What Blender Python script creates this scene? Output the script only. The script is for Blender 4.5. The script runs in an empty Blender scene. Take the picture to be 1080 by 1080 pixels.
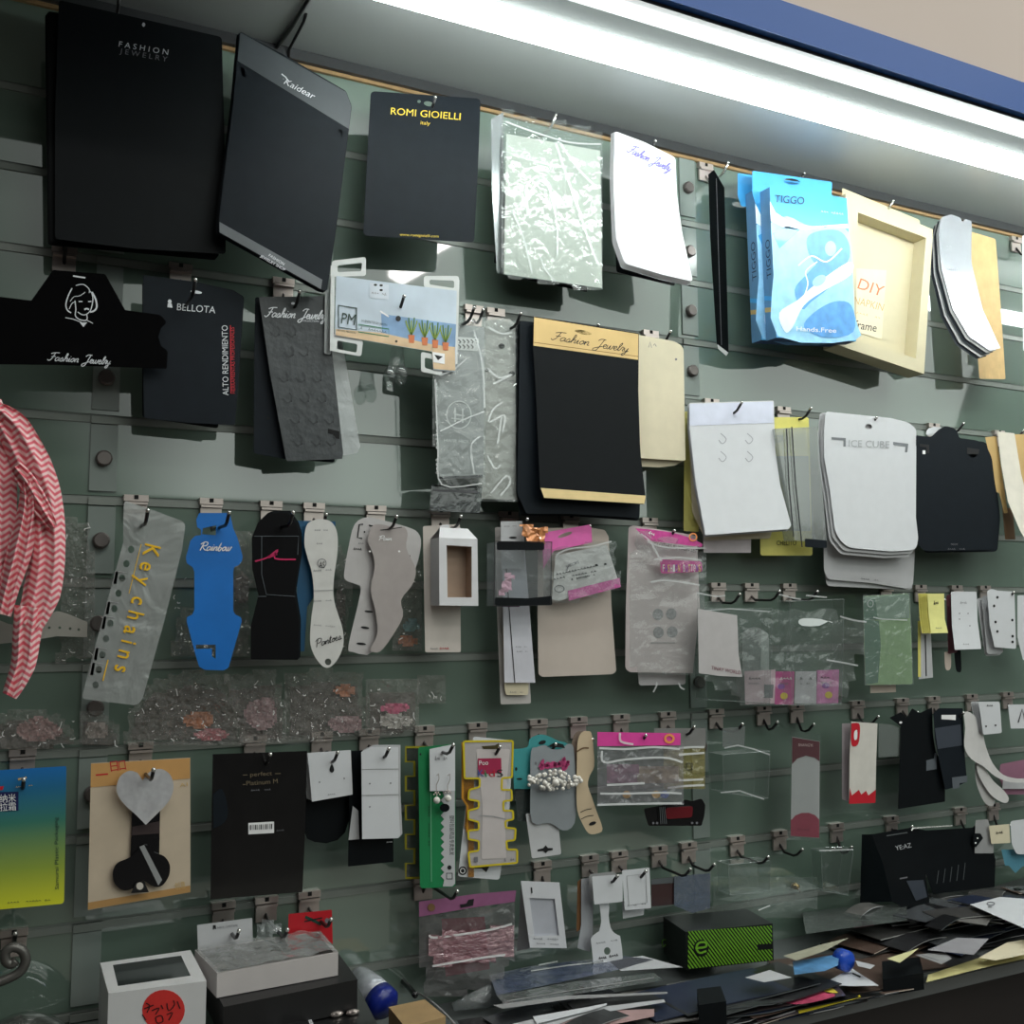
import bpy, bmesh, math, random
from mathutils import Vector, noise
from mathutils.geometry import tessellate_polygon
random.seed(7)
scene = bpy.context.scene
C = scene.collection
# ---------------------------------------------------------------- camera
FPX, YAW, PITCH, ROLL, D, CZ = 1080.0, 0.46635866, 0.0979234, -0.00488255, 1.06515956, 1.5
fw = Vector((math.sin(YAW)*math.cos(PITCH), math.cos(YAW)*math.cos(PITCH), math.sin(PITCH)))
rt0 = Vector((math.cos(YAW), -math.sin(YAW), 0)); up0 = rt0.cross(fw)
rt = rt0*math.cos(ROLL)+up0*math.sin(ROLL); upv = -rt0*math.sin(ROLL)+up0*math.cos(ROLL)
CAM = Vector((0, -D, CZ))
Z0 = CZ+0.594190871          # height of the panel's top groove
GS = 0.08                    # spacing of the slat grooves
cd = bpy.data.cameras.new('camera'); cam = bpy.data.objects.new('camera', cd); C.objects.link(cam)
cd.sensor_width = 36; cd.lens = 36*FPX/1080; cd.clip_start = 0.02
from mathutils import Matrix
m = Matrix.Identity(4)
for i in range(3):
    m[i][0] = rt[i]; m[i][1] = upv[i]; m[i][2] = -fw[i]; m[i][3] = CAM[i]
cam.matrix_world = m
scene.camera = cam

def ray(x, y): return fw+rt*((x-540)/FPX)-upv*((y-540)/FPX)
def at(x, y, d=0.0):
    v = ray(x, y); return CAM+v*((D-d)/v.y)
def V(d):
    """surface standing parallel to the panel, d metres in front of it (d may vary over the sheet)"""
    if callable(d): return lambda x, y, o=0.0: at(x, y, d(x, y)+o)
    return lambda x, y, o=0.0: at(x, y, d+o)
def H(z):
    """level surface at height z"""
    def f(x, y, o=0.0):
        v = ray(x, y); zz = (z(x, y) if callable(z) else z)+o
        return CAM+v*((zz-CZ)/v.z)
    return f
def curl(d, y0, y1, a, p=2): return lambda x, y: d+a*max(0.0, (y-y0)/(y1-y0))**p
def quad3(A, B, Cc):
    """plane through three (pixel x, pixel y, depth) points"""
    A, B, Cc = [Vector(at(*q)) for q in (A, B, Cc)]
    n = (B-A).cross(Cc-A).normalized()
    if n.y > 0: n = -n
    def f(x, y, o=0.0):
        v = ray(x, y); t = (A+n*o-CAM).dot(n)/v.dot(n); return CAM+v*t
    return f

# ---------------------------------------------------------------- materials
def lin(c): return tuple((((v/255)/12.92) if v/255 <= .04045 else (((v/255)+.055)/1.055)**2.4) for v in c)
MATS = {}
def nodes(name):
    m = bpy.data.materials.new(name); m.use_nodes = True
    nt = m.node_tree; nt.nodes.clear(); out = nt.nodes.new('ShaderNodeOutputMaterial')
    return m, nt, out
def M(name, c, rough=.5, metal=0.0, var=.05, scale=60, bump=0.0, spec=.4, coat=0.0, bscale=None, stretch=None, emit=0):
    if name in MATS: return MATS[name]
    m, nt, out = nodes(name); N = nt.nodes; L = nt.links
    b = N.new('ShaderNodeBsdfPrincipled'); L.new(b.outputs[0], out.inputs[0])
    tc = N.new('ShaderNodeTexCoord'); nz = N.new('ShaderNodeTexNoise'); nz.inputs['Scale'].default_value = scale
    nz.inputs['Detail'].default_value = 4
    L.new(tc.outputs['Object'], nz.inputs['Vector'])
    r = N.new('ShaderNodeValToRGB'); l = lin(c)
    r.color_ramp.elements[0].position = .3; r.color_ramp.elements[1].position = .7
    r.color_ramp.elements[0].color = (*[v*(1-var) for v in l], 1); r.color_ramp.elements[1].color = (*[min(1, v*(1+var)) for v in l], 1)
    L.new(nz.outputs['Fac'], r.inputs[0]); L.new(r.outputs[0], b.inputs['Base Color'])
    b.inputs['Roughness'].default_value = rough; b.inputs['Metallic'].default_value = metal
    b.inputs['Specular IOR Level'].default_value = spec
    b.inputs['Coat Weight'].default_value = coat; b.inputs['Coat Roughness'].default_value = .06
    if bump:
        n2 = N.new('ShaderNodeTexNoise'); n2.inputs['Scale'].default_value = bscale or scale; n2.inputs['Detail'].default_value = 3
        if stretch:
            mp = N.new('ShaderNodeMapping'); mp.inputs['Scale'].default_value = stretch
            L.new(tc.outputs['Object'], mp.inputs[0]); L.new(mp.outputs[0], n2.inputs['Vector'])
        else: L.new(tc.outputs['Object'], n2.inputs['Vector'])
        bp = N.new('ShaderNodeBump'); bp.inputs['Strength'].default_value = bump; bp.inputs['Distance'].default_value = .004
        L.new(n2.outputs['Fac'], bp.inputs['Height']); L.new(bp.outputs[0], b.inputs['Normal'])
    if emit:
        b.inputs['Emission Color'].default_value = (*l, 1); b.inputs['Emission Strength'].default_value = emit
    MATS[name] = m; return m
def CL(name, c=(235, 240, 240), op=.12, rough=.12, bump=.3, bscale=45, stretch=None, edge=.45):
    """clear plastic film: part transparent, part glossy film, more solid at grazing angles"""
    if name in MATS: return MATS[name]
    m, nt, out = nodes(name); N = nt.nodes; L = nt.links
    t = N.new('ShaderNodeBsdfTransparent'); b = N.new('ShaderNodeBsdfPrincipled'); mx = N.new('ShaderNodeMixShader')
    b.inputs['Base Color'].default_value = (*lin(c), 1); b.inputs['Roughness'].default_value = rough
    b.inputs['Specular IOR Level'].default_value = .9; b.inputs['Coat Weight'].default_value = .6; b.inputs['Coat Roughness'].default_value = .04
    t.inputs[0].default_value = (*[.5+.5*v for v in lin(c)], 1)
    lw = N.new('ShaderNodeLayerWeight'); lw.inputs['Blend'].default_value = .35
    ma = N.new('ShaderNodeMath'); ma.operation = 'MULTIPLY_ADD'; ma.inputs[1].default_value = edge; ma.inputs[2].default_value = op
    ma.use_clamp = True
    p3 = N.new('ShaderNodeMath'); p3.operation = 'POWER'; p3.inputs[1].default_value = 2.5; L.new(lw.outputs['Facing'], p3.inputs[0]); L.new(p3.outputs[0], ma.inputs[0]); L.new(ma.outputs[0], mx.inputs[0])
    L.new(t.outputs[0], mx.inputs[1]); L.new(b.outputs[0], mx.inputs[2])
    gl = N.new('ShaderNodeBsdfGlossy'); gl.inputs['Roughness'].default_value = rough; fr = N.new('ShaderNodeLayerWeight'); fr.inputs['Blend'].default_value = .5
    pw = N.new('ShaderNodeMath'); pw.operation = 'POWER'; pw.inputs[1].default_value = 3.5; L.new(fr.outputs['Facing'], pw.inputs[0])
    pm = N.new('ShaderNodeMath'); pm.operation = 'MULTIPLY_ADD'; pm.inputs[1].default_value = .75; pm.inputs[2].default_value = .045; L.new(pw.outputs[0], pm.inputs[0])
    g2 = N.new('ShaderNodeMixShader'); L.new(pm.outputs[0], g2.inputs[0]); L.new(mx.outputs[0], g2.inputs[1]); L.new(gl.outputs[0], g2.inputs[2]); L.new(g2.outputs[0], out.inputs[0])
    if bump:
        tc = N.new('ShaderNodeTexCoord'); n2 = N.new('ShaderNodeTexNoise'); n2.inputs['Scale'].default_value = bscale; n2.inputs['Detail'].default_value = 3
        n2.inputs['Distortion'].default_value = 1.0
        mp = N.new('ShaderNodeMapping'); mp.inputs['Scale'].default_value = stretch or (1, 1, 1)
        L.new(tc.outputs['Object'], mp.inputs[0]); L.new(mp.outputs[0], n2.inputs['Vector'])
        bp = N.new('ShaderNodeBump'); bp.inputs['Strength'].default_value = bump; bp.inputs['Distance'].default_value = .01
        L.new(n2.outputs['Fac'], bp.inputs['Height']); L.new(bp.outputs[0], b.inputs['Normal'])
        L.new(bp.outputs[0], lw.inputs['Normal']); L.new(bp.outputs[0], fr.inputs['Normal']); L.new(bp.outputs[0], gl.inputs['Normal'])
    MATS[name] = m; return m
def GRAD(name, stops, axis='Z', lo=0, hi=1, rough=.45):
    """colour gradient along the object's own axis, lo..hi in metres"""
    m, nt, out = nodes(name); N = nt.nodes; L = nt.links
    b = N.new('ShaderNodeBsdfPrincipled'); L.new(b.outputs[0], out.inputs[0]); b.inputs['Roughness'].default_value = rough
    tc = N.new('ShaderNodeTexCoord'); sp = N.new('ShaderNodeSeparateXYZ'); mr = N.new('ShaderNodeMapRange'); r = N.new('ShaderNodeValToRGB')
    L.new(tc.outputs['Object'], sp.inputs[0]); L.new(sp.outputs[axis], mr.inputs[0])
    mr.inputs[1].default_value = lo; mr.inputs[2].default_value = hi
    L.new(mr.outputs[0], r.inputs[0]); L.new(r.outputs[0], b.inputs['Base Color'])
    e = r.color_ramp.elements
    while len(e) < len(stops): e.new(.5)
    for k, (p, c) in enumerate(stops): e[k].position = p; e[k].color = (*lin(c), 1)
    return m

# ---------------------------------------------------------------- shapes drawn on a surface
def rr(pts, r, n=4):
    """round the corners of a polygon; r may be one radius or a list"""
    out = []; k = len(pts)
    for i in range(k):
        ri = r[i % len(r)] if isinstance(r, (list, tuple)) else r
        p = Vector(pts[i][:2]); a = Vector(pts[i-1][:2])-p; b = Vector(pts[(i+1) % k][:2])-p
        ri = min(ri, a.length*.45, b.length*.45)
        if ri <= .05: out.append(tuple(p)); continue
        A = p+a.normalized()*ri; B = p+b.normalized()*ri
        for j in range(n+1):
            t = j/n; q = A*(1-t)**2+p*2*t*(1-t)+B*t*t; out.append(tuple(q))
    return out
def smooth(pts, n=5, closed=False):
    out = []; k = len(pts)
    if k < 3: return [tuple(p) for p in pts]
    rng = range(k) if closed else range(k-1)
    for i in rng:
        if closed: p0, p1, p2, p3 = (Vector(pts[(i+j) % k]) for j in (-1, 0, 1, 2))
        else: p0, p1, p2, p3 = (Vector(pts[min(k-1, max(0, i+j))]) for j in (-1, 0, 1, 2))
        for j in range(n):
            t = j/n
            out.append(tuple(.5*((2*p1)+(p2-p0)*t+(2*p0-5*p1+4*p2-p3)*t*t+(3*p1-p0-3*p2+p3)*t**3)))
    if not closed: out.append(tuple(pts[-1]))
    return out
def ell(cx, cy, rx, ry, n=20, rot=0):
    c, s = math.cos(rot), math.sin(rot)
    return [(cx+rx*math.cos(a)*c-ry*math.sin(a)*s, cy+rx*math.cos(a)*s+ry*math.sin(a)*c) for a in (2*math.pi*i/n for i in range(n))]
def quadpt(q, u, v):
    """point inside a 4-corner patch TL,TR,BR,BL"""
    a = Vector(q[0])*(1-u)+Vector(q[1])*u; b = Vector(q[3])*(1-u)+Vector(q[2])*u
    return tuple(a*(1-v)+b*v)

GLY = {}
def glyphs(s):
    if s in GLY: return GLY[s]
    cu = bpy.data.curves.new('t', 'FONT'); cu.body = s; cu.resolution_u = 3
    o = bpy.data.objects.new('t', cu); C.objects.link(o)
    dg = bpy.context.evaluated_depsgraph_get(); dg.update()
    me = bpy.data.meshes.new_from_object(o.evaluated_get(dg))
    vs = [tuple(v.co[:2]) for v in me.vertices]; fs = [tuple(p.vertices) for p in me.polygons]
    bpy.data.objects.remove(o); bpy.data.curves.remove(cu); bpy.data.meshes.remove(me)
    GLY[s] = (vs, fs); return GLY[s]
SCR = {'a': ([[(.85, .85), (.4, 1), (.1, .5), (.3, 0), (.7, .3), (.9, .95), (.8, .2), (1.1, .15)]], 1.0),
 's': ([[(0, .1), (.45, 1), (.65, .4), (.4, 0), (.1, .15)], [(.4, 0), (.9, .15)]], .8),
 'h': ([[(0, .1), (.5, 1.5), (.5, 2.1), (.3, 2), (.2, 0)], [(.22, .5), (.6, 1), (.78, .8), (.7, .1), (1.05, .15)]], .98),
 'i': ([[(0, .2), (.25, 1), (.25, .1), (.5, .15)], [(.3, 1.4), (.34, 1.5)]], .5),
 'o': ([[(.45, 1), (.1, .5), (.35, 0), (.75, .5), (.45, 1), (.9, .8)]], .85),
 'n': ([[(0, .2), (.15, 1), (.15, 0)], [(.17, .5), (.5, 1), (.68, .8), (.62, .1), (.95, .15)]], .92),
 'e': ([[(0, .4), (.5, .65), (.45, 1), (.2, .95), (.1, .4), (.35, 0), (.75, .2)]], .7),
 'w': ([[(0, 1), (.1, .1), (.35, .1), (.5, 1), (.55, .1), (.85, .15), (1, 1), (1.15, .8)]], 1.1),
 'l': ([[(0, .2), (.4, 1.5), (.35, 2.1), (.15, 1.5), (.2, .1), (.5, .15)]], .5),
 'r': ([[(0, .2), (.2, 1.1), (.5, .9), (.4, .2), (.65, .1)]], .62),
 'y': ([[(0, 1), (.1, .3), (.4, .2), (.6, 1), (.4, -.7), (.1, -1), (0, -.6), (.8, .3)]], .8),
 'b': ([[(0, .2), (.35, 2), (.2, .1), (.6, .05), (.7, .7), (.3, .85)], [(.7, .7), (.95, .6)]], .9),
 'F': ([[(.2, 1.9), (.9, 2.2), (1.9, 2.25)], [(1.05, 2.15), (.75, .6), (.3, 0), (-.1, .3)], [(.5, 1.1), (1.35, 1.2)]], 1.4),
 'J': ([[(.3, 1.7), (.7, 2.2), (1.5, 2.15)], [(1.2, 2.1), (.8, -.6), (.25, -.9), (.15, -.4), (1.4, .4)]], 1.45),
 'R': ([[(.5, 2), (.2, 0)], [(-.1, 1.6), (.6, 2.2), (1.3, 2), (1.2, 1.3), (.5, 1.1), (1, .3), (1.6, .05)]], 1.45),
 'P': ([[(.5, 2), (.2, 0)], [(-.1, 1.6), (.6, 2.2), (1.3, 2), (1.2, 1.2), (.5, .9)]], 1.3),
 't': ([[(0, .2), (.35, 1.9), (.2, .1), (.5, .15)], [(0, 1.3), (.6, 1.35)]], .5),
 'u': ([[(0, 1), (.05, .1), (.5, .1), (.6, 1), (.62, .1), (.9, .15)]], .9),
 'm': ([[(0, .2), (.1, 1), (.12, 0)], [(.12, .6), (.4, 1), (.5, .1)], [(.5, .6), (.8, 1), (.9, .1), (1.1, .15)]], 1.1),
 ' ': ([], .8)}

class MB:
    """one mesh collected from pieces; every piece has its own material slot"""
    def __init__(s): s.v = []; s.f = []; s.fm = []; s.mats = []; s.uv = {}
    def slot(s, m):
        if m not in s.mats: s.mats.append(m)
        return s.mats.index(m)
    def add(s, vs, fs, mat):
        k = s.slot(mat); b = len(s.v); s.v += [Vector(v) for v in vs]
        for f in fs: s.f.append([b+i for i in f]); s.fm.append(k)
        return s
    def poly(s, S, pts, mat, t=.0006, holes=(), step=0, back=None, xstep=0):
        """thin plate: outline in picture coordinates laid on surface S"""
        loops = [[Vector((p[0], p[1], 0)) for p in pts]]+[[Vector((p[0], p[1], 0)) for p in h] for h in holes]
        flat = [p for l in loops for p in l]
        bm = bmesh.new(); bv = [bm.verts.new(p) for p in flat]
        for tri in tessellate_polygon(loops):
            try: bm.faces.new([bv[i] for i in tri])
            except ValueError: pass
        if step:
            ys = [p.y for p in flat]; y = min(ys)+step
            while y < max(ys)-1:
                bmesh.ops.bisect_plane(bm, geom=bm.verts[:]+bm.edges[:]+bm.faces[:], plane_co=(0, y, 0), plane_no=(0, 1, 0)); y += step
        if xstep:
            xs = [p.x for p in flat]; x = min(xs)+xstep
            while x < max(xs)-1:
                bmesh.ops.bisect_plane(bm, geom=bm.verts[:]+bm.edges[:]+bm.faces[:], plane_co=(x, 0, 0), plane_no=(1, 0, 0)); x += xstep
        bm.verts.index_update()
        P = [v.co[:2] for v in bm.verts]; n = len(P)
        fs = []
        for f in bm.faces:
            idx = [v.index for v in f.verts]
            if f.normal.z > 0: idx.reverse()
            fs.append(idx)
        vs = [S(x, y, 0) for x, y in P]
        if t:
            vs2 = [S(x, y, -t) for x, y in P]
            allf = fs+[[i+n for i in reversed(f)] for f in fs]
            for f in fs:
                for a, b in zip(f, f[1:]+f[:1]):
                    e = bm.edges.get((bm.verts[a], bm.verts[b])) if False else None
            bm.edges.ensure_lookup_table(); bm.verts.ensure_lookup_table()
            for e in bm.edges:
                if len(e.link_faces) == 1:
                    a, b = e.verts[0].index, e.verts[1].index
                    allf.append([a, b, b+n, a+n])
            s.add(vs+vs2, allf, mat)
            if back:
                k = s.slot(back); L = len(fs); base = len(s.fm)-len(allf)
                for i in range(L, 2*L): s.fm[base+i] = k
        else: s.add(vs, fs, mat)
        bm.free(); return s
    def pr(s, S, pts, mat, o=.0004, holes=(), step=0):
        return s.poly(S, pts, mat, t=0, holes=holes, step=step) if o == 0 else s.poly(lambda x, y, oo=0: S(x, y, o+oo), pts, mat, t=0, holes=holes, step=step)
    def line(s, S, pts, w, mat, o=.0005, closed=False):
        P = [Vector(p[:2]) for p in pts]; n = len(P); Lp = []; Rp = []
        for i in range(n):
            a = P[i-1] if (i or closed) else P[i]; b = P[(i+1) % n] if (i < n-1 or closed) else P[i]
            d = (b-a); d = d.normalized() if d.length > 1e-6 else Vector((1, 0)); q = Vector((-d.y, d.x))*w/2
            Lp.append(P[i]+q); Rp.append(P[i]-q)
        vs = [S(p.x, p.y, o) for p in Lp]+[S(p.x, p.y, o) for p in Rp]
        fs = [[i, (i+1) % n, (i+1) % n+n, i+n] for i in range(n if closed else n-1)]
        return s.add(vs, fs, mat)
    def text(s, S, body, p0, p1, h, mat, shear=0, o=.0006, up=None, gap=0):
        p0 = Vector(p0); p1 = Vector(p1); X = p1-p0
        if up is None: up = Vector((X.y, -X.x)).normalized()
        else: up = Vector(up).normalized()
        vs, fs = glyphs(body)
        if not vs: return s
        x0 = min(v[0] for v in vs); x1 = max(v[0] for v in vs); w = max(x1-x0, 1e-4)
        out = []
        for x, y in vs:
            p = p0+X*((x-x0)/w)+up*(y/.727*h)+X.normalized()*(shear*y*h)
            out.append(S(p.x, p.y, o))
        return s.add(out, fs, mat)
    def script(s, S, body, p0, p1, h, mat, w=.8, o=.0006, slant=.35):
        """handwriting-like lettering; h = height of a capital"""
        p0 = Vector(p0); p1 = Vector(p1); X = (p1-p0); up = Vector((X.y, -X.x)).normalized(); xn = X.normalized()
        tot = sum(SCR[c][1] for c in body); ux = X.length/tot; uy = h/2.2; cx = 0
        for c in body:
            st, adv = SCR[c]
            for q in st:
                pts = [p0+xn*((cx+x)*ux+slant*y*uy)+up*(y*uy) for x, y in q]
                s.line(S, smooth([tuple(p) for p in pts], 4), w, mat, o)
            cx += adv
        return s
    def scribble(s, S, p0, p1, h, mat, n=10, w=.5, seed=1, o=.0005):
        """fine print too small to read: a row of short strokes"""
        r = random.Random(seed); p0 = Vector(p0); p1 = Vector(p1); X = p1-p0; up = Vector((X.y, -X.x)).normalized()
        for i in range(n):
            a = p0+X*(i/n); b = p0+X*((i+.65)/n)
            if r.random() < .12: continue
            k = r.random()*.5+.5
            s.line(S, [tuple(a+up*h*(1-k)), tuple(a*.5+b*.5+up*h*k), tuple(b+up*h*(1-k)*.6)], w, mat, o)
        return s
    def box(s, c, mat):
        """8 corners: bottom 4 then top 4 (same winding)"""
        return s.add(c, [[0, 3, 2, 1], [4, 5, 6, 7], [0, 1, 5, 4], [1, 2, 6, 5], [2, 3, 7, 6], [3, 0, 4, 7]], mat)
    def abox(s, x0, x1, y0, y1, z0, z1, mat):
        return s.box([(x0, y0, z0), (x1, y0, z0), (x1, y1, z0), (x0, y1, z0), (x0, y0, z1), (x1, y0, z1), (x1, y1, z1), (x0, y1, z1)], mat)
    def tube(s, pts, r, mat, n=8, cap=True):
        P = [Vector(p) for p in pts]; rings = []; prev = None
        for i, p in enumerate(P):
            a = P[max(0, i-1)]; b = P[min(len(P)-1, i+1)]; d = (b-a).normalized()
            ref = prev if prev is not None else (Vector((0, 0, 1)) if abs(d.z) < .9 else Vector((1, 0, 0)))
            u = (ref-d*ref.dot(d)).normalized(); w = d.cross(u); prev = u
            ri = r[i] if isinstance(r, (list, tuple)) else r
            rings.append([p+(u*math.cos(2*math.pi*k/n)+w*math.sin(2*math.pi*k/n))*ri for k in range(n)])
        vs = [q for rg in rings for q in rg]; fs = []
        for i in range(len(P)-1):
            for k in range(n):
                fs.append([i*n+k, i*n+(k+1) % n, (i+1)*n+(k+1) % n, (i+1)*n+k])
        if cap: fs.append(list(range(n))[::-1]); fs.append([(len(P)-1)*n+k for k in range(n)])
        return s.add(vs, fs, mat)
    def ball(s, c, r, mat, n=10, m_=6, sz=(1, 1, 1)):
        vs = [(c[0], c[1], c[2]+r*sz[2])]; fs = []
        for i in range(1, m_):
            th = math.pi*i/m_
            for k in range(n):
                a = 2*math.pi*k/n; vs.append((c[0]+r*sz[0]*math.sin(th)*math.cos(a), c[1]+r*sz[1]*math.sin(th)*math.sin(a), c[2]+r*sz[2]*math.cos(th)))
        vs.append((c[0], c[1], c[2]-r*sz[2])); L = len(vs)-1
        for k in range(n):
            fs.append([0, 1+k, 1+(k+1) % n]); fs.append([L, L-n+(k+1) % n, L-n+k])
        for i in range(m_-2):
            for k in range(n):
                a = 1+i*n; fs.append([a+k, a+n+k, a+n+(k+1) % n, a+(k+1) % n])
        return s.add(vs, fs, mat)
    def film(s, pts, d, mat, amp=.004, step=5, seed=0, freq=.12, sharp=False):
        """crumpled film filling an outline (picture coordinates), relief amp metres"""
        xs = [p[0] for p in pts]; ys = [p[1] for p in pts]; x0, x1, y0, y1 = min(xs), max(xs), min(ys), max(ys)
        nx = max(2, int((x1-x0)/step)); ny = max(2, int((y1-y0)/step)); r = random.Random(seed); idx = {}; vs = []; fs = []
        def inside(x, y):
            c = False; j = len(pts)-1
            for i in range(len(pts)):
                if (pts[i][1] > y) != (pts[j][1] > y) and x < (pts[j][0]-pts[i][0])*(y-pts[i][1])/(pts[j][1]-pts[i][1])+pts[i][0]: c = not c
                j = i
            return c
        def vert(i, j):
            if (i, j) in idx: return idx[i, j]
            x = x0+(x1-x0)*i/nx+r.uniform(-.3, .3)*step*(0 < i < nx); y = y0+(y1-y0)*j/ny+r.uniform(-.3, .3)*step*(0 < j < ny)
            q = noise.noise(Vector((x*freq, y*freq, seed*7.3)))*.7+noise.noise(Vector((x*freq*2.7, y*freq*2.7, seed*3.1)))*.5
            if sharp: q = 1-abs(q)*2
            dd = d(x, y) if callable(d) else d
            vs.append(at(x, y, max(.0015, dd+amp*q+amp*r.uniform(-.25, .25)))); idx[i, j] = len(vs)-1; return idx[i, j]
        for i in range(nx):
            for j in range(ny):
                if inside(x0+(x1-x0)*(i+.5)/nx, y0+(y1-y0)*(j+.5)/ny):
                    a, b, c_, d_ = vert(i, j), vert(i+1, j), vert(i+1, j+1), vert(i, j+1)
                    fs += [[a, d_, b], [b, d_, c_]] if r.random() < .5 else [[a, d_, c_], [a, c_, b]]
        return s.add(vs, fs, mat)

class T:
    """a thing: one mesh, or an Empty that parents its parts"""
    def __init__(s, name, label=None, cat=None, group=None, kind=None):
        s.name, s.label, s.cat, s.group, s.kind = name, label, cat, group, kind; s.parts = []
    def part(s, name, label=None, under=None, smooth=False, kind=None):
        b = MB(); s.parts.append((name, b, label, under, smooth, kind)); return b
    def done(s, empty=False):
        ps = [p for p in s.parts if p[1].v]; allv = [v for p in ps for v in p[1].v]
        c = sum(allv, Vector())/len(allv); root = None
        def mesh(name, b, org, sm):
            me = bpy.data.meshes.new(name); me.from_pydata([v-org for v in b.v], [], b.f)
            for m in b.mats: me.materials.append(m)
            for p, k in zip(me.polygons, b.fm): p.material_index = k; p.use_smooth = sm
            me.update(); o = bpy.data.objects.new(name, me); C.objects.link(o); return o
        if len(ps) == 1 and not empty:
            root = mesh(s.name, ps[0][1], c, ps[0][4]); root.location = c
        else:
            root = bpy.data.objects.new(s.name, None); C.objects.link(root); root.location = c; root.empty_display_size = .02
            made = {}
            for name, b, lab, under, sm, kd in ps:
                org = sum(b.v, Vector())/len(b.v); o = mesh(name, b, org, sm)
                if under is not None and id(under) in made:
                    o.parent = made[id(under)][0]; o.location = org-made[id(under)][1]
                else: o.parent = root; o.location = org-c
                made[id(b)] = (o, org)
                if lab: o['label'] = lab
                if kd: o['kind'] = kd
        if s.label: root['label'] = s.label
        if s.cat: root['category'] = s.cat
        if s.group: root['group'] = s.group
        if s.kind: root['kind'] = s.kind
        return root
def copy_tree(o, loc=None):
    c = o.copy(); C.objects.link(c)
    if loc is not None: c.location = loc
    for ch in list(o.children):
        k = ch.copy(); C.objects.link(k); k.parent = c
        for g in list(ch.children):
            q = g.copy(); C.objects.link(q); q.parent = k
    return c

WH = M('white_card', (208, 210, 213), .5, var=.02); WH2 = M('offwhite_card', (184, 185, 187), .55, var=.03)
CR = M('cream_card', (214, 204, 176), .6, var=.03); BE = M('beige_card', (196, 182, 170), .55, var=.03); BK = M('black_card', (12, 16, 19), .5, var=.1, spec=.12)
BK2 = M('soft_black_card', (22, 28, 34), .55, var=.08, spec=.12); GR = M('grey_card', (84, 89, 91), .5, var=.06); GR2 = M('light_grey_card', (150, 150, 150), .5)
INK = M('black_ink', (18, 18, 20), .5); SIL = M('silver_ink', (205, 208, 212), .35, .3); GOLD = M('gold_foil', (206, 176, 122), .35, .55, var=.08, scale=25)
GINK = M('gold_ink', (226, 196, 60), .4); WINK = M('white_ink', (235, 235, 235), .5); GYI = M('grey_ink', (110, 110, 115), .5)
PAPER = M('paper_edge', (175, 176, 172), .6); HOLE = M('punched_hole', (12, 12, 12), .8); DKB = M('dark_void', (10, 10, 10), .8)
PINK = M('magenta_print', (205, 70, 150), .4, var=.12, scale=150); RED = M('red_print', (190, 30, 45), .4); TAN = M('tan_card', (200, 168, 110), .6, var=.08, scale=30)
STEEL = M('chrome_clip', (200, 188, 182), .3, .75); WIRE = M('black_wire', (22, 22, 24), .3, spec=.6)
TIP = M('bright_wire_tip', (210, 210, 205), .25, .8); FOLD_GLINT = CL('film_fold_glint', (245, 248, 248), .45, .1, 0)  # film creases drawn as flat lines, their white glints in the colour
F1 = CL('thin_clear_film', (225, 232, 230), .08, .08, .28, 45); F2 = CL('cloudy_clear_film', (215, 220, 220), .30, .15, .5, 40, (1, 1, .4))
F3 = CL('stiff_clear_plastic', (220, 228, 225), .03, .05, .05, 20, edge=.12); F4 = CL('frosted_sleeve', (190, 196, 196), .5, .35, .2, 30)
LAMP, BAR_LAMP, FILL, AMB, LUM = 28.0, 14.0, 9.0, .08, 1.7
# ================================================================ the setting
WALL = M('panel_laminate', (98, 117, 105), .5, var=.05, scale=2.0, spec=.3, coat=1.0)
for n_ in WALL.node_tree.nodes:
    if n_.type == 'BSDF_PRINCIPLED': n_.inputs['Coat IOR'].default_value = 2.15; n_.inputs['Coat Roughness'].default_value = .03
LIP = M('groove_aluminium', (128, 134, 128), .35, .15, var=.04)
GRV = M('groove_slot', (118, 124, 119), .5)  # slot floor, slightly darker than the aluminium lips
XL, XR = -.45, 2.3
w = T('wall_back', kind='structure'); b = w.part('p')
prof = []
ztop = Z0+.004; zb = .55
z = ztop; ks = []
planks = []
n = 0
edges = [ztop]
while Z0-n*GS > zb+.1:
    if n: edges.append(Z0-n*GS)
    n += 1
prevz = ztop
for g in edges[1:]+[zb]:
    b.add([(XL, 0, prevz), (XR, 0, prevz), (XR, 0, g+.0012), (XL, 0, g+.0012)], [[0, 3, 2, 1]], WALL)
    if g != zb:
        # the recessed metal-lined groove: lip, slot, lower lip
        b.add([(XL, 0, g+.0012), (XR, 0, g+.0012), (XR, .0008, g+.0012), (XL, .0008, g+.0012)], [[0, 3, 2, 1]], LIP)
        b.add([(XL, .0008, g+.0012), (XR, .0008, g+.0012), (XR, .0008, g-.0012), (XL, .0008, g-.0012)], [[0, 3, 2, 1]], GRV)
        b.add([(XL, .0008, g-.0012), (XR, .0008, g-.0012), (XR, -.0015, g-.0012), (XL, -.0015, g-.0012)], [[0, 3, 2, 1]], LIP)
        b.add([(XL, -.0015, g-.0012), (XR, -.0015, g-.0012), (XR, -.0015, g-.0075), (XL, -.0015, g-.0075)], [[0, 3, 2, 1]], LIP)
        b.add([(XL, -.0015, g-.0075), (XR, -.0015, g-.0075), (XR, 0, g-.0075), (XL, 0, g-.0075)], [[0, 3, 2, 1]], LIP)
    prevz = g-.0075
w.done()
STRIP = M('joint_strip', (128, 138, 133), .2, var=.03, scale=8, coat=.3)
BOLT = M('bolt_steel', (112, 106, 103), .35, .6)
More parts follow.
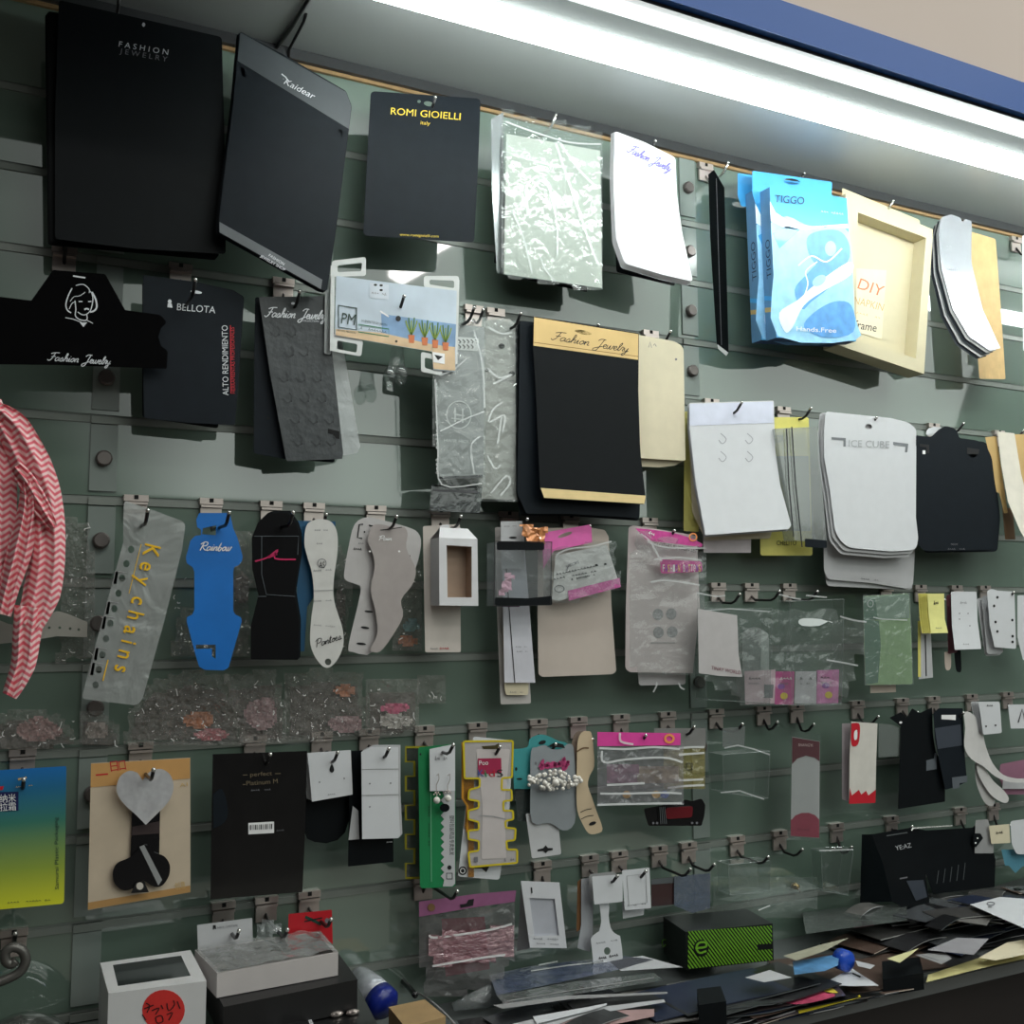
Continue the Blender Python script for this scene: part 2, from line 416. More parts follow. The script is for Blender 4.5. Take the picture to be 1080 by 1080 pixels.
for k, (xs, zz) in enumerate(((.0892, ztop), (.7976, ztop))):
    s = T('trim_%d' % (k+1), kind='structure'); b = s.part('joint_strip')
    for g in range(len(edges)):
        zt = (ztop if g == 0 else edges[g]-.0095); zz = (edges[g+1] if g+1 < len(edges) else zb)
        b.abox(xs-.0125, xs+.0125, -.0022, .001, zz+.0055, zt, STRIP)
        b.abox(xs-.0125, xs+.0125, -.0035, .001, zz-.0082, zz-.0012, LIP)
        if 0 <= g < 10:
            q = s.part('bolt'); c = Vector((xs, 0, (zt+zz)/2+.002))
            q.tube([c+Vector((0, -.0022, 0)), c+Vector((0, -.007, 0))], .0078, BOLT, 16)
            q.tube([c+Vector((0, -.007, 0)), c+Vector((0, -.0085, 0))], [.0078, .0062], BOLT, 16)
    s.done()
# trim along the top of the panel and the canopy above it
DKT = M('dark_trim', (52, 54, 56), .4); WOOD = M('raw_board_edge', (150, 122, 84), .6, var=.1, scale=80)
s = T('trim_3', kind='structure'); b = s.part('top_channel')
b.abox(XL, XR, -.010, .02, ztop+.004, ztop+.016, DKT); b.abox(XL, XR, -.004, .02, ztop, ztop+.004, WOOD); s.done()
SOF = M('canopy_underside', (146, 150, 149), .38, var=.02, scale=3, coat=.1); LIPW = M('canopy_edge', (40, 42, 44), .35, var=.02)
zs = ztop+.016
s = T('ceiling', kind='structure'); b = s.part('p')
b.abox(XL, XR, -.255, .03, zs, zs+.012, SOF)
b.abox(XL, XR, -.285, -.255, 2.088, zs+.012, LIPW)
b.abox(XL, XR, -.292, -.285, 2.083, zs+.012, LIPW)
s.done()
BLUE = M('blue_fascia_paint', (42, 94, 172), .4, var=.03, scale=4)
s = T('trim_4', kind='structure'); b = s.part('blue_fascia'); b.abox(XL, XR, -.300, -.292, 2.087, 2.126, BLUE); s.done()
s = T('wall_upper', kind='structure'); b = s.part('p')
b.abox(XL, 3.2, -.296, -.28, 2.126, 3.0, M('upper_wall_paint', (222, 208, 197), .7, var=.02, scale=3)); s.done()
# cable across the canopy underside
t = T('power_cable', 'thin black cable running across the underside of the lamp canopy', 'cable'); b = t.part('c', smooth=True)
A = H(zs-.003)(291, 51); B_ = H(zs-.003)(326, -2); b.tube([A+(A-B_)*.15, A, (A+B_)/2+Vector((.001, 0, -.001)), B_, B_+(B_-A)*.9], .0026, WIRE); t.done()
# fluorescent tube
t = T('fluorescent_tube', 'long white fluorescent tube lamp glowing under the front of the canopy', 'lamp')
TY, TZ, TX0, TX1 = -.233, 2.064, .27, 2.2
tubem, nt, out = nodes('lit_tube'); e = nt.nodes.new('ShaderNodeEmission'); e.inputs[0].default_value = (.93, 1, .97, 1); e.inputs[1].default_value = LAMP; nt.links.new(e.outputs[0], out.inputs[0])
b = t.part('glass_tube', smooth=True); b.tube([(TX0, TY, TZ), (TX1, TY, TZ)], .013, tubem, 20)
b = t.part('end_cap'); b.tube([(TX0-.02, TY, TZ), (TX0, TY, TZ)], .0135, LIPW, 16)
b = t.part('end_cap'); b.tube([(TX1, TY, TZ), (TX1+.02, TY, TZ)], .0135, LIPW, 16)
b = t.part('batten'); b.abox(TX0-.02, TX1+.02, TY-.003, TY+.004, TZ+.013, zs-.001, SOF)
t.done()
# counter
ZC = CZ-.42; YC = -.196
CTR = M('counter_laminate', (88, 92, 92), .3, var=.06, scale=20, coat=.2)
t = T('display_counter', 'dark grey counter shelf running along the foot of the panel', 'counter')
b = t.part('worktop'); b.abox(.02, XR, YC+.001, -.0005, ZC-.012, ZC, CTR)
b = t.part('edge_strip'); b.abox(.02, XR, YC-.002, YC+.001, ZC-.013, ZC+.0005, M('counter_edge', (104, 106, 106), .35, var=.05, scale=10))
b = t.part('cabinet'); b.abox(.05, XR-.02, YC+.03, -.01, .3, ZC-.012, M('cabinet_front', (38, 33, 33), .35, var=.1, scale=5))
t.done()
# unseen shop floor and ceiling; ceiling glow added for fill and reflections
lum, nt, out = nodes('ceiling_added_glow'); e = nt.nodes.new('ShaderNodeEmission'); nz = nt.nodes.new('ShaderNodeTexNoise'); nz.inputs['Scale'].default_value = .5
cr = nt.nodes.new('ShaderNodeValToRGB'); cr.color_ramp.elements[0].color = (.72, .80, .74, 1); cr.color_ramp.elements[1].color = (.93, 1, .95, 1); nt.links.new(nz.outputs[0], cr.inputs[0]); nt.links.new(cr.outputs[0], e.inputs[0])
ge = nt.nodes.new('ShaderNodeNewGeometry'); sx = nt.nodes.new('ShaderNodeSeparateXYZ'); nt.links.new(ge.outputs['Position'], sx.inputs[0])
m1 = nt.nodes.new('ShaderNodeMath'); m1.operation = 'MULTIPLY_ADD'; m1.inputs[1].default_value = .144; nt.links.new(sx.outputs['Y'], m1.inputs[0]); nt.links.new(sx.outputs['X'], m1.inputs[2])
mr = nt.nodes.new('ShaderNodeMapRange'); mr.interpolation_type = 'SMOOTHSTEP'; mr.inputs[1].default_value = -1.1; mr.inputs[2].default_value = .9; mr.inputs[3].default_value = .0; mr.inputs[4].default_value = LUM; nt.links.new(m1.outputs[0], mr.inputs[0]); nt.links.new(mr.outputs[0], e.inputs[1])
nt.links.new(e.outputs[0], out.inputs[0])
s = T('ceiling_2', kind='structure'); b = s.part('p'); zc_ = 3.05
b.add([(-1.6, -1.2, zc_), (3.2, -1.2, zc_), (16, -13, zc_), (-.3, -13, zc_)], [[0, 1, 2, 3]], lum); s.done().name = 'ceiling_shop'
s = T('wall_rear', kind='structure'); s.part('p').abox(-4, 17, -13.2, -13, 0, 3.2, M('rear_wall_paint', (60, 56, 50), .7, scale=2)); s.done()
s = T('unseen_floor', kind='structure'); s.part('p').abox(-3, 4, -5, .1, -.02, 0, M('unseen_floor_tile', (120, 112, 104), .5, scale=3)); s.done()
# unseen lamps added and shaped to mirror as pale bars, some repeating the tube's
def mirror_at(x, y, z):
    w0 = at(x, y, 0); v = ray(x, y); v = Vector((v.x, -v.y, v.z)); return w0+v*((z-w0.z)/v.z)
cl, nt, out = nodes('bar_lamp_glow'); e = nt.nodes.new('ShaderNodeEmission'); e.inputs[0].default_value = (1, .97, .93, 1); e.inputs[1].default_value = BAR_LAMP; nt.links.new(e.outputs[0], out.inputs[0])
for pts in ([(355, 176), (389, 184), (389, 199), (355, 191)], [(248, 354), (277, 357), (277, 364), (248, 361)], [(1053, 312), (1082, 318), (1082, 330), (1053, 324)],
            [(410, 292), (448, 273), (459, 281), (424, 300)], [(456, 253), (484, 255), (463, 266), (456, 272)]):
    t = T('unseen_bar_lamp', kind='structure'); b = t.part('added_glow_bar')
    q = [mirror_at(x, y, 3.0) for x, y in pts]; b.box([v for v in q]+[v+Vector((0, 0, .03)) for v in q], cl); t.done().name = 'trim_lamp'  # added lamp, out of view, there for its bar reflection
# light
def area(name, loc, rot, sx, sy, p, c=(1, 1, 1)):
    l = bpy.data.lights.new(name, 'AREA'); l.shape = 'RECTANGLE'; l.size = sx; l.size_y = sy; l.energy = p; l.color = c
    o = bpy.data.objects.new(name, l); C.objects.link(o); o.location = loc; o.rotation_euler = rot; return o
area('fill_lamp_row', (.9, -1.05, 2.95), (math.radians(12), 0, 0), 3.2, .14, FILL, (1, .96, .93)); area('fill_lamp_row_2', (.9, -1.75, 2.95), (math.radians(12), 0, 0), 3.2, .14, FILL*.8, (1, .96, .93))  # soft fill strips added overhead, out of view
wd = bpy.data.worlds.new('room_ambient'); scene.world = wd; wd.use_nodes = True
wd.node_tree.nodes['Background'].inputs[0].default_value = (.55, .56, .56, 1); wd.node_tree.nodes['Background'].inputs[1].default_value = AMB
scene.view_settings.view_transform = 'Standard'; scene.view_settings.exposure = 0
# ================================================================ helpers for hung goods
def hook(row, cx, tip=None, what='', L=.06, dz=.012, clip=True, lab=None, bright=False, zoff=0):
    """slat hook: chrome clip in groove `row` at picture column cx; wire arm whose tip shows at `tip`"""
    zg = Z0-row*GS
    # find the world x of the clip on its groove
    y = 540
    for _ in range(30):
        p = at(cx, y); y += (p.z-zg)*FPX
    X = at(cx, y).x
    t = T('display_hook', lab or ('black wire display hook with chrome clip, '+what), 'hook', 'wire hooks clipped into the slat panel')
    if clip:
        b = t.part('mounting_clip')
        b.abox(X-.0115, X+.0115, -.0062, .001, zg-.0035, zg+.0028, STEEL)
        b.abox(X-.0105, X+.0105, -.0045, -.0015, zg-.0215, zg-.0055, STEEL)
        b.abox(X-.0105, X+.0105, -.0085, -.0015, zg-.0068, zg-.0045, STEEL)
        b.abox(X-.002, X+.002, -.0068, -.006, zg-.0015, zg+.0025, DKB)
    d = L; zt = zg-.004+dz
    if tip:
        v = ray(*tip)
        if abs(v.x) > .05: d = D-X*v.y/v.x
        d = min(.095, max(.03, d)); q = at(tip[0], tip[1], d); zt = max(zg-.05, min(zg+.035, q.z))
    zb = zt-.009
    b = t.part('prong', smooth=True)
    b.tube([(X, -.003, zg-.014), (X, -.012, zb-.001), (X, -(d-.016), zb-.0015), (X, -(d-.009), zb+.001), (X, -d, zt)], .0017, TIP if bright else WIRE, 8)
    b = t.part('prong_tip', smooth=True); b.ball((X, -d-.0003, zt+.0004), .0021, TIP, 8, 6)
    t.done()
    return X, d, zt
def card(name, label, pts, d, mat, r=0, pr=(), holes=(), t=.0006, cat='card', group=None, step=0, S=None, back=None, kind=None):
    S = S or V(d); th = T(name, label, cat, group, kind); b = th.part('card')
    b.poly(S, rr(pts, r) if r else pts, mat, t, [h for h in holes], step or (9 if callable(d) else 0), back)
    for k in pr: getattr(b, k[0])(S, *k[1:])
    return th.done()
def stack(name, lab, pts, d, mat, n, off, r=0, dd=.0016, group=None, amt=0, y0=0, y1=1):
    """the like sheets behind a front one; each a thing of its own"""
    for i in range(1, n+1):
        q = [(x+off[0]*i, y+off[1]*i) for x, y in pts]
        card(name, lab, q, (curl(d-dd*i, y0, y1, amt) if amt else d-dd*i), mat, r, group=group, step=9 if amt else 0)

# ================================================================ row along the top of the panel
hook(0, 120, None, 'behind the large black FASHION JEWELRY card', L=.05, clip=False)
A1 = [(62, 0), (234, 39), (237, 160), (238, 268), (140, 262), (58, 252), (58, 120)]
stack('jewelry_card', 'large plain black card at the back of the big black stack', [(51, 10), (228, 42), (232, 270), (54, 254)], .052, BK, 3, (-1.2, 1.5), 4, group='large black cards in the big stack')
card('jewelry_card', 'largest black card with silver FASHION JEWELRY lettering near its top', A1, .058, BK, 4, [
    ('text', 'F A S H I O N', (125, 49), (177, 58), 6, SIL), ('text', 'J E W E L R Y', (126, 56), (176, 65), 5.5, GYI), ('pr', ell(151.5, 26, 1.6, 2.2), SIL)])
hook(0, 302, (325, 4), 'holding the tilted black necklace card', clip=False)
S2 = V(curl(.07, 60, 310, .012))
A2 = [(253, 33), (300, 58), (365, 96), (371, 112), (368, 137), (362, 183), (354, 246), (345, 307), (338, 305), (231, 245), (231, 232), (237, 180), (246, 110), (250, 63)]
card('necklace_card', 'tilted black necklace card with side holes and silver lettering on its grey header', A2, curl(.07, 60, 310, .012), BK2, 2.5, [
    ('pr', [(253.5, 34), (365, 97), (370.5, 112), (368, 136), (250.5, 64)], M('dark_grey_band', (62, 68, 72), .45)),
    ('pr', [(231.5, 234), (340, 295), (338.5, 305), (231.5, 245)], M('grey_band', (92, 96, 100), .45)),
    ('line', [(297, 78), (301, 81), (307, 89)], 1.2, SIL), ('line', [(299, 83), (298, 87)], 1, SIL), ('line', [(302, 88), (308, 93)], 1.1, SIL),
    ('text', 'Kaidear', (299, 88), (330, 104.5), 6.5, SIL, .3), ('pr', ell(313, 83, 9, 1.7, rot=.52), GYI), ('pr', ell(305.5, 77, 1, 1.4), WINK),
    ('text', 'FASHION', (283, 270), (299, 280), 3, SIL), ('text', 'JEWELRY SHOP', (274, 271), (300, 286), 3, SIL)],
    holes=[ell(256, 76, 2.2, 5.5, rot=-.25), ell(358.3, 142, 3, 6, rot=.2)])
for i in (1, 2):
    card('necklace_card', 'plain black necklace card right behind the tilted one', [(x-1.6*i, y+1.2*i) for x, y in A2], curl(.07-.003*i, 60, 310, .012), BK2, 2.5, group='necklace cards behind the tilted one')
hook(0, 437, (459, 103), 'holding the ROMI GIOIELLI card', clip=False)
card('jewelry_card', 'black card with gold ROMI GIOIELLI lettering and rounded corners', [(391, 96), (507, 104), (504, 180), (500, 256), (383, 248.5), (387, 170)], .056, BK2, 5, [
    ('text', 'ROMI GIOIELLI', (412, 120.5), (485.5, 126.5), 7.5, GINK), ('text', 'italy', (443.5, 131), (453.5, 132), 4, GINK), ('text', 'www.romigioielli.com', (421.5, 248.5), (462.5, 250.5), 2.8, GINK)],
    holes=[ell(442, 107, 1.8, 1.6), ell(452, 109.5, 5, 2.6, rot=.2)])
# clear bag of cards
hook(0, 566, (586, 122), 'holding the clear bag of pale cards', bright=True, clip=False)
card('backing_card', 'black card at the back behind the bagged pale cards', [(521, 277), (532, 200), (617, 215), (619, 308), (560, 296)], .03, BK, 1)
card('foil_sleeve', 'silvery grey sleeve peeking out behind the bagged pale cards', [(518, 126), (531, 118), (531, 290), (524, 287), (519, 200)], .044, M('silver_sleeve', (170, 174, 176), .2, .7), 1)
t = T('bagged_card', 'clear crinkled bag holding pale greenish white cards', 'bag')
b = t.part('card'); b.poly(V(.053), [(534, 141), (633, 159), (635, 304), (531.6, 289)], M('pale_green_white', (184, 190, 180), .5, var=.02), .003)
b = t.part('clear_bag'); b.film([(528.7, 115), (634.5, 139), (635.5, 306), (580, 300), (529, 289)], .0575, F1, .0018, 6, 3, .05)
Sb = V(.0595)
for l, w_ in (([(586, 150), (596, 180), (610, 220), (624, 262), (632, 280)], 2.2), ([(590, 150), (610, 178), (626, 194)], 2.0), ([(532, 160), (560, 168), (590, 176), (622, 178)], 1.2), ([(540, 222), (552, 250), (561, 288)], 1.4), ([(533, 128), (560, 138), (600, 150), (634, 152)], 1.6),
              ([(558, 205), (570, 190), (580, 200), (588, 240), (588, 270)], 1.6), ([(557, 225), (556, 196), (566, 186)], 1.8), ([(570, 272), (576, 285), (586, 297)], 1.6)): b.line(Sb, smooth(l, 4), w_, FOLD_GLINT)
t.done()
# white stack
X, d_, z_ = hook(0, 668, (691, 149), 'holding the curled white cards', clip=False)
AW = [(648, 138), (680, 150), (712.5, 166), (714, 205), (719.5, 245), (731, 297), (700, 290), (659, 278), (649.5, 251), (647, 190)]
cf = lambda k: curl(.056-k*.0018, 160, 300, .016)
for i in (3, 2, 1):
    card('jewelry_card', 'white card behind the curled white one, its lower edge showing', [(x-1.3*i, y+(1.6*i if y > 240 else .6*i)) for x, y in AW], cf(i), WH2, 3, group='white cards hanging behind the curled white card')
card('jewelry_card', 'black card at the back of the curled white cards', [(645, 150), (700, 165), (712, 302), (650, 287)], .046, BK, 3)
card('jewelry_card', 'curled white card with pale violet script on its blue tinted top', AW, cf(0), WH, 4, [
    ('pr', [(648.5, 141), (680, 152), (712, 168), (713.5, 190), (680, 176), (648, 167)], M('faint_blue_tint', (205, 214, 235), .5, var=.03)),
    ('script', 'Fashion Jewelry', (661, 160), (706, 181), 9, M('violet_ink', (110, 100, 185), .5), 1.0)])
# black booklet seen edge-on
hook(0, 742, (768, 172), 'holding the narrow black booklet card', bright=True)
t = T('folded_card', 'narrow black folded card seen edge-on left of the blue boxes', 'card')
sl = lambda x, y: .03+(x-747)*.0016
b = t.part('card'); b.poly(V(sl), [(747, 184), (753, 179), (764, 198), (768.5, 373), (756, 364), (752, 300), (749, 250)], BK, .002)
b.line(V(sl), [(755.5, 188), (758.5, 290), (761, 364)], .8, GYI); b.pr(V(sl), [(756.5, 363), (768.5, 372), (766, 375.5), (757.5, 368)], WINK, .001)
t.done()
# blue boxes
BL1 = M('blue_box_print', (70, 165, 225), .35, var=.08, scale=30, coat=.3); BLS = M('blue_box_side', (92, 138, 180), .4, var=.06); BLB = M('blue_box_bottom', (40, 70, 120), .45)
SKY = M('pale_blue_art', (150, 205, 240), .4, var=.15, scale=60); ICE = M('ice_white_art', (225, 240, 250), .4, var=.06); MIDB = M('mid_blue_art', (88, 155, 220), .4, var=.15, scale=80)
NAVY = M('navy_ink', (16, 40, 70), .4)
def blue_box(dx, dy, df, label, name='earphone_box'):
    t = T(name, label, 'box', 'blue retail boxes on one hook'); Sf = V(df); o = lambda *P: [(x+dx, y+dy) for x, y in P]
    fr = o((811.8, 197), (893, 209), (903, 360), (818.7, 356)); F = [Sf(*p) for p in fr]; th = .019
    B = [f+Vector((0, th, 0)) for f in F]
    b = t.part('carton')
    b.add(F, [[0, 3, 2, 1]], BL1); b.add(F+B, [[0, 4, 7, 3]], BLS); b.add(F+B, [[3, 7, 6, 2]], BLB); b.add(F+B, [[1, 2, 6, 5], [0, 1, 5, 4]], BL1); b.add(B, [[0, 1, 2, 3]], BL1)
    # art
    b.pr(Sf, smooth(o((813, 235), (830, 228), (850, 237), (870, 240), (895, 245), (901, 330), (902.5, 358.5), (820, 354.5), (816, 290)), 3), SKY)
    b.pr(Sf, o((812, 212), (818, 224), (833, 234), (855, 239), (894, 236), (894.5, 241), (870, 239), (850, 243), (828, 241), (813, 233)), ICE, .0006)
    b.pr(Sf, smooth(o((851, 252), (862, 244), (884, 243), (895, 256), (894, 276), (872, 286), (855, 272)), 4, True), MIDB, .0006)
    b.pr(Sf, smooth(o((838, 306), (850, 290), (866, 276), (884, 282), (878, 300), (856, 318), (846, 326)), 4, True), MIDB, .0007)
    b.pr(Sf, o((815, 246), (830, 238), (844, 242), (822, 262)), BL1, .0006)
    b.pr(Sf, smooth(o((822, 330), (842, 316), (860, 300), (896, 276), (897, 290), (870, 306), (848, 322), (836, 345), (828, 350)), 4, True), ICE, .0008)
    b.pr(Sf, smooth(o((848, 345), (858, 330), (880, 318), (898, 322), (900, 350), (870, 356)), 4, True), MIDB, .0009)
    b.line(Sf, smooth(o((842, 280), (856, 270), (872, 276), (888, 262)), 5), 1.6, ICE, .001)
    b.line(Sf, smooth(o((846, 318), (852, 300), (850, 286), (862, 276)), 5), 1.2, ICE, .001)
    b.pr(Sf, ell(876+dx, 262+dy, 6, 8), SKY, .001); b.pr(Sf, ell(864+dx, 296+dy, 8, 5, rot=-.6), SKY, .001)
    b.text(Sf, 'TIGGO', (817+dx, 213+dy), (848+dx, 215.5+dy), 8, NAVY, o=.0012); b.text(Sf, 'Hands.Free', (840+dx, 349+dy), (882+dx, 351+dy), 5, WINK, o=.0012)
    b.scribble(Sf, (866+dx, 224+dy), (890+dx, 227+dy), 2.5, ICE, 9, .5, 3, .0012)
    Ls = lambda x, y, o_=0: None
    A0, A1_, A2_ = B[0], F[0], F[3]; A3 = B[3]
    def Sside(u, v, o_=0): return (A0*(1-u)+A1_*u)*(1-v)+(A3*(1-u)+A2_*u)*v+Vector((-o_-.0004, 0, 0))
    vs, fs = glyphs('TIGGO'); w_ = max(v[0] for v in vs)
    b.add([Sside(.78-y*.62, .60-.26*x/w_) for x, y in vs], fs, NAVY)
    b.add([Sside(.02, .70), Sside(.98, .73), Sside(.98, .76), Sside(.02, .73)], [[0, 1, 2, 3]], BL1)
    b.add([Sside(.02, .78), Sside(.98, .80), Sside(.98, .83), Sside(.02, .81)], [[0, 1, 2, 3]], TAN)
    h = t.part('hang_tab', 'blue hang tab with a round slot'); Sb_ = V(df-th)
    q = o((793.5, 180), (877.6, 192), (877, 206), (893, 213), (893, 225), (797, 215), (793.5, 204)); h.poly(Sb_, rr(q, 2), BL1, .0006, [ell(835+dx, 191.5+dy, 9, 3.2, rot=.12)])
    return t.done()
blue_box(-15.5, 2.5, .058, 'blue TIGGO box hanging behind its twin, showing mostly its narrow side')
blue_box(0, 0, .079, 'front blue TIGGO box with hang tab and icy white artwork')
hook(0, 832, (848, 183), 'holding the blue boxes', L=.085, clip=False)
# cream frame box
t = T('window_box', 'cream napkin box with a large cut-out window beside the blue boxes', 'box')
CRB = M('cream_box', (206, 196, 164), .55, var=.02); CRD = M('cream_box_inside', (206, 196, 164), .6, var=.02)
Sf = V(.056); fr = [(892, 204), (984, 242), (974.6, 394.5), (884, 364)]; F = [Sf(*p) for p in fr]; B = [f+Vector((0, .028, 0)) for f in F]
win = [(905, 224), (976.8, 251), (966, 378), (900, 357)]; Wf = [Sf(*p) for p in win]; Wb = [f+Vector((0, .022, 0)) for f in Wf]
b = t.part('carton'); b.poly(Sf, fr, CRB, .0006, [win]); b.add(F+B, [[0, 4, 7, 3], [3, 7, 6, 2], [1, 2, 6, 5], [0, 1, 5, 4], [4, 5, 6, 7]], CRB)
b = t.part('window_recess'); b.add(Wf+Wb, [[0, 1, 5, 4], [1, 2, 6, 5], [2, 3, 7, 6], [3, 0, 4, 7]], CRD); b.add(Wb, [[0, 1, 2, 3]], CRB)
Sr = V(.0345)
b.pr(Sr, [(903, 283), (935, 285), (930, 358), (903, 350)], M('pale_poster', (226, 214, 184), .5)); SAL = M('salmon_ink', (205, 120, 80), .5)
b.text(Sr, 'DIY', (904, 304), (930, 313), 12, SAL); b.text(Sr, 'NAPKIN', (900, 320), (931, 328), 8, TAN); b.scribble(Sr, (903, 331), (929, 337), 3, TAN, 8, .6)
b.text(Sr, 'frame', (901, 346), (924, 350), 9, INK)
b = t.part('hang_tab'); b.poly(V(.03), rr([(888, 198), (970, 232), (971, 246), (889, 214)], 2), CRB, .0006)
t.done()
hook(0, 920, (942, 212), 'holding the cream window box', L=.06, clip=False, bright=True)
# silver curved stack
AS = [(993, 229), (1003, 226), (1013, 229.5), (1015, 234), (1018, 231), (1025, 233), (1024.5, 276), (1036, 326), (1055, 367), (1044, 370), (1022, 355), (1005, 326), (992.5, 282), (989.5, 245)]
FOIL = M('silver_foil_card', (165, 168, 174), .25, .6, var=.1, scale=20)
for i in (4, 3, 2, 1): card('bracelet_card', 'grey edged foil card behind the bright curved one', [(x-1.9*i-(y-226)*.012*i, y+2.2*i) for x, y in AS], curl(.058-.002*i, 235, 370, .022), GR2 if i % 2 else BK2, 1.5, group='curved foil cards hanging in one stack')
card('bracelet_card', 'bright silver curved card bending outward at the bottom of its stack', AS, curl(.058, 235, 370, .022), FOIL, 1.5, [('scribble', (998, 262), (1008, 262), 5, GYI, 3, .7, 4), ('scribble', (1000, 285), (1012, 286), 4, GYI, 3, .7, 5)])
hook(0, 1000, (1018, 236), 'holding the curved foil cards', clip=False, L=.06)
hook(0, 1069, (1052, 250), 'holding the wood coloured card', L=.05)
card('wooden_card', 'tall wood coloured card hanging near the end of the top row', [(1023, 244), (1050, 252), (1056, 330), (1060.5, 400), (1033, 399.5), (1028, 330)], .04, M('wood_grain', (205, 172, 118), .6, var=.12, scale=40, bump=.1, stretch=(6, 1, 1)), 2, t=.002)
card('jewelry_card', 'white card cut by the right border next to the wooden card', [(1078, 248), (1092, 250), (1094, 372), (1079, 370)], .05, WH, 2)

# ================================================================ second row
hook(3, 68, None, 'above the black card with the woman portrait', L=.05)
hd = [(-25, 310), (33, 317), (56, 284.6), (111, 289), (132, 327), (169, 332), (176, 340), (170, 346), (167, 355), (170, 365), (177, 370), (176, 389), (60, 385), (-25, 384)]
Sh = V(.062)
HW = SIL
card('jewelry_display_card', 'wide black shouldered card with a white line portrait of a woman', hd, .062, M('velvet_black', (9, 9, 10), .9, var=.1, spec=.03), [0, 1, 2, 2, 1, 3, 3, 0, 0, 0, 3, 2, 0, 0], [
    ('line', smooth([(80, 301), (88, 300), (94, 305), (94, 309)], 4), 1, HW), ('line', smooth([(76, 304), (72, 312), (69.5, 321), (71, 327), (75, 330)], 4), 1.3, HW),
    ('line', smooth([(79, 317), (80, 326), (79.5, 333), (84, 337), (90, 338), (92, 336), (91.5, 332)], 4), 1.1, HW), ('line', smooth([(82, 329), (87, 332), (92, 331), (96, 326), (98, 316), (97, 310), (95, 307)], 4), 1, HW),
    ('line', smooth([(97, 308), (101, 316), (102, 324), (99, 328), (95, 329)], 4), 1.8, HW), ('line', smooth([(74, 318), (78, 313), (84, 312), (90, 308)], 4), .7, HW), ('line', smooth([(73, 326), (76, 320), (80, 318)], 4), .8, HW),
    ('line', [(83, 318), (87, 318)], 1.1, HW), ('line', [(93, 318), (96.5, 318)], 1.1, HW), ('line', smooth([(89, 326.5), (91.5, 325.5), (94, 326.5)], 4), 1.6, HW), ('line', [(69, 335), (77, 336.5), (86, 340)], .8, HW), ('line', [(92, 338), (98, 341)], .8, HW),
    ('pr', [(84, 340), (92, 340), (88, 345)], HW), ('line', [(77, 291), (90, 293)], 1.6, HW), ('script', 'Fashion Jewelry', (50, 380), (116, 384.5), 8.5, HW, .9)])
hook(3, 190, (208, 296), 'holding the BELLOTA card')
card('tool_card', 'dark card edge showing below the BELLOTA card', [(150, 298), (240, 310), (230, 452), (150, 440)], .044, BK, 3)
card('tool_card', 'dark grey card printed BELLOTA with ALTO RENDIMIENTO up its side', [(151, 290), (205, 297), (246, 306), (257.6, 313), (253, 380), (248, 448.5), (200, 446), (152, 441), (150, 360)], .05, BK2, [2, 0, 2, 3, 0, 3, 0, 3, 0], [
    ('text', 'BELLOTA', (186.5, 327), (227, 330.5), 7.5, SIL), ('pr', ell(179, 318, 2, 2.2), SIL), ('pr', [(176.5, 324), (182, 324.6), (181, 320), (177, 320)], SIL),
    ('text', 'ALTO RENDIMIENTO', (241, 417), (240, 343), 6.5, SIL), ('text', 'HERRAMIENTAS PROFESIONALES', (248, 415), (247, 345), 4, RED), ('line', [(243.6, 415), (243, 343)], .8, RED), ('pr', ell(207, 308, 6, 1.6, rot=.15), SIL)])
# grey embossed cards
hook(3, 298, (316, 308), 'holding the grey dimpled card', L=.05)
card('earring_card', 'pale translucent sheet behind the grey dimpled card', [(330, 330), (361, 360), (380, 471), (377, 478), (340, 484)], .04, F4, 2)
card('earring_card', 'dark grey card behind the dimpled one, standing out at its lower left', [(269, 313), (300, 318), (345, 330), (353, 488), (300, 484), (267.5, 478), (268, 400)], .046, BK2, 3, [('pr', ell(283, 441, .8, 1.2), HOLE)])
DIM = M('dimple_grey', (50, 54, 56), .5, var=.05)
dm = []
for rrow, (yy, xx) in enumerate(((350, (291, 308, )), (371, (306, 321)), (372, (305,)), (398, (300, 318, 335)), (420, (304, 322, 340)), (442, (312, 331, 348)), (465, (315, 334, 350)))):
    for x_ in xx: dm.append(('line', smooth([(x_-6, yy), (x_, yy+5), (x_+4, yy-1), (x_+1, yy-6)], 3), 1.2, DIM)); dm.append(('pr', ell(x_+3, yy+3, 1, .8), INK))
card('earring_card', 'grey dimpled card with white Fashion Jewelry script across its top', [(273, 313), (300, 313), (345, 312), (349, 360), (362, 478), (361, 484), (302, 486.5), (285, 395)], .053, M('grey_plastic_card', (60, 64, 66), .4, bump=.25, bscale=70, var=.08), [2, 0, 2, 0, 3, 0, 3, 0], dm+[
    ('script', 'Fashion Jewelry', (279, 334), (344, 337), 10, SIL, 1.0), ('text', 'COLLECTION', (318, 339), (336, 340), 2.2, SIL), ('pr', ell(309, 320, 2, 1.4), SIL), ('pr', [(346, 452), (358, 455), (358, 463), (352, 462), (351, 458), (346, 457)], HOLE)])
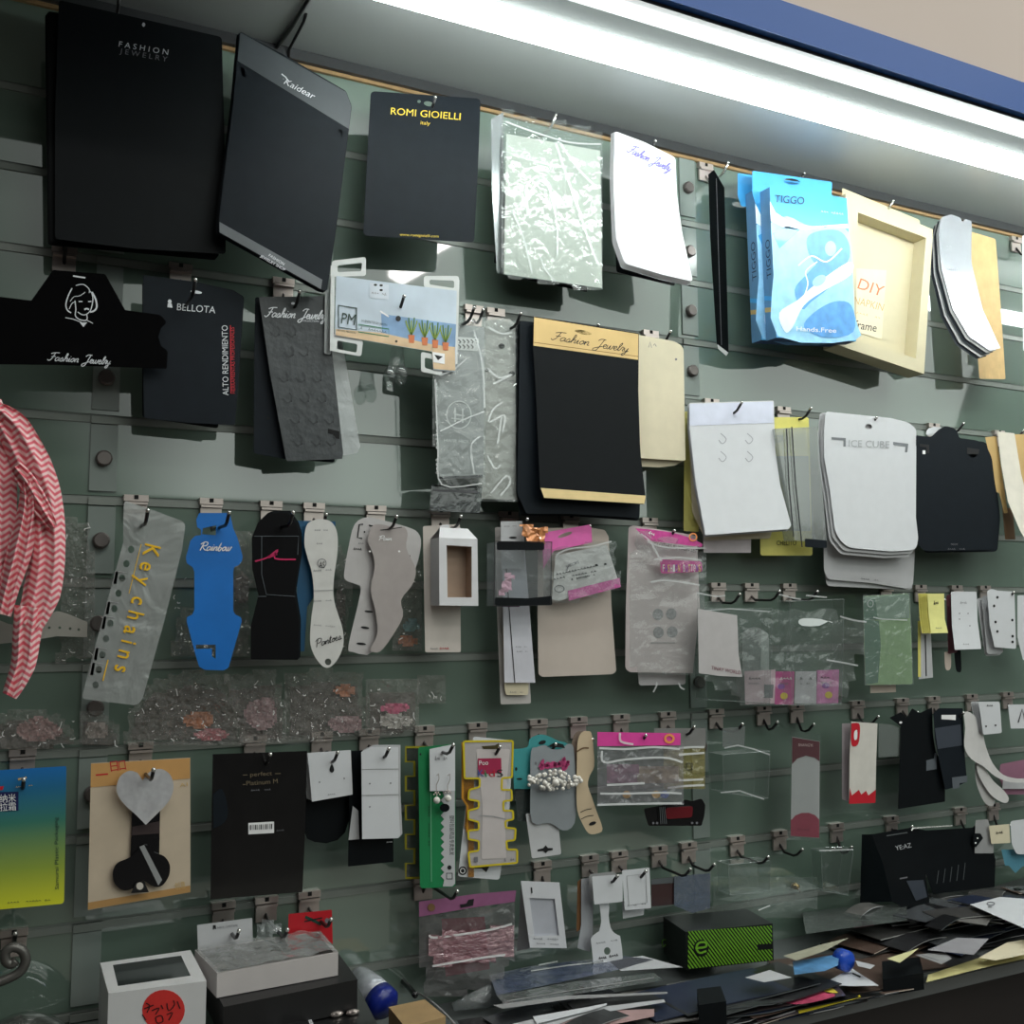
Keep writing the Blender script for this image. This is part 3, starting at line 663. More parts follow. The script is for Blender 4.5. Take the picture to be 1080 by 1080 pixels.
# PM card
t = T('hair_clip_card', 'wide card printed with a PM logo and potted plants in a white plastic holder', 'card')
WPL = M('white_plastic_holder', (205, 208, 206), .3, coat=.4); SP = V(.0615)
b = t.part('plastic_holder', 'white plastic holder with corner loops')
def loop(o, i): t.part('corner_loop').poly(SP, rr(o, 3), WPL, .0012, [rr(i, 2)])
loop([(350, 275), (386, 271), (386, 291), (350, 292)], [(356, 280), (382, 277), (381, 286), (356, 287)])
loop([(447, 291), (484, 291), (484, 309), (447, 303)], [(453, 295), (479, 296), (479, 304), (453, 300)])
loop([(350, 352), (383, 359), (381, 376), (349, 370)], [(356, 359), (377, 363), (376, 372), (355, 368)])
loop([(444, 371), (469, 376), (466, 396), (444, 392)], [(448, 377), (461, 380), (459, 391), (448, 388)])
b.line(SP, [(351, 280), (350, 370)], 4, WPL); t.part('plastic_edge').line(SP, [(483, 295), (481, 384)], 3, WPL)
t.part('side_strip').poly(V(.056), rr([(343, 288), (352, 290), (349, 374), (342, 373)], 2), F4, .001)
b = t.part('printed_card'); S = V(.0625)
b.poly(S, [(354.6, 291), (481.7, 306.7), (480.4, 392), (457, 390), (455.5, 371), (353, 354)], M('sky_print', (190, 202, 214), .35, var=.14, scale=18, coat=.3), .0008)
b.pr(S, [(402, 331), (481, 342), (480, 366), (456, 364), (403, 351)], M('plant_backdrop', (128, 160, 196), .4, var=.25, scale=30))
b.pr(S, [(354, 347), (403, 351), (455, 363), (455, 370.5), (354, 353.5)], M('wood_table_print', (214, 186, 150), .4, var=.1))
b.pr(S, [(455, 363), (480, 366), (480.2, 391), (457.3, 389)], M('wood_table_print', (0, 0, 0)))
for i, x_ in enumerate((434, 448, 459, 470)):
    y_ = 353+i*2.6; b.pr(S, [(x_-3.4, y_), (x_+3.4, y_+.5), (x_+2.6, y_+9), (x_-2.6, y_+8.6)], M('terracotta', (205, 118, 72), .5), .0007)
    for k in range(5): b.line(S, smooth([(x_, y_), (x_-4+2*k, y_-8), (x_-6+3*k, y_-15-3*(k % 2))], 3), 1.3, M('leaf_green' if k % 2 else 'leaf_light', (70, 112, 50) if k % 2 else (140, 160, 60), .5), .0009)
GRN = M('dark_green_ink', (40, 62, 56), .5)
b.line(S, [(357, 322), (376, 325), (376, 348), (357, 345)], 1.3, GRN, .0007, True); b.text(S, 'PM', (359.5, 341), (374, 343), 12, GRN, o=.0008)
b.line(S, [(378, 342), (410, 347), (410, 355), (378, 350)], 1, M('green_ink', (60, 130, 90), .5), .0007, True); b.scribble(S, (380, 347), (408, 352), 3, GRN, 10, .6, 2, .0008)
b.text(S, 'LA BARRETTE DU JARDIN', (381, 339), (408, 344), 2.6, GRN); b.text(S, 'PETITE MAISON', (355.5, 349), (375, 352), 2, GRN)
b.pr(S, [(390, 298), (410, 300), (410, 316), (390, 314)], M('faint_label', (205, 212, 222), .4), .0006)
for p in ((396, 300.5), (402, 306), (402, 301)): b.pr(S, ell(*p, 1.8, 1.2), INK, .0008)
b.scribble(S, (392, 310), (408, 312), 3, GYI, 6, .6, 3, .0008); b.pr(S, ell(420, 336, 2.8, 3), INK, .0008); b.pr(S, ell(418, 360, 1.3, 1.3), INK, .0008)
b.line(S, [(401, 328), (410, 334)], 1.6, WINK, .0008); b.pr(S, [(456, 371), (469, 373), (469, 384), (457, 382)], WINK, .0008); b.pr(S, [(458, 374), (467, 376), (462, 380)], INK, .001)
t.done()
hook(3, 402, (426, 313), 'poking through the PM card', L=.07, clip=False)
t = T('blister_bulb', 'small clear plastic twin blister hanging under the PM card', 'packaging'); b = t.part('p', smooth=True)
for x_, y_ in ((411, 398), (423, 396)): c = at(x_, y_, .05); b.ball(c, .0075, F3, 12, 8, (1, .7, 1.5))
b.poly(V(.05), [(413, 366), (425, 367), (428, 392), (408, 394)], F1, .0006); t.done()
# tall bags, glints drawn along their creases
hook(3, 498, (500, 326), 'above the bag with the round H emblem', L=.05)
X_, d_, z_ = hook(3, 468, (500, 325), 'holding the bag with the round H emblem', clip=False)
t = T('bagged_box', 'tall bagged grey box with a round white H emblem', 'box')
b = t.part('carton'); S = V(.056); q = [(457, 392), (482, 378), (512, 372), (510, 505), (463, 508)]
b.poly(S, [(458, 340), (511, 345), (510, 503), (462, 506)], M('bagged_grey', (163, 166, 166), .4, var=.03), .012)
EMB = M('emblem_white', (222, 225, 225), .4)
b.line(S, ell(484, 437.5, 13, 14.5, 24), 1.1, EMB, .0006, True); b.line(S, [(480, 430), (480, 445)], 1.6, EMB); b.line(S, [(488, 431), (488, 446)], 1.6, EMB); b.line(S, [(479, 437), (490, 438.5)], 1.6, EMB); b.line(S, [(476, 441), (492, 443)], 1, EMB)
b.text(S, 'HAIR HOUSE', (468, 466), (503, 468), 3.5, EMB)
b.pr(S, [(482, 355), (505, 357), (504.5, 370.5), (482, 369)], WINK, .0006)
for k in range(9): b.line(S, [(483.5+(k % 5)*4.4, 358+5.5*(k//5)), (486+(k % 5)*4.4, 360.5+5.5*(k//5)), (484.5+(k % 5)*4.4, 362+5.5*(k//5))], 1.1, INK, .0009)
b.line(S, [(463, 504), (509, 502)], 2.5, BK2); b.scribble(S, (462, 500), (462, 402), 3, WINK, 22, .7)
f = t.part('clear_bag'); f.film([(456, 335), (512, 336), (512, 512), (461, 511), (456, 400)], .0585, F1, .0015, 6, 5, .06)
for l in ([(500, 348), (509, 385), (511, 430)], [(463, 396), (478, 390), (492, 378)], [(464, 455), (490, 442), (511, 434)], [(459, 400), (462, 470), (466, 511), (508, 510)], [(500, 500), (497, 470), (507, 460)]): f.line(V(.061), smooth(l, 4), 1.5, FOLD_GLINT)
t.done()
t = T('tray_box', 'small dark clear-lidded case hanging below the H emblem bag', 'box'); b = t.part('p'); S = V(.045)
b.poly(S, rr([(455, 511), (509, 513), (506, 541), (453, 539)], 2), CL('smoky_plastic', (70, 76, 78), .55, .1, .1), .012); b.line(S, [(457, 517), (505, 519)], 2.4, GYI); b.line(S, [(456, 512), (508, 514)], 1.5, BK); t.done()
t = T('bagged_card', 'tall bagged pale card with punched holes left of the black and gold card', 'bag'); b = t.part('card'); S = V(.044)
b.poly(S, rr([(510, 338), (537, 336), (547, 345), (546, 527), (504, 526)], 2), M('bagged_pale', (172, 172, 167), .4, var=.03), .002)
for x_, y_, r_ in ((529, 365, 3.4), (540, 394, 3.4), (514, 391, 2.2)): b.pr(S, ell(x_, y_, r_, r_*.8), HOLE)
b.scribble(S, (513, 402), (543, 404), 5, GYI, 9, .7, 8)
f = t.part('clear_bag'); f.film([(509, 334), (547, 338), (547, 529), (503, 528)], .047, F1, .0018, 5, 9, .09)
for l in ([(514, 388), (526, 398), (540, 395), (520, 405)], [(530, 424), (520, 432), (516, 445), (532, 438), (530, 456)], [(514, 480), (522, 494), (528, 490)], [(518, 520), (534, 502), (538, 510), (528, 522)], [(529, 440), (525, 468)], [(515, 345), (530, 352), (540, 350)]): f.line(V(.0495), smooth(l, 4), 1.8, FOLD_GLINT)
t.done()
hook(3, 521, (549, 331), 'left of the black and gold card', L=.06)
# black and gold card
for i in (3, 2, 1):
    card('necklace_card', 'plain black card behind the black and gold necklace card', [(543.5+2.5*(3-i), 338), (600, 344), (672, 370), (676, 500), (675-.5*i, 545+1.5*i), (600, 541+i), (558-3*i, 541+i*.8), (546-.6*i, 520)], .045+.003*(3-i), BK2 if i != 2 else BK, 3, group='plain black cards behind the black and gold card')
AG = [(562.8, 333.6), (674, 351.6), (673.6, 380), (673, 439), (676, 482), (681, 526), (680, 532), (573.5, 525.5), (569.5, 515), (565, 410), (562, 365)]
cg = curl(.058, 400, 530, .006)
card('necklace_card', 'black necklace card with a gold Fashion Jewelry header and gold bottom strip', AG, cg, BK, [3, 2, 0, 0, 0, 1, 4, 4, 1, 0, 0], [
    ('pr', [(563.3, 334.5), (673.4, 352.4), (673, 379.5), (562.6, 364.5)], GOLD), ('pr', [(570.2, 514.6), (681, 522.8), (679.6, 531.4), (574, 525)], M('pale_gold_foil', (214, 190, 138), .4, .3)),
    ('line', [(562.6, 361), (673, 376)], .7, M('gold_line', (120, 90, 40), .5)), ('script', 'Fashion Jewelry', (581, 358), (662, 371.5), 9, INK, .75), ('pr', ell(615, 350.5, 9, 2.2, rot=.2), M('gold_slot', (110, 100, 30), .5))])
hook(3, 606, (631, 343), 'holding the black and gold card', clip=False)
card('earring_card', 'cream card with a rounded lower edge, hanging behind the plain cream one', [(655, 400), (718, 470), (721, 486), (712, 491), (695, 493), (676, 492), (660, 485)], .038, CR, 2)
card('earring_card', 'plain cream card with rounded top corners right of the gold headed card', [(655, 350), (712, 360), (721, 366), (722, 430), (723, 486), (670, 483)], .044, CR, [0, 5, 5, 0, 2, 0], [('pr', ell(713, 379, 1.2, 1.2), GYI), ('scribble', (684, 367), (694, 367), 7, GYI, 2, .6)])
hook(3, 684, (707, 350), 'holding the cream cards')
# big white card
card('backing_card', 'olive yellow card edge behind the big white card', [(722, 434), (737, 434), (737, 561), (721, 560)], .030, M('olive_card', (196, 190, 110), .5), 1)
card('backing_card', 'cream card behind the big white card, its lower edge showing', [(727, 470), (800, 480), (816, 555), (812, 568), (744, 570), (730, 540)], .036, CR, 2)
card('backing_card', 'pinkish white card hanging lowest behind the big white card', [(740, 520), (792, 520), (792, 583), (742, 583)], .032, M('pinkish_white', (214, 204, 208), .5), 1)
AB = [(727, 425), (816, 422.5), (817.5, 473), (823, 512), (834.5, 554), (832, 558), (790, 561), (744, 564.5), (734, 511), (727, 450)]
HB = M('hinge_bump', (160, 163, 168), .5)
bp = []
for x_ in (760, 788):
    for y_ in (463, 482): bp.append(('line', smooth([(x_, y_-6), (x_+6, y_), (x_+2, y_+5), (x_-2, y_+1)], 3), .8, HB))
for i in (2, 1): card('earring_card', 'white card right behind the big white card', [(x-i, y+i) for x, y in AB], curl(.047-.002*i, 430, 565, .014), WH2, 1, group='white cards behind the big white card')
card('earring_card', 'big curled white card with a blue tinted top band', AB, curl(.049, 430, 565, .014), WH, 1.5, [
    ('pr', [(727.4, 426), (815.4, 423.5), (815.8, 446), (727.6, 449)], M('pale_blue_band', (212, 216, 232), .5))]+bp+[('pr', ell(775, 429, 5, 1.8, rot=-.1), HB)])
hook(4, 748, (782, 425), 'holding the big white card', L=.06)
# yellow card & strapped clear case
YEL = M('yellow_card', (214, 206, 110), .5, var=.05)
t = T('packaging_card', 'yellow card with black print behind the clear strapped case', 'card'); b = t.part('p'); S = V(.034)
b.poly(S, rr([(800, 440), (853, 440), (857, 586), (802, 586)], 3), YEL, .0006); b.text(S, 'SOX', (817, 467), (827, 466), 8, INK); b.text(S, 'CHELITO', (819, 575), (840, 575), 5, INK)
b.pr(S, [(817, 481), (853, 481), (855, 560), (818, 560)], M('grey_green_panel', (150, 156, 140), .5)); t.done()
t = T('strapped_case', 'clear hanging case with two thin black elastic cords beside the ICE CUBE cards', 'case')
b = t.part('clear_case'); F_ = [at(*p, .056) for p in ((818, 452), (862, 450), (872, 572), (838, 570))]; B = [p+Vector((0, .02, 0)) for p in F_]
b.add(F_+B, [[0, 3, 2, 1], [4, 5, 6, 7], [0, 4, 7, 3], [3, 7, 6, 2], [1, 2, 6, 5], [0, 1, 5, 4]], CL('case_plastic', (200, 206, 205), .28, .1, .06, 15))
for o in ('elastic_cord', 'elastic_cord'):
    b = t.part(o); k = 0 if len(t.parts) == 2 else 1
    b.line(V(.058), [(829.5+5.5*k, 452-2*k), (832+7*k, 510), (837+9*k, 566+11*k)], 1.3, INK)
b = t.part('base_strip'); b.poly(V(.0575), rr([(849, 568), (872, 570), (872, 578), (849, 577)], 1.5), BK2, .004); t.done()
hook(4, 824, (855, 431), 'holding the clear strapped case', L=.06)
# ICE CUBE
for k, (lab, q, d_) in enumerate((('white card hanging lowest behind the ICE CUBE cards', [(866, 440), (955, 450), (964, 580), (962, 621), (958, 622), (872, 618), (869, 600)], .034),
    ('white card with faint print, second lowest behind the ICE CUBE card', [(868, 440), (958, 450), (965, 580), (963, 617), (957, 621), (920, 615), (873, 611), (869, 602)], .038))):
    card('phone_case_card', lab, q, d_, WH2, 4, [('scribble', (908, 611), (927, 613), 2, GYI, 8, .5)] if k else ())
AI = [(869, 455), (871, 434), (940, 441), (958, 445.5), (966.5, 452.5), (966, 545.6), (968.5, 568), (966, 580), (940, 581.6), (893, 577.5), (881, 563), (875, 515), (869, 482)]
for i in (2, 1): card('phone_case_card', 'white card showing just below the ICE CUBE card', [(x-3.2*i, y+(3.5*i if y > 500 else 1)) for x, y in AI], curl(.052-.003*i, 470, 580, .006), WH2, 4, group='white cards right behind the ICE CUBE card')
SLT = M('cut_slot_shadow', (120, 124, 128), .6)
card('phone_case_card', 'white rounded card embossed with ICE CUBE between two cut slots', AI, curl(.052, 470, 580, .006), WH, [2, 3, 0, 3, 4, 0, 3, 8, 0, 12, 8, 0, 0], [
    ('text', 'ICE CUBE', (895, 471), (938, 472.5), 7.5, M('emboss_grey', (168, 172, 174), .5)), ('pr', [(877, 461), (892, 462), (892, 471), (889.5, 471), (889.5, 464.5), (877, 463.5)], SLT), ('pr', [(942, 466), (958, 468), (957, 477), (954.5, 477), (955, 471), (942, 469)], SLT)], holes=[ell(916, 450, 3.6, 2.8)])
hook(4, 893, (924, 441), 'holding the ICE CUBE cards', clip=False)
# black rounded tags
card('phone_strap_tag', 'white card rounding out above the big black tag', [(976, 459), (978, 452), (986, 450), (1000, 452), (1004, 462)], .046, WH, 3)
for i in (2, 1): card('phone_strap_tag', 'black tag behind the big rounded black tag', [(968+i, 452+8), (1036+2*i, 466), (1044+2*i, 482), (1052+1.5*i, 546), (1050+i, 582), (974, 583)], .05-.003*i, BK2, 5, group='black tags behind the rounded one')
card('phone_strap_tag', 'big black rounded tag with a humped top and two slots', [(966, 459), (982, 461), (990, 453), (997, 449), (1008, 452), (1012, 462), (1035.5, 465), (1042.5, 482), (1051, 546), (1048, 580), (974, 581.5), (966, 570)], .052, BK2, [1, 3, 3, 3, 4, 2, 8, 4, 4, 8, 6, 2], [
    ('pr', [(970, 468), (980, 469), (980, 478), (977, 478), (977, 472), (970, 471)], INK), ('pr', [(1020, 472), (1033, 474), (1032, 479), (1020, 479)], INK), ('text', 'MADE IN', (1003, 575), (1010, 575), 2, GYI), ('scribble', (1000, 580), (1018, 580), 2, GYI, 9, .5), ('pr', [(973, 475), (976, 475), (976, 479), (973, 479)], WINK)],
    holes=[ell(1026, 480, 4, 3)])
hook(4, 982, (1016, 447), 'holding the big black tag', L=.06)
card('kraft_card', 'tan kraft card right of the big black tag', [(1039, 461), (1051, 460), (1063, 541), (1059, 541.5), (1054, 520), (1051, 519), (1047, 495)], .046, TAN, 1)
card('kraft_card', 'brown card hanging low right of the big black tag', [(1057, 535), (1068, 536), (1071, 569), (1060, 569)], .04, M('brown_card', (110, 84, 58), .6), 1)
card('kraft_card', 'tan card cut by the right border beside the curled cream card', [(1069, 458), (1095, 458), (1100, 540), (1076, 520)], .047, TAN, 1)
card('jewelry_card', 'long curled cream white card near the right border', [(1052, 455), (1070, 457), (1077, 500), (1096, 572), (1088, 580), (1076, 560), (1063, 529), (1056, 490)], curl(.05, 460, 575, .02), M('warm_white', (222, 216, 202), .5), 1)
hook(4, 1051, (1079, 455), 'holding the curled cream white card', L=.06)
# ================================================================ third row
hook(6, 143, (158, 539), 'holding the Key chains sleeve', L=.07)
t = T('key_chain_sleeve', 'long clear sleeve with a punched edge and yellow Key chains lettering', 'sleeve')
S = V(.055); YIN = M('yellow_lettering', (242, 192, 40), .4)
o = [(131, 528), (160, 537.5), (196, 551), (192, 580), (172, 660), (150, 738), (144, 744), (86, 737), (98, 690), (130, 572), (130, 545)]
hl = [ell(x/4, 500+y/4, 3.4, 3.9, 12) for x, y in ((553, 318), (533, 378), (515, 440), (500, 503), (482, 568), (465, 630), (447, 695), (432, 762), (417, 825), (403, 890))]
b = t.part('sleeve'); b.poly(S, rr(o, [3, 0, 6, 0, 0, 5, 5, 5, 0, 0, 0]), CL('sleeve_plastic', (196, 200, 198), .42, .2, .35, 22), .0012, hl)
for x, y in ((515, 440), (482, 568), (465, 630), (432, 762), (417, 825)):
    cx, cy = x/4, 500+y/4; b.line(S, [(cx-7, cy-8), (cx+5, cy-6)], .8, GR2); b.line(S, [(cx-7, cy-8), (cx-10, cy+7)], .8, GR2)
    for k in range(2): b.pr(S, [(cx-8, cy-7), (cx-4, cy-7), (cx-6, cy+6), (cx-10, cy+5)], M('strip_pale', (176, 172, 160), .5), .0003)
for k_ in (0, .45, .9): b.text(S, 'K e y  c h a i n s', (153+k_, 573), (120+k_, 707), 17.5, YIN, o=.0006+k_*.0006)
b.line(S, [(108.5, 718), (114, 696)], 1.2, YIN); b.line(S, [(149, 574), (136, 626)], .7, YIN)
f = t.part('inner_film'); f.film([(150, 560), (185, 560), (145, 725), (112, 725)], .051, F2, .0025, 6, 4, .07); t.done()
hook(6, 222, (243, 541), 'holding the blue bracelet card')
BLU = M('bright_blue_card', (22, 108, 190), .35, var=.1, scale=25, coat=.2)
ABL = [(210, 541), (242.5, 541), (246, 557.5), (250, 566), (256, 587), (255, 592), (252, 596), (247, 598), (246, 603), (246, 644), (248, 648), (254, 651), (255, 655), (248, 680), (241, 704), (236, 707), (216, 706.5), (210, 703), (206, 690), (197, 656), (197, 651), (203, 648), (205, 643), (205, 603), (203, 598), (197, 594), (196, 588), (201, 570), (206, 565), (212, 564.5), (212, 558.5), (208, 556), (207, 548)]
card('bracelet_card', 'bright blue scalloped bracelet card with a white Rainbow script', ABL, .052, BLU, 1, [('script', 'Rainbow', (210, 580.5), (243, 581), 9, WINK, 1.0)],
     holes=[[(214, 557), (228, 554), (227.5, 564.5), (213, 563.5)], [(206.5, 680), (227.5, 680), (227.5, 695), (223.5, 692), (223.5, 684), (206.5, 684.5)]], t=.001)
hook(6, 285, (309, 541), 'holding the black sock card')
SOC = [(272, 551), (280, 543.5), (286, 541), (304, 541), (312.5, 553), (316, 565), (316, 587), (310, 625), (315, 655), (314.5, 696), (264.5, 695.5), (264.5, 660), (272.5, 628), (266, 600), (265.5, 567)]
for i in (2, 1): card('sock_card', 'black card behind the black sock card with the magenta mark', [(x+1.2*i, y-1.2*i) for x, y in SOC], .05-.002*i, BK, 1, group='black cards behind the sock card')
LNK = M('grey_line_ink', (78, 84, 90), .5)
card('sock_card', 'waisted black sock card with grey outlines and a magenta mark', SOC, .052, M('matte_black_card', (12, 12, 14), .7, spec=.1), 1, [
    ('line', [(268, 565.5), (315, 565.5), (314, 585)], .7, LNK), ('line', [(276, 566), (276, 606), (281, 627), (311, 629)], .7, LNK), ('line', [(271, 629), (281, 629)], .7, LNK), ('line', smooth([(269, 592), (282, 588), (293, 580), (290, 589), (312, 590)], 4), 1.6, M('magenta_ink', (190, 30, 90), .4)), ('line', [(283, 588), (292, 584)], 2.2, M('magenta_ink', (0, 0, 0)))])
hook(6, 330, (344, 543), 'holding the white sole shaped card', L=.055)
card('insole_card', 'dark teal blue card behind the white sole shaped card', [(312, 549), (354, 550), (351, 600), (324, 640), (321, 687), (314, 687), (313, 600)], .043, M('teal_blue_card', (18, 74, 108), .45), 1)
SOLE = smooth([(321, 572), (323, 555), (330, 549), (340, 547.5), (350, 551), (355.5, 562), (356, 582), (352, 612), (352.5, 634), (361, 662), (362, 681), (355, 697), (345, 704.5), (335, 697), (327.5, 680), (328, 655), (331, 630), (329, 605), (323.5, 585)], 4, True)
card('insole_card', 'white shoe sole shaped card with a hole near its rounded toe', SOLE, .05, M('matte_white_card', (205, 204, 200), .6), 0, [
    ('line', [(331, 623), (352, 622.5)], .8, GR2), ('line', ell(339.5, 594, 4.5, 4.5), .7, GYI, .0005, True), ('text', 'AS', (336.5, 599), (342.5, 599), 7, INK), ('scribble', (331, 603), (350, 602), 2.5, GYI, 9, .6), ('scribble', (332, 560), (346, 560), 2, GYI, 9, .5),
    ('scribble', (334, 574), (342, 574), 1.6, GYI, 5, .5), ('script', 'Pantoes', (333, 683), (360, 674), 8, INK, .7), ('scribble', (331, 635), (350, 634), 2, GYI, 9, .5), ('scribble', (331, 660), (356, 662), 2, GYI, 12, .4)], holes=[ell(346, 698, 3.4, 3.4)])
hook(6, 395, (418, 545), 'holding the grey stocking card')
LEG = smooth([(374, 553), (387, 545.5), (405, 549), (430, 556), (441, 562), (444, 575), (438, 600), (425, 625), (404, 640), (394, 687), (372, 687.5), (367.5, 681), (377, 640), (380.5, 620), (375, 616), (365, 612), (363, 604), (368, 575)], 3, True)
card('stocking_card', 'pale trouser shaped card with black frame print behind the grey stocking card', LEG, .044, M('pale_grey_card', (184, 181, 180), .5), 0, [
    ('line', [(383, 553), (379, 553), (377, 567), (382, 568)], 1.4, INK), ('line', [(389, 554), (394, 555)], 1.4, INK), ('pr', ell(384.5, 561, .9, .9), INK), ('pr', ell(391, 561, .9, .9), INK), ('scribble', (373, 580), (384, 581), 3, INK, 5, .9), ('scribble', (378, 574), (384, 574), 2, GYI, 3, .6), ('scribble', (426, 587), (437, 588), 2.5, INK, 6, .6), ('scribble', (428, 592), (436, 595), 2, INK, 5, .6),
    ('pr', ell(389, 645, 4.5, 1.1, rot=.1), INK), ('pr', ell(385, 662, 4.5, 1.3, rot=.15), INK), ('pr', ell(381, 679, 5, 1.3, rot=.1), INK)])
card('stocking_card', 'plain grey stocking shaped card hung by its waist', smooth([(392.5, 555), (402, 553), (415, 556), (426, 556), (430, 563), (428.5, 578), (437, 596), (438.5, 606), (434, 618), (423, 633), (425, 650), (413, 672), (401, 687), (392, 687), (391, 683), (398, 668), (396, 645), (391, 622), (395, 600), (393.5, 585), (388, 570)], 3, True), .05,
     M('warm_grey_card', (164, 156, 153), .55), 0, [('script', 'Pain', (399, 570), (413, 570), 5, WINK, .7), ('line', [(401, 559), (412, 558), (424, 556)], .8, INK), ('pr', ell(390, 581.5, 1.2, 1), WINK), ('pr', ell(421, 581.5, 1.2, 1), WINK)])
# white window box
hook(6, 463, (486, 545), 'holding the small white window box')
card('backing_card', 'slim cream white card hanging behind the small white window box', [(446, 555), (485, 552.5), (486, 688), (448.4, 688)], .036, M('cream_white', (206, 198, 190), .55), 2, [('scribble', (454, 685), (462, 685), 2, GYI, 4, .5), ('scribble', (464, 685), (479, 685), 2.4, RED, 6, .8)])
t = T('window_box', 'small white hanging box with a beige window and folded roof flap', 'box'); WB = M('white_box_board', (214, 214, 216), .5, var=.02)
Sf = V(.062); F = [Sf(*p) for p in ((463, 567), (503.5, 568.6), (504.5, 639), (463.5, 638.5))]; B = [f+Vector((0, .024, 0)) for f in F]
win = [(471, 575), (497.5, 576.5), (497.5, 630), (472, 630)]; Wf = [Sf(*p) for p in win]; Wb = [f+Vector((0, .015, 0)) for f in Wf]
b = t.part('carton'); b.poly(Sf, [(463, 567), (503.5, 568.6), (504.5, 639), (463.5, 638.5)], WB, .0005, [win]); b.add(F+B, [[0, 4, 7, 3], [3, 7, 6, 2], [1, 2, 6, 5]], WB)
tp = [(F[0]+B[0])/2+Vector((0, 0, .012)), (F[1]+B[1])/2+Vector((0, 0, .012))]
b.add([F[0], F[1], tp[1]+Vector((-.006, 0, 0)), tp[0]+Vector((.006, 0, 0)), B[1], B[0]], [[0, 1, 2, 3], [4, 5, 3, 2]], WB)
b = t.part('window_recess'); b.add(Wf+Wb, [[0, 1, 5, 4], [1, 2, 6, 5], [2, 3, 7, 6], [3, 0, 4, 7]], M('beige_recess', (160, 138, 120), .6)); b.add(Wb, [[0, 1, 2, 3]], M('beige_recess', (0, 0, 0)))
b = t.part('hang_tab'); b.poly(V(.05), rr([(464, 554), (474, 553), (474, 567), (464, 567)], 2), WB, .0006); b.poly(V(.05), rr([(478, 557), (486, 556), (487, 567), (479, 567)], 2), WB, .0006); t.done()
# cable card with clear case
hook(6, 535, (556, 548), 'holding the clear case with black ends')
card('cable_card', 'longest pale card at the back of the clear case with black ends', [(522, 556), (550, 556), (560, 742), (528, 743), (524, 642)], .03, M('grey_white', (186, 182, 178), .5), 2)
card('cable_card', 'small cream card end showing under the folded white leaflet', [(530, 660), (556, 660), (557.5, 724), (557, 733), (534, 733), (532, 725)], .034, CR, 2, [('scribble', (538, 731), (552, 731), 2, GYI, 8, .4)])
card('cable_card', 'folded white leaflet with a dark diagonal fold line', [(529, 560), (552, 560), (558.5, 642), (564.5, 720), (532, 720)], .038, M('leaflet_white', (206, 206, 214), .5), .5, [('line', [(534, 600), (537, 642), (543, 720)], .9, INK), ('scribble', (544, 683), (556, 683), 2, GYI, 8, .3), ('scribble', (545, 688), (557, 688), 2, GYI, 8, .3)])
card('cable_card', 'short white card header above the clear case with black ends', [(528, 550), (551, 549.5), (553, 600), (529, 600)], .042, WH2, 1, [('pr', ell(541, 567, 4, 1.2), INK), ('scribble', (532, 556), (545, 555.5), 2, GYI, 9, .4)])
t = T('clear_case', 'clear box with black end bands and thin black edges', 'case'); b = t.part('clear_body')
F_ = [at(*p, .062) for p in ((521, 572), (582, 572), (582, 638), (521, 639))]; B = [p+Vector((0, .018, 0)) for p in F_]
b.add(F_+B, [[0, 3, 2, 1], [4, 5, 6, 7], [0, 4, 7, 3], [3, 7, 6, 2], [1, 2, 6, 5], [0, 1, 5, 4]], CL('case_film', (215, 220, 222), .12, .06, .1, 25))
S = V(.0625)
b = t.part('end_band', 'black upper end band'); b.poly(S, rr([(524, 571.5), (574, 572), (574, 580), (524, 580)], 2), BK, .006)
b = t.part('end_band', 'black lower end band'); b.poly(S, rr([(522, 630), (556, 631), (582, 628.5), (582.5, 638), (522, 639)], 2), BK, .006)
b = t.part('edge_wire'); b.line(V(.0632), [(521, 571), (582, 571.6), (580.5, 638), (521, 639.5), (522, 571)], 1.0, INK)
b = t.part('candy_print', 'small pink and orange printed film inside'); b.film([(526, 631), (545, 631), (548, 640), (528, 640)], .056, M('plum_film', (120, 50, 110), .2, var=.3, scale=120), .002, 3, 3, .2)
b.film([(535, 604), (543, 606), (536, 626), (526, 628)], .058, M('pink_film', (230, 180, 200), .15, var=.2, scale=90), .003, 3, 6, .2); t.done()
t = T('candy_film_wrapper', 'scrap of orange and pink shiny wrapper film beside the hook above the clear case', 'wrapper'); b = t.part('p')
b.film([(548, 553), (578, 556), (574, 574), (556, 573)], .052, M('orange_film', (210, 140, 90), .15, .2, var=.4, scale=90, coat=.5), .003, 3, 9, .2); t.done()
# cream card and pink sleeve
card('backing_card', 'wide plain pinkish cream card behind the tilted pink dotted sleeve', [(567, 575), (574, 557), (620, 556), (638, 559), (642, 566), (645, 640), (650, 708), (646, 711), (572, 714), (568, 711), (567, 650)], .036, M('pinkish_cream', (190, 178, 168), .55, var=.02), 2)
hook(6, 600, (622, 555), 'holding the pink dotted sleeve', L=.065)
PDOT = M('pink_dotted_print', (205, 100, 165), .35, var=.2, scale=400)
t = T('hair_tie_sleeve', 'tilted clear sleeve with pink header, white label and pink dotted bottom band', 'sleeve'); S = V(.050)
b = t.part('header'); b.poly(S, [(572, 562), (623.5, 553), (624.6, 572), (584, 581), (573, 600)], M('pink_header', (214, 98, 168), .35, var=.08, scale=60), .0006, [ell(596, 564, 8, 2, rot=-.35)])
b = t.part('label_insert'); b.poly(V(.0495), [(586, 586), (640, 574), (652, 612), (590, 634), (582, 632)], M('pale_label', (196, 194, 194), .4, var=.05, scale=50), .0006)
for k, (p, q, h_) in enumerate((((587, 607), (632, 597), 2.2), ((584, 612), (630, 603), 2), ((603, 612), (628, 607), 2))): b.scribble(S, p, q, h_, INK, 14, .9, k)
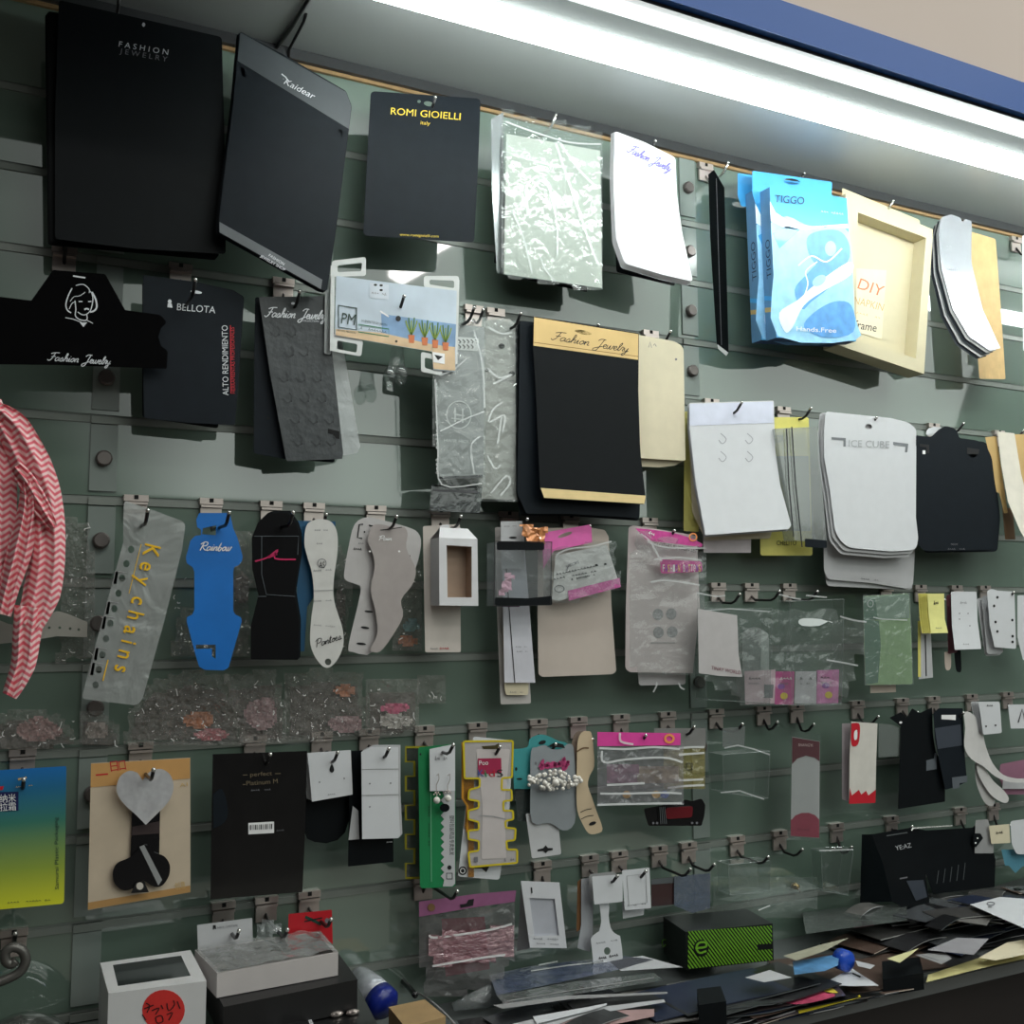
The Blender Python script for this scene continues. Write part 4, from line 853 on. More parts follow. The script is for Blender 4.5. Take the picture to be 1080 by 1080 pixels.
b.pr(S, ell(629, 596, 1.6, 1.1), INK); b.pr(S, ell(638.5, 595, 1.4, 1.1), INK); b.script(S, 'yean', (597, 599), (611, 594), 6, GYI, .6); b.line(S, ell(590, 621, 5, 3.5), .8, GYI, .0005, True)
b.pr(S, [(599, 623), (653.5, 609.5), (654.7, 619), (600, 633.6)], PDOT, .0006)
b = t.part('clear_sleeve'); b.film([(573, 580), (645, 571), (655, 617), (598, 636), (576, 634)], .0525, F1, .0015, 6, 2, .06)
b.line(V(.054), smooth([(587, 585), (600, 579), (625, 576), (645, 571)], 4), 1.8, FOLD_GLINT); t.done()
# big pack with four buttons
card('button_card', 'pale card corner showing lowest behind the large sleeve with four buttons', [(671, 690), (723, 690), (723, 722), (674, 723)], .03, M('pale_card', (196, 192, 194), .5), 3)
card('button_card', 'large pinkish white rounded panel with four grey snap buttons', [(663, 556), (668, 554), (735, 565), (738, 640), (730.7, 710), (664, 709), (659.5, 705), (660, 640)], .04, M('pinkish_panel', (196, 184, 184), .5, var=.02), [2, 2, 0, 0, 0, 3, 3, 0],
     [('pr', ell(*p, 5.6, 6), M('snap_button', (150, 148, 150), .4, var=.2, scale=300)) for p in ((694, 648), (708, 647.5), (694.5, 667), (709, 666.5))]+[('line', [(686, 678), (712, 678)], .8, GR2)])
hook(6, 683, (711, 560), 'holding the magenta headed sleeve')
t = T('clear_sleeve', 'clear sleeve with magenta header over the panel with four buttons', 'sleeve'); S = V(.053)
b = t.part('header'); b.poly(S, smooth([(670, 557), (690, 559), (710, 562), (730, 568), (741, 574)], 3)+[(740, 577), (715, 574), (690, 571), (681, 569)], PINK, .0006); b.line(S, ell(731, 566.5, 3.8, 3.8), 1.5, M('orange_ink', (240, 150, 90), .4), .0008, True); b.scribble(S, (684, 563), (690, 566), 4, WINK, 3, .9)
b = t.part('banner'); S2_ = V(.0515); b.poly(S2_, rr([(696, 590), (740, 592), (741, 603), (697, 605)], 3), PINK, .0006)
cc = [WINK, M('blue_ink', (60, 70, 190), .4), M('yellow_ink', (240, 220, 90), .4), WINK]
for k, ch in enumerate('FASHION BUTTONS'): b.text(S2_, ch, (699+k*2.7, 603), (701+k*2.7, 603), 8, cc[k % 4])
b.text(S2_, 'CLOTHES BUTTON SET', (690, 575), (735, 583), 4, INK)
b = t.part('clear_film'); b.film([(672, 560), (741, 576), (745, 610), (738, 640), (736, 712), (668, 712), (664, 600)], .0535, F1, .002, 7, 8, .04)
for l in ([(683, 571), (700, 577), (725, 578), (744, 578)], [(676, 563), (686, 571), (693, 584), (698, 592)], [(690, 590), (715, 588), (740, 591)], [(686, 614), (700, 612), (720, 614), (738, 617)], [(693, 720), (692, 724), (689, 730)], [(716, 720), (718, 725), (722, 727)]): b.line(V(.056), smooth(l, 4), 1.7, FOLD_GLINT)
t.done()
card('scarf_card', 'translucent white card printed TINAY WORLD beside the panel with four buttons', [(736, 642), (777.4, 649), (779, 690), (783, 714), (760, 713), (737, 710)], .0635, M('translucent_white', (186, 182, 182), .4), 1, [('text', 'TINAY WORLD', (750, 706), (781, 711.5), 4, M('maroon_ink', (110, 40, 60), .4))])
# empty hooks and clear packs
hook(7, 755, (780, 627), 'empty, left of the clear boxes', lab='empty black prong hook left of the clear hanging boxes')
hook(7, 790, (822, 624), 'above', lab='black prong hook holding the tall clear boxes'); hook(7, 830, (862, 624), '', lab='black prong hook with the ridged clear box')
card('gift_tag', 'white round topped tag inside the clear packs', smooth([(783, 712), (783, 672), (786, 665), (796, 661), (807, 666), (811, 674), (811, 712)], 2), .03, M('tag_white', (176, 178, 176), .5), 0, holes=[ell(797, 665, 1.5, 1.5)])
def cbox(label, pts, d, th, mat=None, name='clear_box', lines=()):
    t = T(name, label, 'box'); b = t.part('clear_body'); F_ = [at(*p, d) for p in pts]; B = [p+Vector((0, th, 0)) for p in F_]
    b.add(F_+B, [[0, 3, 2, 1], [4, 5, 6, 7], [0, 4, 7, 3], [3, 7, 6, 2], [1, 2, 6, 5], [0, 1, 5, 4]], mat or F3)
    e = t.part('box_edges')
    for k in range(4): e.tube([F_[k], F_[(k+1) % 4]], .0005, EDG, 4); e.tube([B[k], B[(k+1) % 4]], .0004, EDG, 4); e.tube([F_[k], B[k]], .0004, EDG, 4)
    for l in lines: e.line(V(d+.001), l, 1.5, FOLD_GLINT)
    t.part('base_lit_face').add([F_[2], F_[3], B[3], B[2]], [[0, 1, 2, 3]], PLT); t.part('top_lit_face').add([F_[0], F_[1], B[1], B[0]], [[0, 1, 2, 3]], PLT)
    return t.done()
EDG = CL('plastic_edge', (225, 232, 230), .14, .1, 0)
PLT = CL('lit_face_film', (225, 232, 230), .22, .1, .05)  # whitish extra faces; the lit look of the box ends is in the colour
cbox('tall clear plastic box left of the ridged clear box', [(741, 642), (815, 642), (812, 742), (745, 738)], .05, .02, lines=([(744, 644), (770, 642), (812, 645)], ))
cbox('ridged tall clear plastic box right of centre', [(833, 634), (890, 632), (888, 742), (836, 744)], .055, .022)
t = T('clear_film_bag', 'wide clear plastic film bag draped over the clear boxes', 'bag'); b = t.part('p'); b.film([(735, 625), (770, 640), (850, 640), (912, 655), (906, 702), (886, 742), (786, 744), (745, 712)], .062, F1, .003, 9, 12, .03)
for l in ([(735, 625), (755, 629), (765, 628)], [(822, 627), (838, 631), (845, 632)], [(850, 628), (872, 630)], [(886, 650), (900, 654), (914, 656)], [(872, 696), (890, 699), (905, 702)]): b.line(V(.066), smooth(l, 3), 1.7, FOLD_GLINT)
t.done()
t = T('ridge_glint', 'white glint on the top of the ridged clear box', 'packaging'); b = t.part('p'); b.poly(V(.068), smooth([(842, 655), (848, 652), (866, 653), (878, 657), (874, 655), (864, 660), (846, 660)], 2, True), M('glint_white', (225, 232, 230), .08, coat=1), .003); t.done()  # solid pale shape standing in for a glint on the box's ridge
cards = [('plain pink and white printed card at the left of the small pink cards', [(785, 708), (818, 706), (817, 742), (786, 743)], M('pale_pink', (206, 176, 186), .4, var=.12, scale=40)),
         ('magenta printed card with a yellow flower between two paler pink cards', [(818, 708), (838, 708), (837, 743), (817, 743)], M('magenta_card', (196, 66, 140), .35, var=.15, scale=60)),
         ('white and pink card with small lettering right of the magenta card', [(839, 708), (862, 708), (861, 742), (838, 742)], M('white_pink', (206, 196, 204), .4, var=.1, scale=60)),
         ('pink card with purple patches and a yellow flower at the right end', [(861, 707), (885, 706), (884, 742), (861, 742)], M('candy_pink', (214, 120, 180), .35, var=.25, scale=70))]
for k, (lab, q, mt) in enumerate(cards):
    pr = [('scribble', (q[0][0]+5, q[0][1]+9), (q[0][0]+18, q[0][1]+9), 3, INK if k != 1 else WINK, 4, .8, k), ('scribble', (q[0][0]+5, q[0][1]+14), (q[0][0]+16, q[0][1]+14), 2.4, GYI, 5, .6, k)]
    if k in (1, 3): pr += [('pr', ell(q[2][0]-10, q[2][1]-9, 4, 3.6), M('flower_yellow', (236, 200, 50), .4)), ('pr', ell(q[2][0]-13, q[2][1]-19, 4, 3), M('purple_patch', (150, 70, 170), .4))]
    if k == 0: pr += [('pr', [(806, 722), (816, 722), (815, 736), (806, 736)], GYI)]
    card('small_pink_card', lab, q, .038, mt, 1, pr)
# green pack
hook(7, 932, (952, 627), 'holding the green sleeve', L=.06)
card('header_card', 'beige strip of card peeking out under the green sleeve', [(917, 700), (944, 700), (945, 730), (918, 731)], .04, BE, 0)
t = T('green_sleeve', 'light green sleeve with a darker green stripe down its left side', 'sleeve'); S = V(.05)
b = t.part('card'); b.poly(S, rr([(910.5, 629), (958.7, 626), (961, 670), (962.5, 721.5), (913, 722.5), (911, 680)], 2), M('light_green_card', (158, 190, 132), .45, var=.04), .002)
b.pr(S, [(910.7, 629.5), (958.6, 626.5), (959.4, 652), (911, 654)], M('grey_green_header', (142, 166, 146), .4)); b.pr(S, smooth([(911, 653), (927, 655), (929, 680), (926, 720), (913, 721.8)], 1), M('dark_green_band', (70, 118, 92), .4), .0006)
b.pr(S, [(911, 632), (923, 632), (926, 653), (911, 653)], M('dark_green_band', (0, 0, 0)), .0006); b.line(S, ell(918, 636.5, 3, 3.6), .8, WINK, .0008, True); b.scribble(S, (914, 644), (922, 644), 2, WINK, 4, .6, 2, .0008)
f = t.part('clear_sleeve'); f.poly(V(.052), [(910, 628), (960, 625), (963.5, 722), (912, 723)], F1, .0005); f.line(V(.0525), [(921, 651), (930, 653), (957, 654)], 1.2, FOLD_GLINT); t.done()
hook(7, 968, (996, 633), 'holding the small yellow cards', L=.055)
card('earring_card', 'narrow white slotted card hanging below the small yellow cards', [(969, 650), (981, 652), (984, 714.5), (969, 716.3)], .038, WH2, 0, [('line', [(976, 670), (977, 713)], 1, INK), ('line', [(969.5, 655), (969.8, 714)], 3, YEL)])
YC_ = [(978, 626), (995.7, 626), (996.5, 653), (1000, 667.5), (982, 668), (979.5, 650)]
for i in (4, 3, 2, 1): card('yellow_earring_card', 'thin yellow card in the small yellow stack, behind its front card', [(x-2.4*i, y) for x, y in YC_], curl(.052-.002*i, 630, 670, .006), YEL, 0, group='small yellow cards in one stack')
card('yellow_earring_card', 'front card of the small yellow stack, with a tiny black emblem', YC_, curl(.052, 630, 670, .006), M('pale_yellow_card', (224, 220, 140), .5), 0, [('scribble', (985, 638), (990, 638), 5, INK, 3, .8), ('scribble', (987, 663), (995, 663), 1.6, GYI, 5, .4)])
hook(7, 1006, (1027, 627), 'holding the white dotted earring card', L=.05)
card('hair_tie_card', 'maroon card edge left of the white earring card', [(998, 628), (1006, 626), (1010, 688), (1000, 690)], .038, M('maroon_card', (92, 52, 60), .5), 2)
card('hair_tie_card', 'beige rounded tab hanging below the maroon card edge', smooth([(996, 688), (997, 704), (1000, 707), (1003, 703), (1003, 686)], 3), .037, BE, 0)
card('hair_tie_card', 'black rounded tab hanging below the white earring card', smooth([(1006, 684), (1008, 705), (1011, 709), (1014, 706), (1013, 684)], 3), .036, BK, 0)
card('earring_card', 'white earring card with small hole marks between yellow and dotted stacks', [(1003, 624), (1030, 624), (1031, 655), (1035, 684.4), (1007, 685.4), (1004, 660)], curl(.046, 630, 690, .008), WH, 1, [('pr', ell(*p, .7, .7), GYI) for p in ((1012, 647), (1021, 647), (1012, 653), (1023, 660))]+[('scribble', (1013, 637), (1020, 637), 3, GYI, 4, .5), ('scribble', (1016, 680), (1024, 680), 1.6, GYI, 5, .4)])
hook(7, 1036, (1069, 625), 'holding the perforated white tags', L=.055)
for i in (2, 1): card('gift_tag', 'white tag behind the perforated one, lower and further left', [(1040-5*i, 627+2*i), (1058-4*i, 625+2*i), (1060-2*i, 687+2*i), (1043-2*i, 688+2*i)], .046-.004*i, WH2, 3, group='white tags behind the perforated tag')
card('gift_tag', 'white tag with two columns of dark holes', [(1041, 623), (1046, 621), (1052, 623), (1070, 624), (1071.7, 684.4), (1049, 682.6), (1044, 660)], .05, WH, 2, [('pr', ell(*p, 1.2, 1.5), HOLE) for p in ((1048.5, 639), (1050, 656), (1052, 666), (1067.7, 654), (1068, 671), (1068, 677), (1052, 630))])
card('gift_tag', 'white card cut by the right border, right of the perforated tag', [(1073, 628), (1095, 627), (1095, 700), (1079, 696), (1073, 672)], .044, WH, 1)
# ================================================================ scarf
PK = bpy.data.materials.new('pink_chevron_cotton'); PK.use_nodes = True; nt = PK.node_tree; N = nt.nodes; L_ = nt.links; bs = N['Principled BSDF']; bs.inputs['Roughness'].default_value = .85
tc = N.new('ShaderNodeTexCoord'); sp = N.new('ShaderNodeSeparateXYZ'); L_.new(tc.outputs['Object'], sp.inputs[0])
def mth(op, a, b_=None):
    n_ = N.new('ShaderNodeMath'); n_.operation = op
    for i, v in enumerate((a, b_)):
        if v is None: continue
        if isinstance(v, (int, float)): n_.inputs[i].default_value = v
        else: L_.new(v, n_.inputs[i])
    return n_.outputs[0]
zig = mth('PINGPONG', mth('MULTIPLY', sp.outputs['X'], 1), .0062)
wv = mth('FRACT', mth('MULTIPLY', mth('ADD', sp.outputs['Z'], mth('MULTIPLY', zig, .8)), 165))
rp = N.new('ShaderNodeValToRGB'); L_.new(wv, rp.inputs[0]); e = rp.color_ramp.elements; e[0].position = .42; e[0].color = (*lin((222, 104, 118)), 1); e[1].position = .58; e[1].color = (*lin((240, 205, 203)), 1)
L_.new(rp.outputs[0], bs.inputs['Base Color'])
t = T('chevron_scarf', 'pink and white chevron striped scarf hanging knotted at the left border', 'scarf')
def cloth(name, path, w_, d, amp, seed, lab=None):
    """folded strip of cloth following a centre line in picture coordinates"""
    b = t.part(name, lab, smooth=True); P = [Vector(p) for p in smooth(path, 6)]; n = len(P); m_ = 22; vs = []
    for i, p in enumerate(P):
        a = P[max(0, i-1)]; c = P[min(n-1, i+1)]; dd = (c-a).normalized(); q = Vector((-dd.y, dd.x)); ww = w_[0]+(w_[1]-w_[0])*i/(n-1) if len(w_) == 2 else None
        if ww is None:
            k = i/(n-1)*(len(w_)-1); j = min(int(k), len(w_)-2); ww = w_[j]+(w_[j+1]-w_[j])*(k-j)
        for j in range(m_+1):
            u = j/m_*2-1; xx = p+q*u*ww/2
            f = math.sin(u*7+seed+i*.08)*amp+math.sin(u*15+seed*2+i*.15)*amp*.45+(1-u*u)*amp*2.2
            vs.append(at(xx.x, xx.y, d+f))
    fs = [[i*(m_+1)+j, i*(m_+1)+j+1, (i+1)*(m_+1)+j+1, (i+1)*(m_+1)+j] for i in range(n-1) for j in range(m_)]
    b.add(vs, fs, PK)
cloth('drape', [(-16, 425), (-6, 470), (-2, 520), (-4, 580), (-2, 648)], (36, 40, 40, 40, 30), .05, .003, 1)
cloth('drape', [(-4, 432), (14, 452), (34, 492), (47, 530), (50, 580), (44, 625), (30, 660)], (18, 36, 42, 38, 38, 40, 28), .056, .0035, 2.4)
cloth('drape', [(28, 505), (30, 535), (21, 580), (10, 618), (2, 648)], (12, 22, 27, 22, 20), .062, .004, 4)
cloth('tail', [(32, 640), (28, 672), (24, 702), (10, 734)], (34, 30, 26, 16), .06, .003, 3)
cloth('knot', [(16, 492), (28, 508), (44, 536), (56, 556)], (14, 20, 20, 10), .066, .003, .5)
t.done()
# ================================================================ clear bags of goods between the third and fourth rows
SPK = CL('crumpled_poly', (238, 236, 230), .13, .10, 1.0, 260, edge=.5)
PNKG = M('pink_goods', (205, 120, 130), .4, var=.25, scale=50); ORG = M('orange_goods', (205, 130, 90), .4, var=.3, scale=50); PALE = M('pale_goods', (176, 164, 160), .5, var=.2, scale=40)
MOT = CL('inner_crumpled_film', (206, 186, 182), .22, .12, 1.0, 320, edge=.4)
GLINT = CL('drawn_film_glint', (250, 250, 248), .8, .08, 0)  # short pale strokes drawn as sparkle on the crumpled bags
def blob(pts, k):
    cx = sum(p[0] for p in pts)/len(pts); cy = sum(p[1] for p in pts)/len(pts); r = random.Random(k); w = max(p[0] for p in pts)-cx; h = max(p[1] for p in pts)-cy
    return smooth([(cx+w*r.uniform(.75, 1.1)*math.cos(a), cy+h*r.uniform(.7, 1.15)*math.sin(a)) for a in (i*.785 for i in range(8))], 4, True)
def polybag(lab, out, d, goods, seed, amp=.005, step=5):
    t = T('poly_bag', lab, 'bag')
    if d > .0115 and goods:
        cx = sum(p[0] for p in out)/len(out); cy = sum(p[1] for p in out)/len(out)
        b = t.part('contents'); b.film([(cx+(x-cx)*.86, cy+(y-cy)*.72+6) for x, y in out], d*.3, MOT, .003, 4, seed+20, .15)
    for k, (pts, mt) in enumerate(goods):
        b = t.part('contents'); b.film(blob(pts, seed*7+k), lambda x, y: d*.45, mt, .0022, 2.5, seed+k, .2)
    b = t.part('clear_bag'); b.film(out, d, SPK, amp*.6, step, seed, .09, True)
    r = random.Random(seed+50); xs = [p[0] for p in out]; ys = [p[1] for p in out]; n_ = int((max(xs)-min(xs))*(max(ys)-min(ys))/420)+3; f = t.part('film_glints')
    for k in range(n_):
        x = r.uniform(min(xs)+4, max(xs)-4); y = max(ys)-4-(max(ys)-min(ys)-8)*r.random()**1.6; L = r.uniform(.6, 3.2); a = r.uniform(0, 3.14)
        if k % 5 == 0: L *= 2
        S = V(d+.005); f.line(S, smooth([(x, y), (x+L*math.cos(a), y+L*math.sin(a)), (x+L*math.cos(a)*1.2+r.uniform(-3, 3), y+L*math.sin(a)*1.5+r.uniform(-2, 2))], 3), r.uniform(.4, 1.0), GLINT)
    t.done()
polybag('clear bag of pale pink goods at the left border under the scarf', [(-8, 752), (30, 748), (60, 752), (80, 775), (84, 786), (-8, 790)], .012, [([(20, 756), (56, 758), (70, 782), (15, 784)], M('dusty_pink_goods', (178, 140, 140), .5, var=.15))], 1)
polybag('small clear crumpled bag just right of the left joint strip', [(84, 752), (108, 750), (124, 768), (126, 784), (86, 785)], .012, [([(90, 760), (112, 760), (116, 780), (90, 780)], PALE)], 2)
polybag('clear bag with orange and pink goods under the blue bracelet card', [(135, 752), (150, 722), (200, 706), (240, 712), (252, 740), (258, 784), (130, 786)], .012, [([(190, 752), (226, 748), (228, 764), (196, 768)], ORG), ([(236, 770), (205, 768), (210, 782), (240, 782)], PNKG)], 3)
polybag('clear bag of pale goods under the black sock card', [(236, 712), (290, 706), (300, 740), (302, 782), (252, 784)], .014, [([(258, 736), (296, 736), (292, 766), (256, 772)], M('rosy_goods', (176, 142, 148), .45, var=.2))], 4)
polybag('clear bag with an orange piece under the white sole shaped card', [(300, 712), (340, 704), (384, 712), (388, 776), (302, 782)], .012, [([(352, 722), (375, 722), (374, 732), (352, 734)], ORG), ([(345, 756), (384, 756), (382, 770), (342, 772)], M('rosy_goods', (0, 0, 0)))], 5)
polybag('clear bag with a bright pink piece under the grey stocking card', [(386, 716), (440, 716), (442, 772), (388, 776)], .014, [([(398, 742), (430, 741), (432, 751), (404, 753)], M('hot_pink_goods', (225, 90, 140), .3, var=.15)), ([(396, 755), (440, 752), (438, 766), (398, 768)], M('white_goods', (200, 196, 192), .4, var=.2))], 6)
polybag('clear bag behind the cards of the third row, near the blue bracelet card', [(238, 560), (268, 560), (262, 690), (246, 692), (180, 690), (190, 640), (236, 650)], .010, [([(248, 602), (264, 602), (262, 640), (248, 640)], M('dull_goods', (120, 116, 112), .5))], 7, .004)
polybag('clear bag behind the pale trouser shaped card with an orange piece low down', [(355, 570), (372, 600), (366, 690), (350, 690)], .010, [([(356, 620), (364, 620), (362, 660), (355, 660)], M('dull_goods', (0, 0, 0)))], 8, .004)
polybag('clear bag with teal and orange pieces right of the grey stocking card', [(420, 610), (444, 590), (445, 686), (414, 686)], .010, [([(424, 652), (442, 650), (442, 668), (426, 668)], M('teal_goods', (110, 160, 165), .3, var=.2)), ([(418, 672), (442, 670), (442, 680), (416, 681)], ORG)], 10, .004)
polybag('faint clear crumpled bag right of the key chain sleeve', [(440, 712), (470, 712), (470, 742), (440, 742)], .008, [], 11, .003)
polybag('clear crumpled bag between the scarf and the key chain sleeve', [(58, 545), (96, 550), (100, 690), (60, 700), (66, 640)], .006, [], 12, .003, 6)
card('perforated_strip', 'white curved comb edged strip with a row of holes behind the scarf', smooth([(-10, 650), (20, 660), (52, 648), (64, 645), (92, 656)], 3)+[(92, 672), (60, 671), (30, 676), (-10, 680)], .02, M('dull_white_strip', (160, 158, 150), .5), 0, holes=[ell(x, y, 1.5, 1.5, 8) for x, y in ((52, 662), (63, 662), (74, 663), (83, 664), (41, 664))])
# ================================================================ fourth row
hook(9, 24, (33, 822), 'above the blue to yellow gradient card', L=.06)
GCM = GRAD('blue_to_yellow_print', [(0, (214, 214, 40)), (.3, (140, 160, 60)), (.62, (52, 116, 100)), (.85, (20, 100, 140)), (1, (10, 104, 176))], 'Z', -.062, .062)
t = T('gradient_card', 'shiny card fading from blue at the top to yellow at the bottom, left border', 'card'); b = t.part('card'); S = V(.05)
b.poly(S, rr([(-30, 814), (70, 808), (69, 880), (67.5, 953), (-30, 962)], [0, 2, 0, 4, 0]), GCM, .001)
b.pr(S, [(-30, 836), (19.5, 835), (19.5, 855), (-30, 857)], M('navy_block', (24, 30, 78), .4)); b.text(S, '纳米', (0, 846), (17, 845), 7, WINK, o=.0009); b.text(S, '拉霜', (0, 855), (17, 854), 7, WINK, o=.0009)
b.text(S, 'Samurai Plastic Packaging', (62, 938), (61, 862), 4, GRN); b.scribble(S, (8, 953), (54, 950), 2, GRN, 14, .6); b.scribble(S, (17, 831), (35, 829), 2, TAN, 8, .6)
b.pr(S, [(-5, 830), (4, 829), (3, 833), (-5, 834)], RED); b.line(S, [(19, 822), (28, 820)], 2, TAN); t.done()
hook(9, 148, (166, 812), 'holding the card with the silver heart', L=.062)
t = T('heart_clip_pack', 'cream pack with tan header, silver foil heart above a glossy black upturned heart', 'pack')
b = t.part('backing_card'); S = V(.045); b.poly(S, [(96, 805), (200.6, 799), (200.8, 941), (92.7, 960)], M('pack_cream', (196, 180, 158), .5, var=.04), .002)
b.pr(S, [(96, 805.5), (200.4, 799.5), (200.4, 821), (95.5, 830.5)], M('tan_header', (196, 150, 92), .45)); b.pr(S, [(92.8, 952), (200.7, 934), (200.7, 941), (92.8, 959.5)], M('tan_strip', (176, 136, 84), .5))
b.line(S, [(101, 817.5), (114, 816.3)], 1.6, RED); b.text(S, '日', (117, 813), (125, 812), 9, RED); b.text(S, '口', (126, 812), (133, 811), 9, RED)
b.text(S, 'A1', (190, 830), (198, 829), 4, TAN); b.text(S, '创意', (185, 938), (196, 936), 6, TAN)
b = t.part('black_stem'); b.poly(V(.048), [(139.5, 850), (169, 848), (168, 902), (137.5, 905)], M('gloss_black', (16, 15, 16), .12, coat=1), .002); b.pr(V(.048), [(139.3, 872), (168.5, 866), (168.5, 879), (139, 881)], M('gloss_brown', (64, 54, 54), .2, coat=1), .0006)
b = t.part('black_heart'); b.poly(V(.050), smooth([(152.8, 891), (163, 899), (173, 903), (179, 912), (178, 924), (171, 934), (162, 935), (152, 929), (148, 930), (140, 937), (130, 939), (121, 932), (119, 920), (124, 910), (137, 904)], 4, True), M('gloss_black', (0, 0, 0)), .002)
b.pr(V(.050), [(147, 893), (152, 891), (171, 928), (167, 934)], M('reflection_band', (150, 152, 152), .2, coat=1), .0008)  # pale diagonal band: a reflection painted onto the glossy heart
b.poly(V(.052), [(143, 931), (152, 929), (157, 941), (138, 942)], INK, .0006); b.pr(V(.052), ell(147.5, 934.5, 3.8, 4), M('hole_pale', (196, 190, 180), .5), .0006)
b = t.part('foil_heart', 'silver foil heart'); b.poly(V(.056), smooth([(150.5, 823), (158, 814), (170, 811), (180, 818), (183, 831), (178, 845), (166, 858)], 4)+smooth([(153.8, 870), (144, 860), (130, 847), (123, 834), (126, 820), (136, 813), (145, 815)], 4), M('mirror_foil', (235, 235, 238), .18, .55, var=.12, bump=.8, bscale=30), .001)
t.done()
hook(9, 268, (285, 796), 'above the large shiny black pack', L=.055)
t = T('beauty_pack', 'large shiny black pack with a small white barcode label', 'pack'); S = V(.052); b = t.part('p')
b.poly(S, [(224.4, 795.5), (324, 792), (322, 870), (319, 941), (222, 948.5), (223, 870)], M('gloss_black_film', (19, 18, 18), .22, coat=.6, bump=.2, bscale=14, var=.2), .006)
for i in range(1): b.pr(S, [(262, 868), (289, 866.5), (289, 878.5), (262, 880)], WINK)
for k in range(13): b.line(S, [(264.2+k*1.85, 870.2-.1*k), (264.2+k*1.85, 875.4-.1*k)], .5+.7*((k*7) % 3 == 0), INK, .0008)
TIK = M('taupe_ink', (110, 98, 78), .4)
b.text(S, 'perfect', (264, 819), (287, 817.5), 4.5, TIK); b.text(S, 'Platinum M', (260, 828.5), (293, 826), 5, TIK); b.line(S, [(256, 817.5), (261, 817.2)], .7, TIK); b.line(S, [(290, 816), (296, 815.8)], .7, TIK); b.line(S, [(256, 827.5), (259, 827.3)], .7, TIK)
b.scribble(S, (265, 834.5), (286, 833.5), 2, GYI, 9, .7); b.scribble(S, (292, 877), (302, 876), 2, GYI, 5, .5)
b.pr(S, smooth([(224.6, 838), (234, 832), (240, 850), (238, 866), (225, 874)], 3), M('soft_black_card', (0, 0, 0)), .0005); t.done()
hook(9, 338, (356, 794), 'holding the white square cards', L=.045)
t = T('apron_card', 'black round bottomed card behind the white square cards', 'card'); b = t.part('p'); b.poly(V(.030), smooth([(322, 800), (368, 800), (369, 862), (356, 886), (332, 888), (319, 872)], 2, True), BK, .001); t.done()
for i in (3, 2, 1): card('earring_card', 'white square card behind the one with the black drop print', [(324.4-1.8*i, 794.4), (369, 791), (370, 838-i), (329-1.8*i, 845-.8*i)], .042-.002*i, WH2, 1, group='white square cards in one stack')
card('earring_card', 'white square card with a small black drop print', [(324.4, 794.4), (370, 791), (372, 838), (329, 845.5)], .044, WH, .5, [('pr', smooth([(350, 806), (352.5, 812), (350, 815), (347.5, 812)], 4, True), INK), ('pr', ell(337, 825, .8, .8), GYI), ('pr', ell(363, 821, .8, .8), GYI), ('scribble', (346, 839), (358, 837.5), 1.6, GYI, 6, .5)])
hook(9, 388, (410, 790), 'holding the tall white earring cards', L=.06)
card('earring_card', 'black card hanging low behind the tall white earring cards', [(369, 792), (414, 790), (415, 909), (367, 914)], .038, BK, 1, [('scribble', (408, 889), (414, 888.5), 1.6, WINK, 4, .6)])
card('earring_card', 'white sliver of a card left of the tall white earring cards', [(372, 850), (378, 855), (379, 885), (367.5, 886)], .043, WH2, 0)
AT = [(381, 793), (392, 788), (420, 788), (420, 840), (422, 881.5), (420, 884), (382, 885)]
for i in (2, 1): card('earring_card', 'white card behind the tall white creased earring card', [(x+1.2*i, y-1.2*i) for x, y in AT], .049-.002*i, WH2, .5, group='white cards behind the tall creased card')
card('earring_card', 'tall white earring card with two horizontal creases', AT, .052, WH, .5, [('line', [(381.5, 811.5), (420, 811)], .7, GR2), ('line', [(381.5, 839), (420.5, 838)], .9, GR2), ('pr', ell(390, 826.5, .8, .8), GYI), ('pr', ell(412, 826, .8, .8), GYI), ('pr', ell(390, 851, .8, .8), GYI)])
# combs, green earring pack
OL = M('olive_outline', (142, 134, 28), .4); YO = M('yellow_outline', (206, 186, 36), .35, var=.05)
def comb(x0, x1, y0, y1, n, dp, lean=0):
    """outline with square teeth cut into both long sides"""
    L_s, R_s = [], []; hh = (y1-y0)/(2*n+1)
    for k in range(n):
        a = y0+hh*(2*k+1); c = a+hh
        for (yy, i) in ((a, 0), (a, 1), (c, 1), (c, 0)):
            o_ = lean*(yy-y0)/(y1-y0); R_s.append((x1-dp*i+o_, yy)); L_s.append((x0+dp*i+o_, yy))
    return [(x0, y0), (x1, y0)]+R_s+[(x1+lean, y1), (x0+lean, y1)]+L_s[::-1]
cc_ = comb(428, 456, 788, 926, 4, 9)
t = T('comb_card', 'dark clear comb shaped card with an olive outline left of the green card', 'card'); b = t.part('p'); b.poly(V(.034), cc_, CL('smoky_clear', (90, 94, 90), .45, .15, .1), .001); b.line(V(.034), cc_, 2.6, OL, .0006, True); t.done()
hook(9, 446, (478, 786), 'holding the green and white earring cards', L=.07)
t = T('stationery_card', 'tall green and white card with vertical lettering down its right side', 'card'); b = t.part('p'); S = V(.05)
GN = M('green_print', (24, 122, 72), .4, var=.08, scale=30)
b.poly(S, rr([(441, 788), (480, 784.4), (480.5, 860), (480.5, 935.6), (443, 937), (442, 860)], [3, 3, 0, 4, 4, 0]), GN, .002)
b.pr(S, [(466, 787), (479.6, 785.5), (480, 932), (477, 935), (467, 935)]+[(466+(2.5 if k % 2 else -1.2), 932-k*4) for k in range(1, 24)]+[(466, 832)], WH2, .0005)
b.line(S, [(454.5, 836), (455, 930)], .7, M('pale_green_line', (120, 190, 150), .4), .0006)
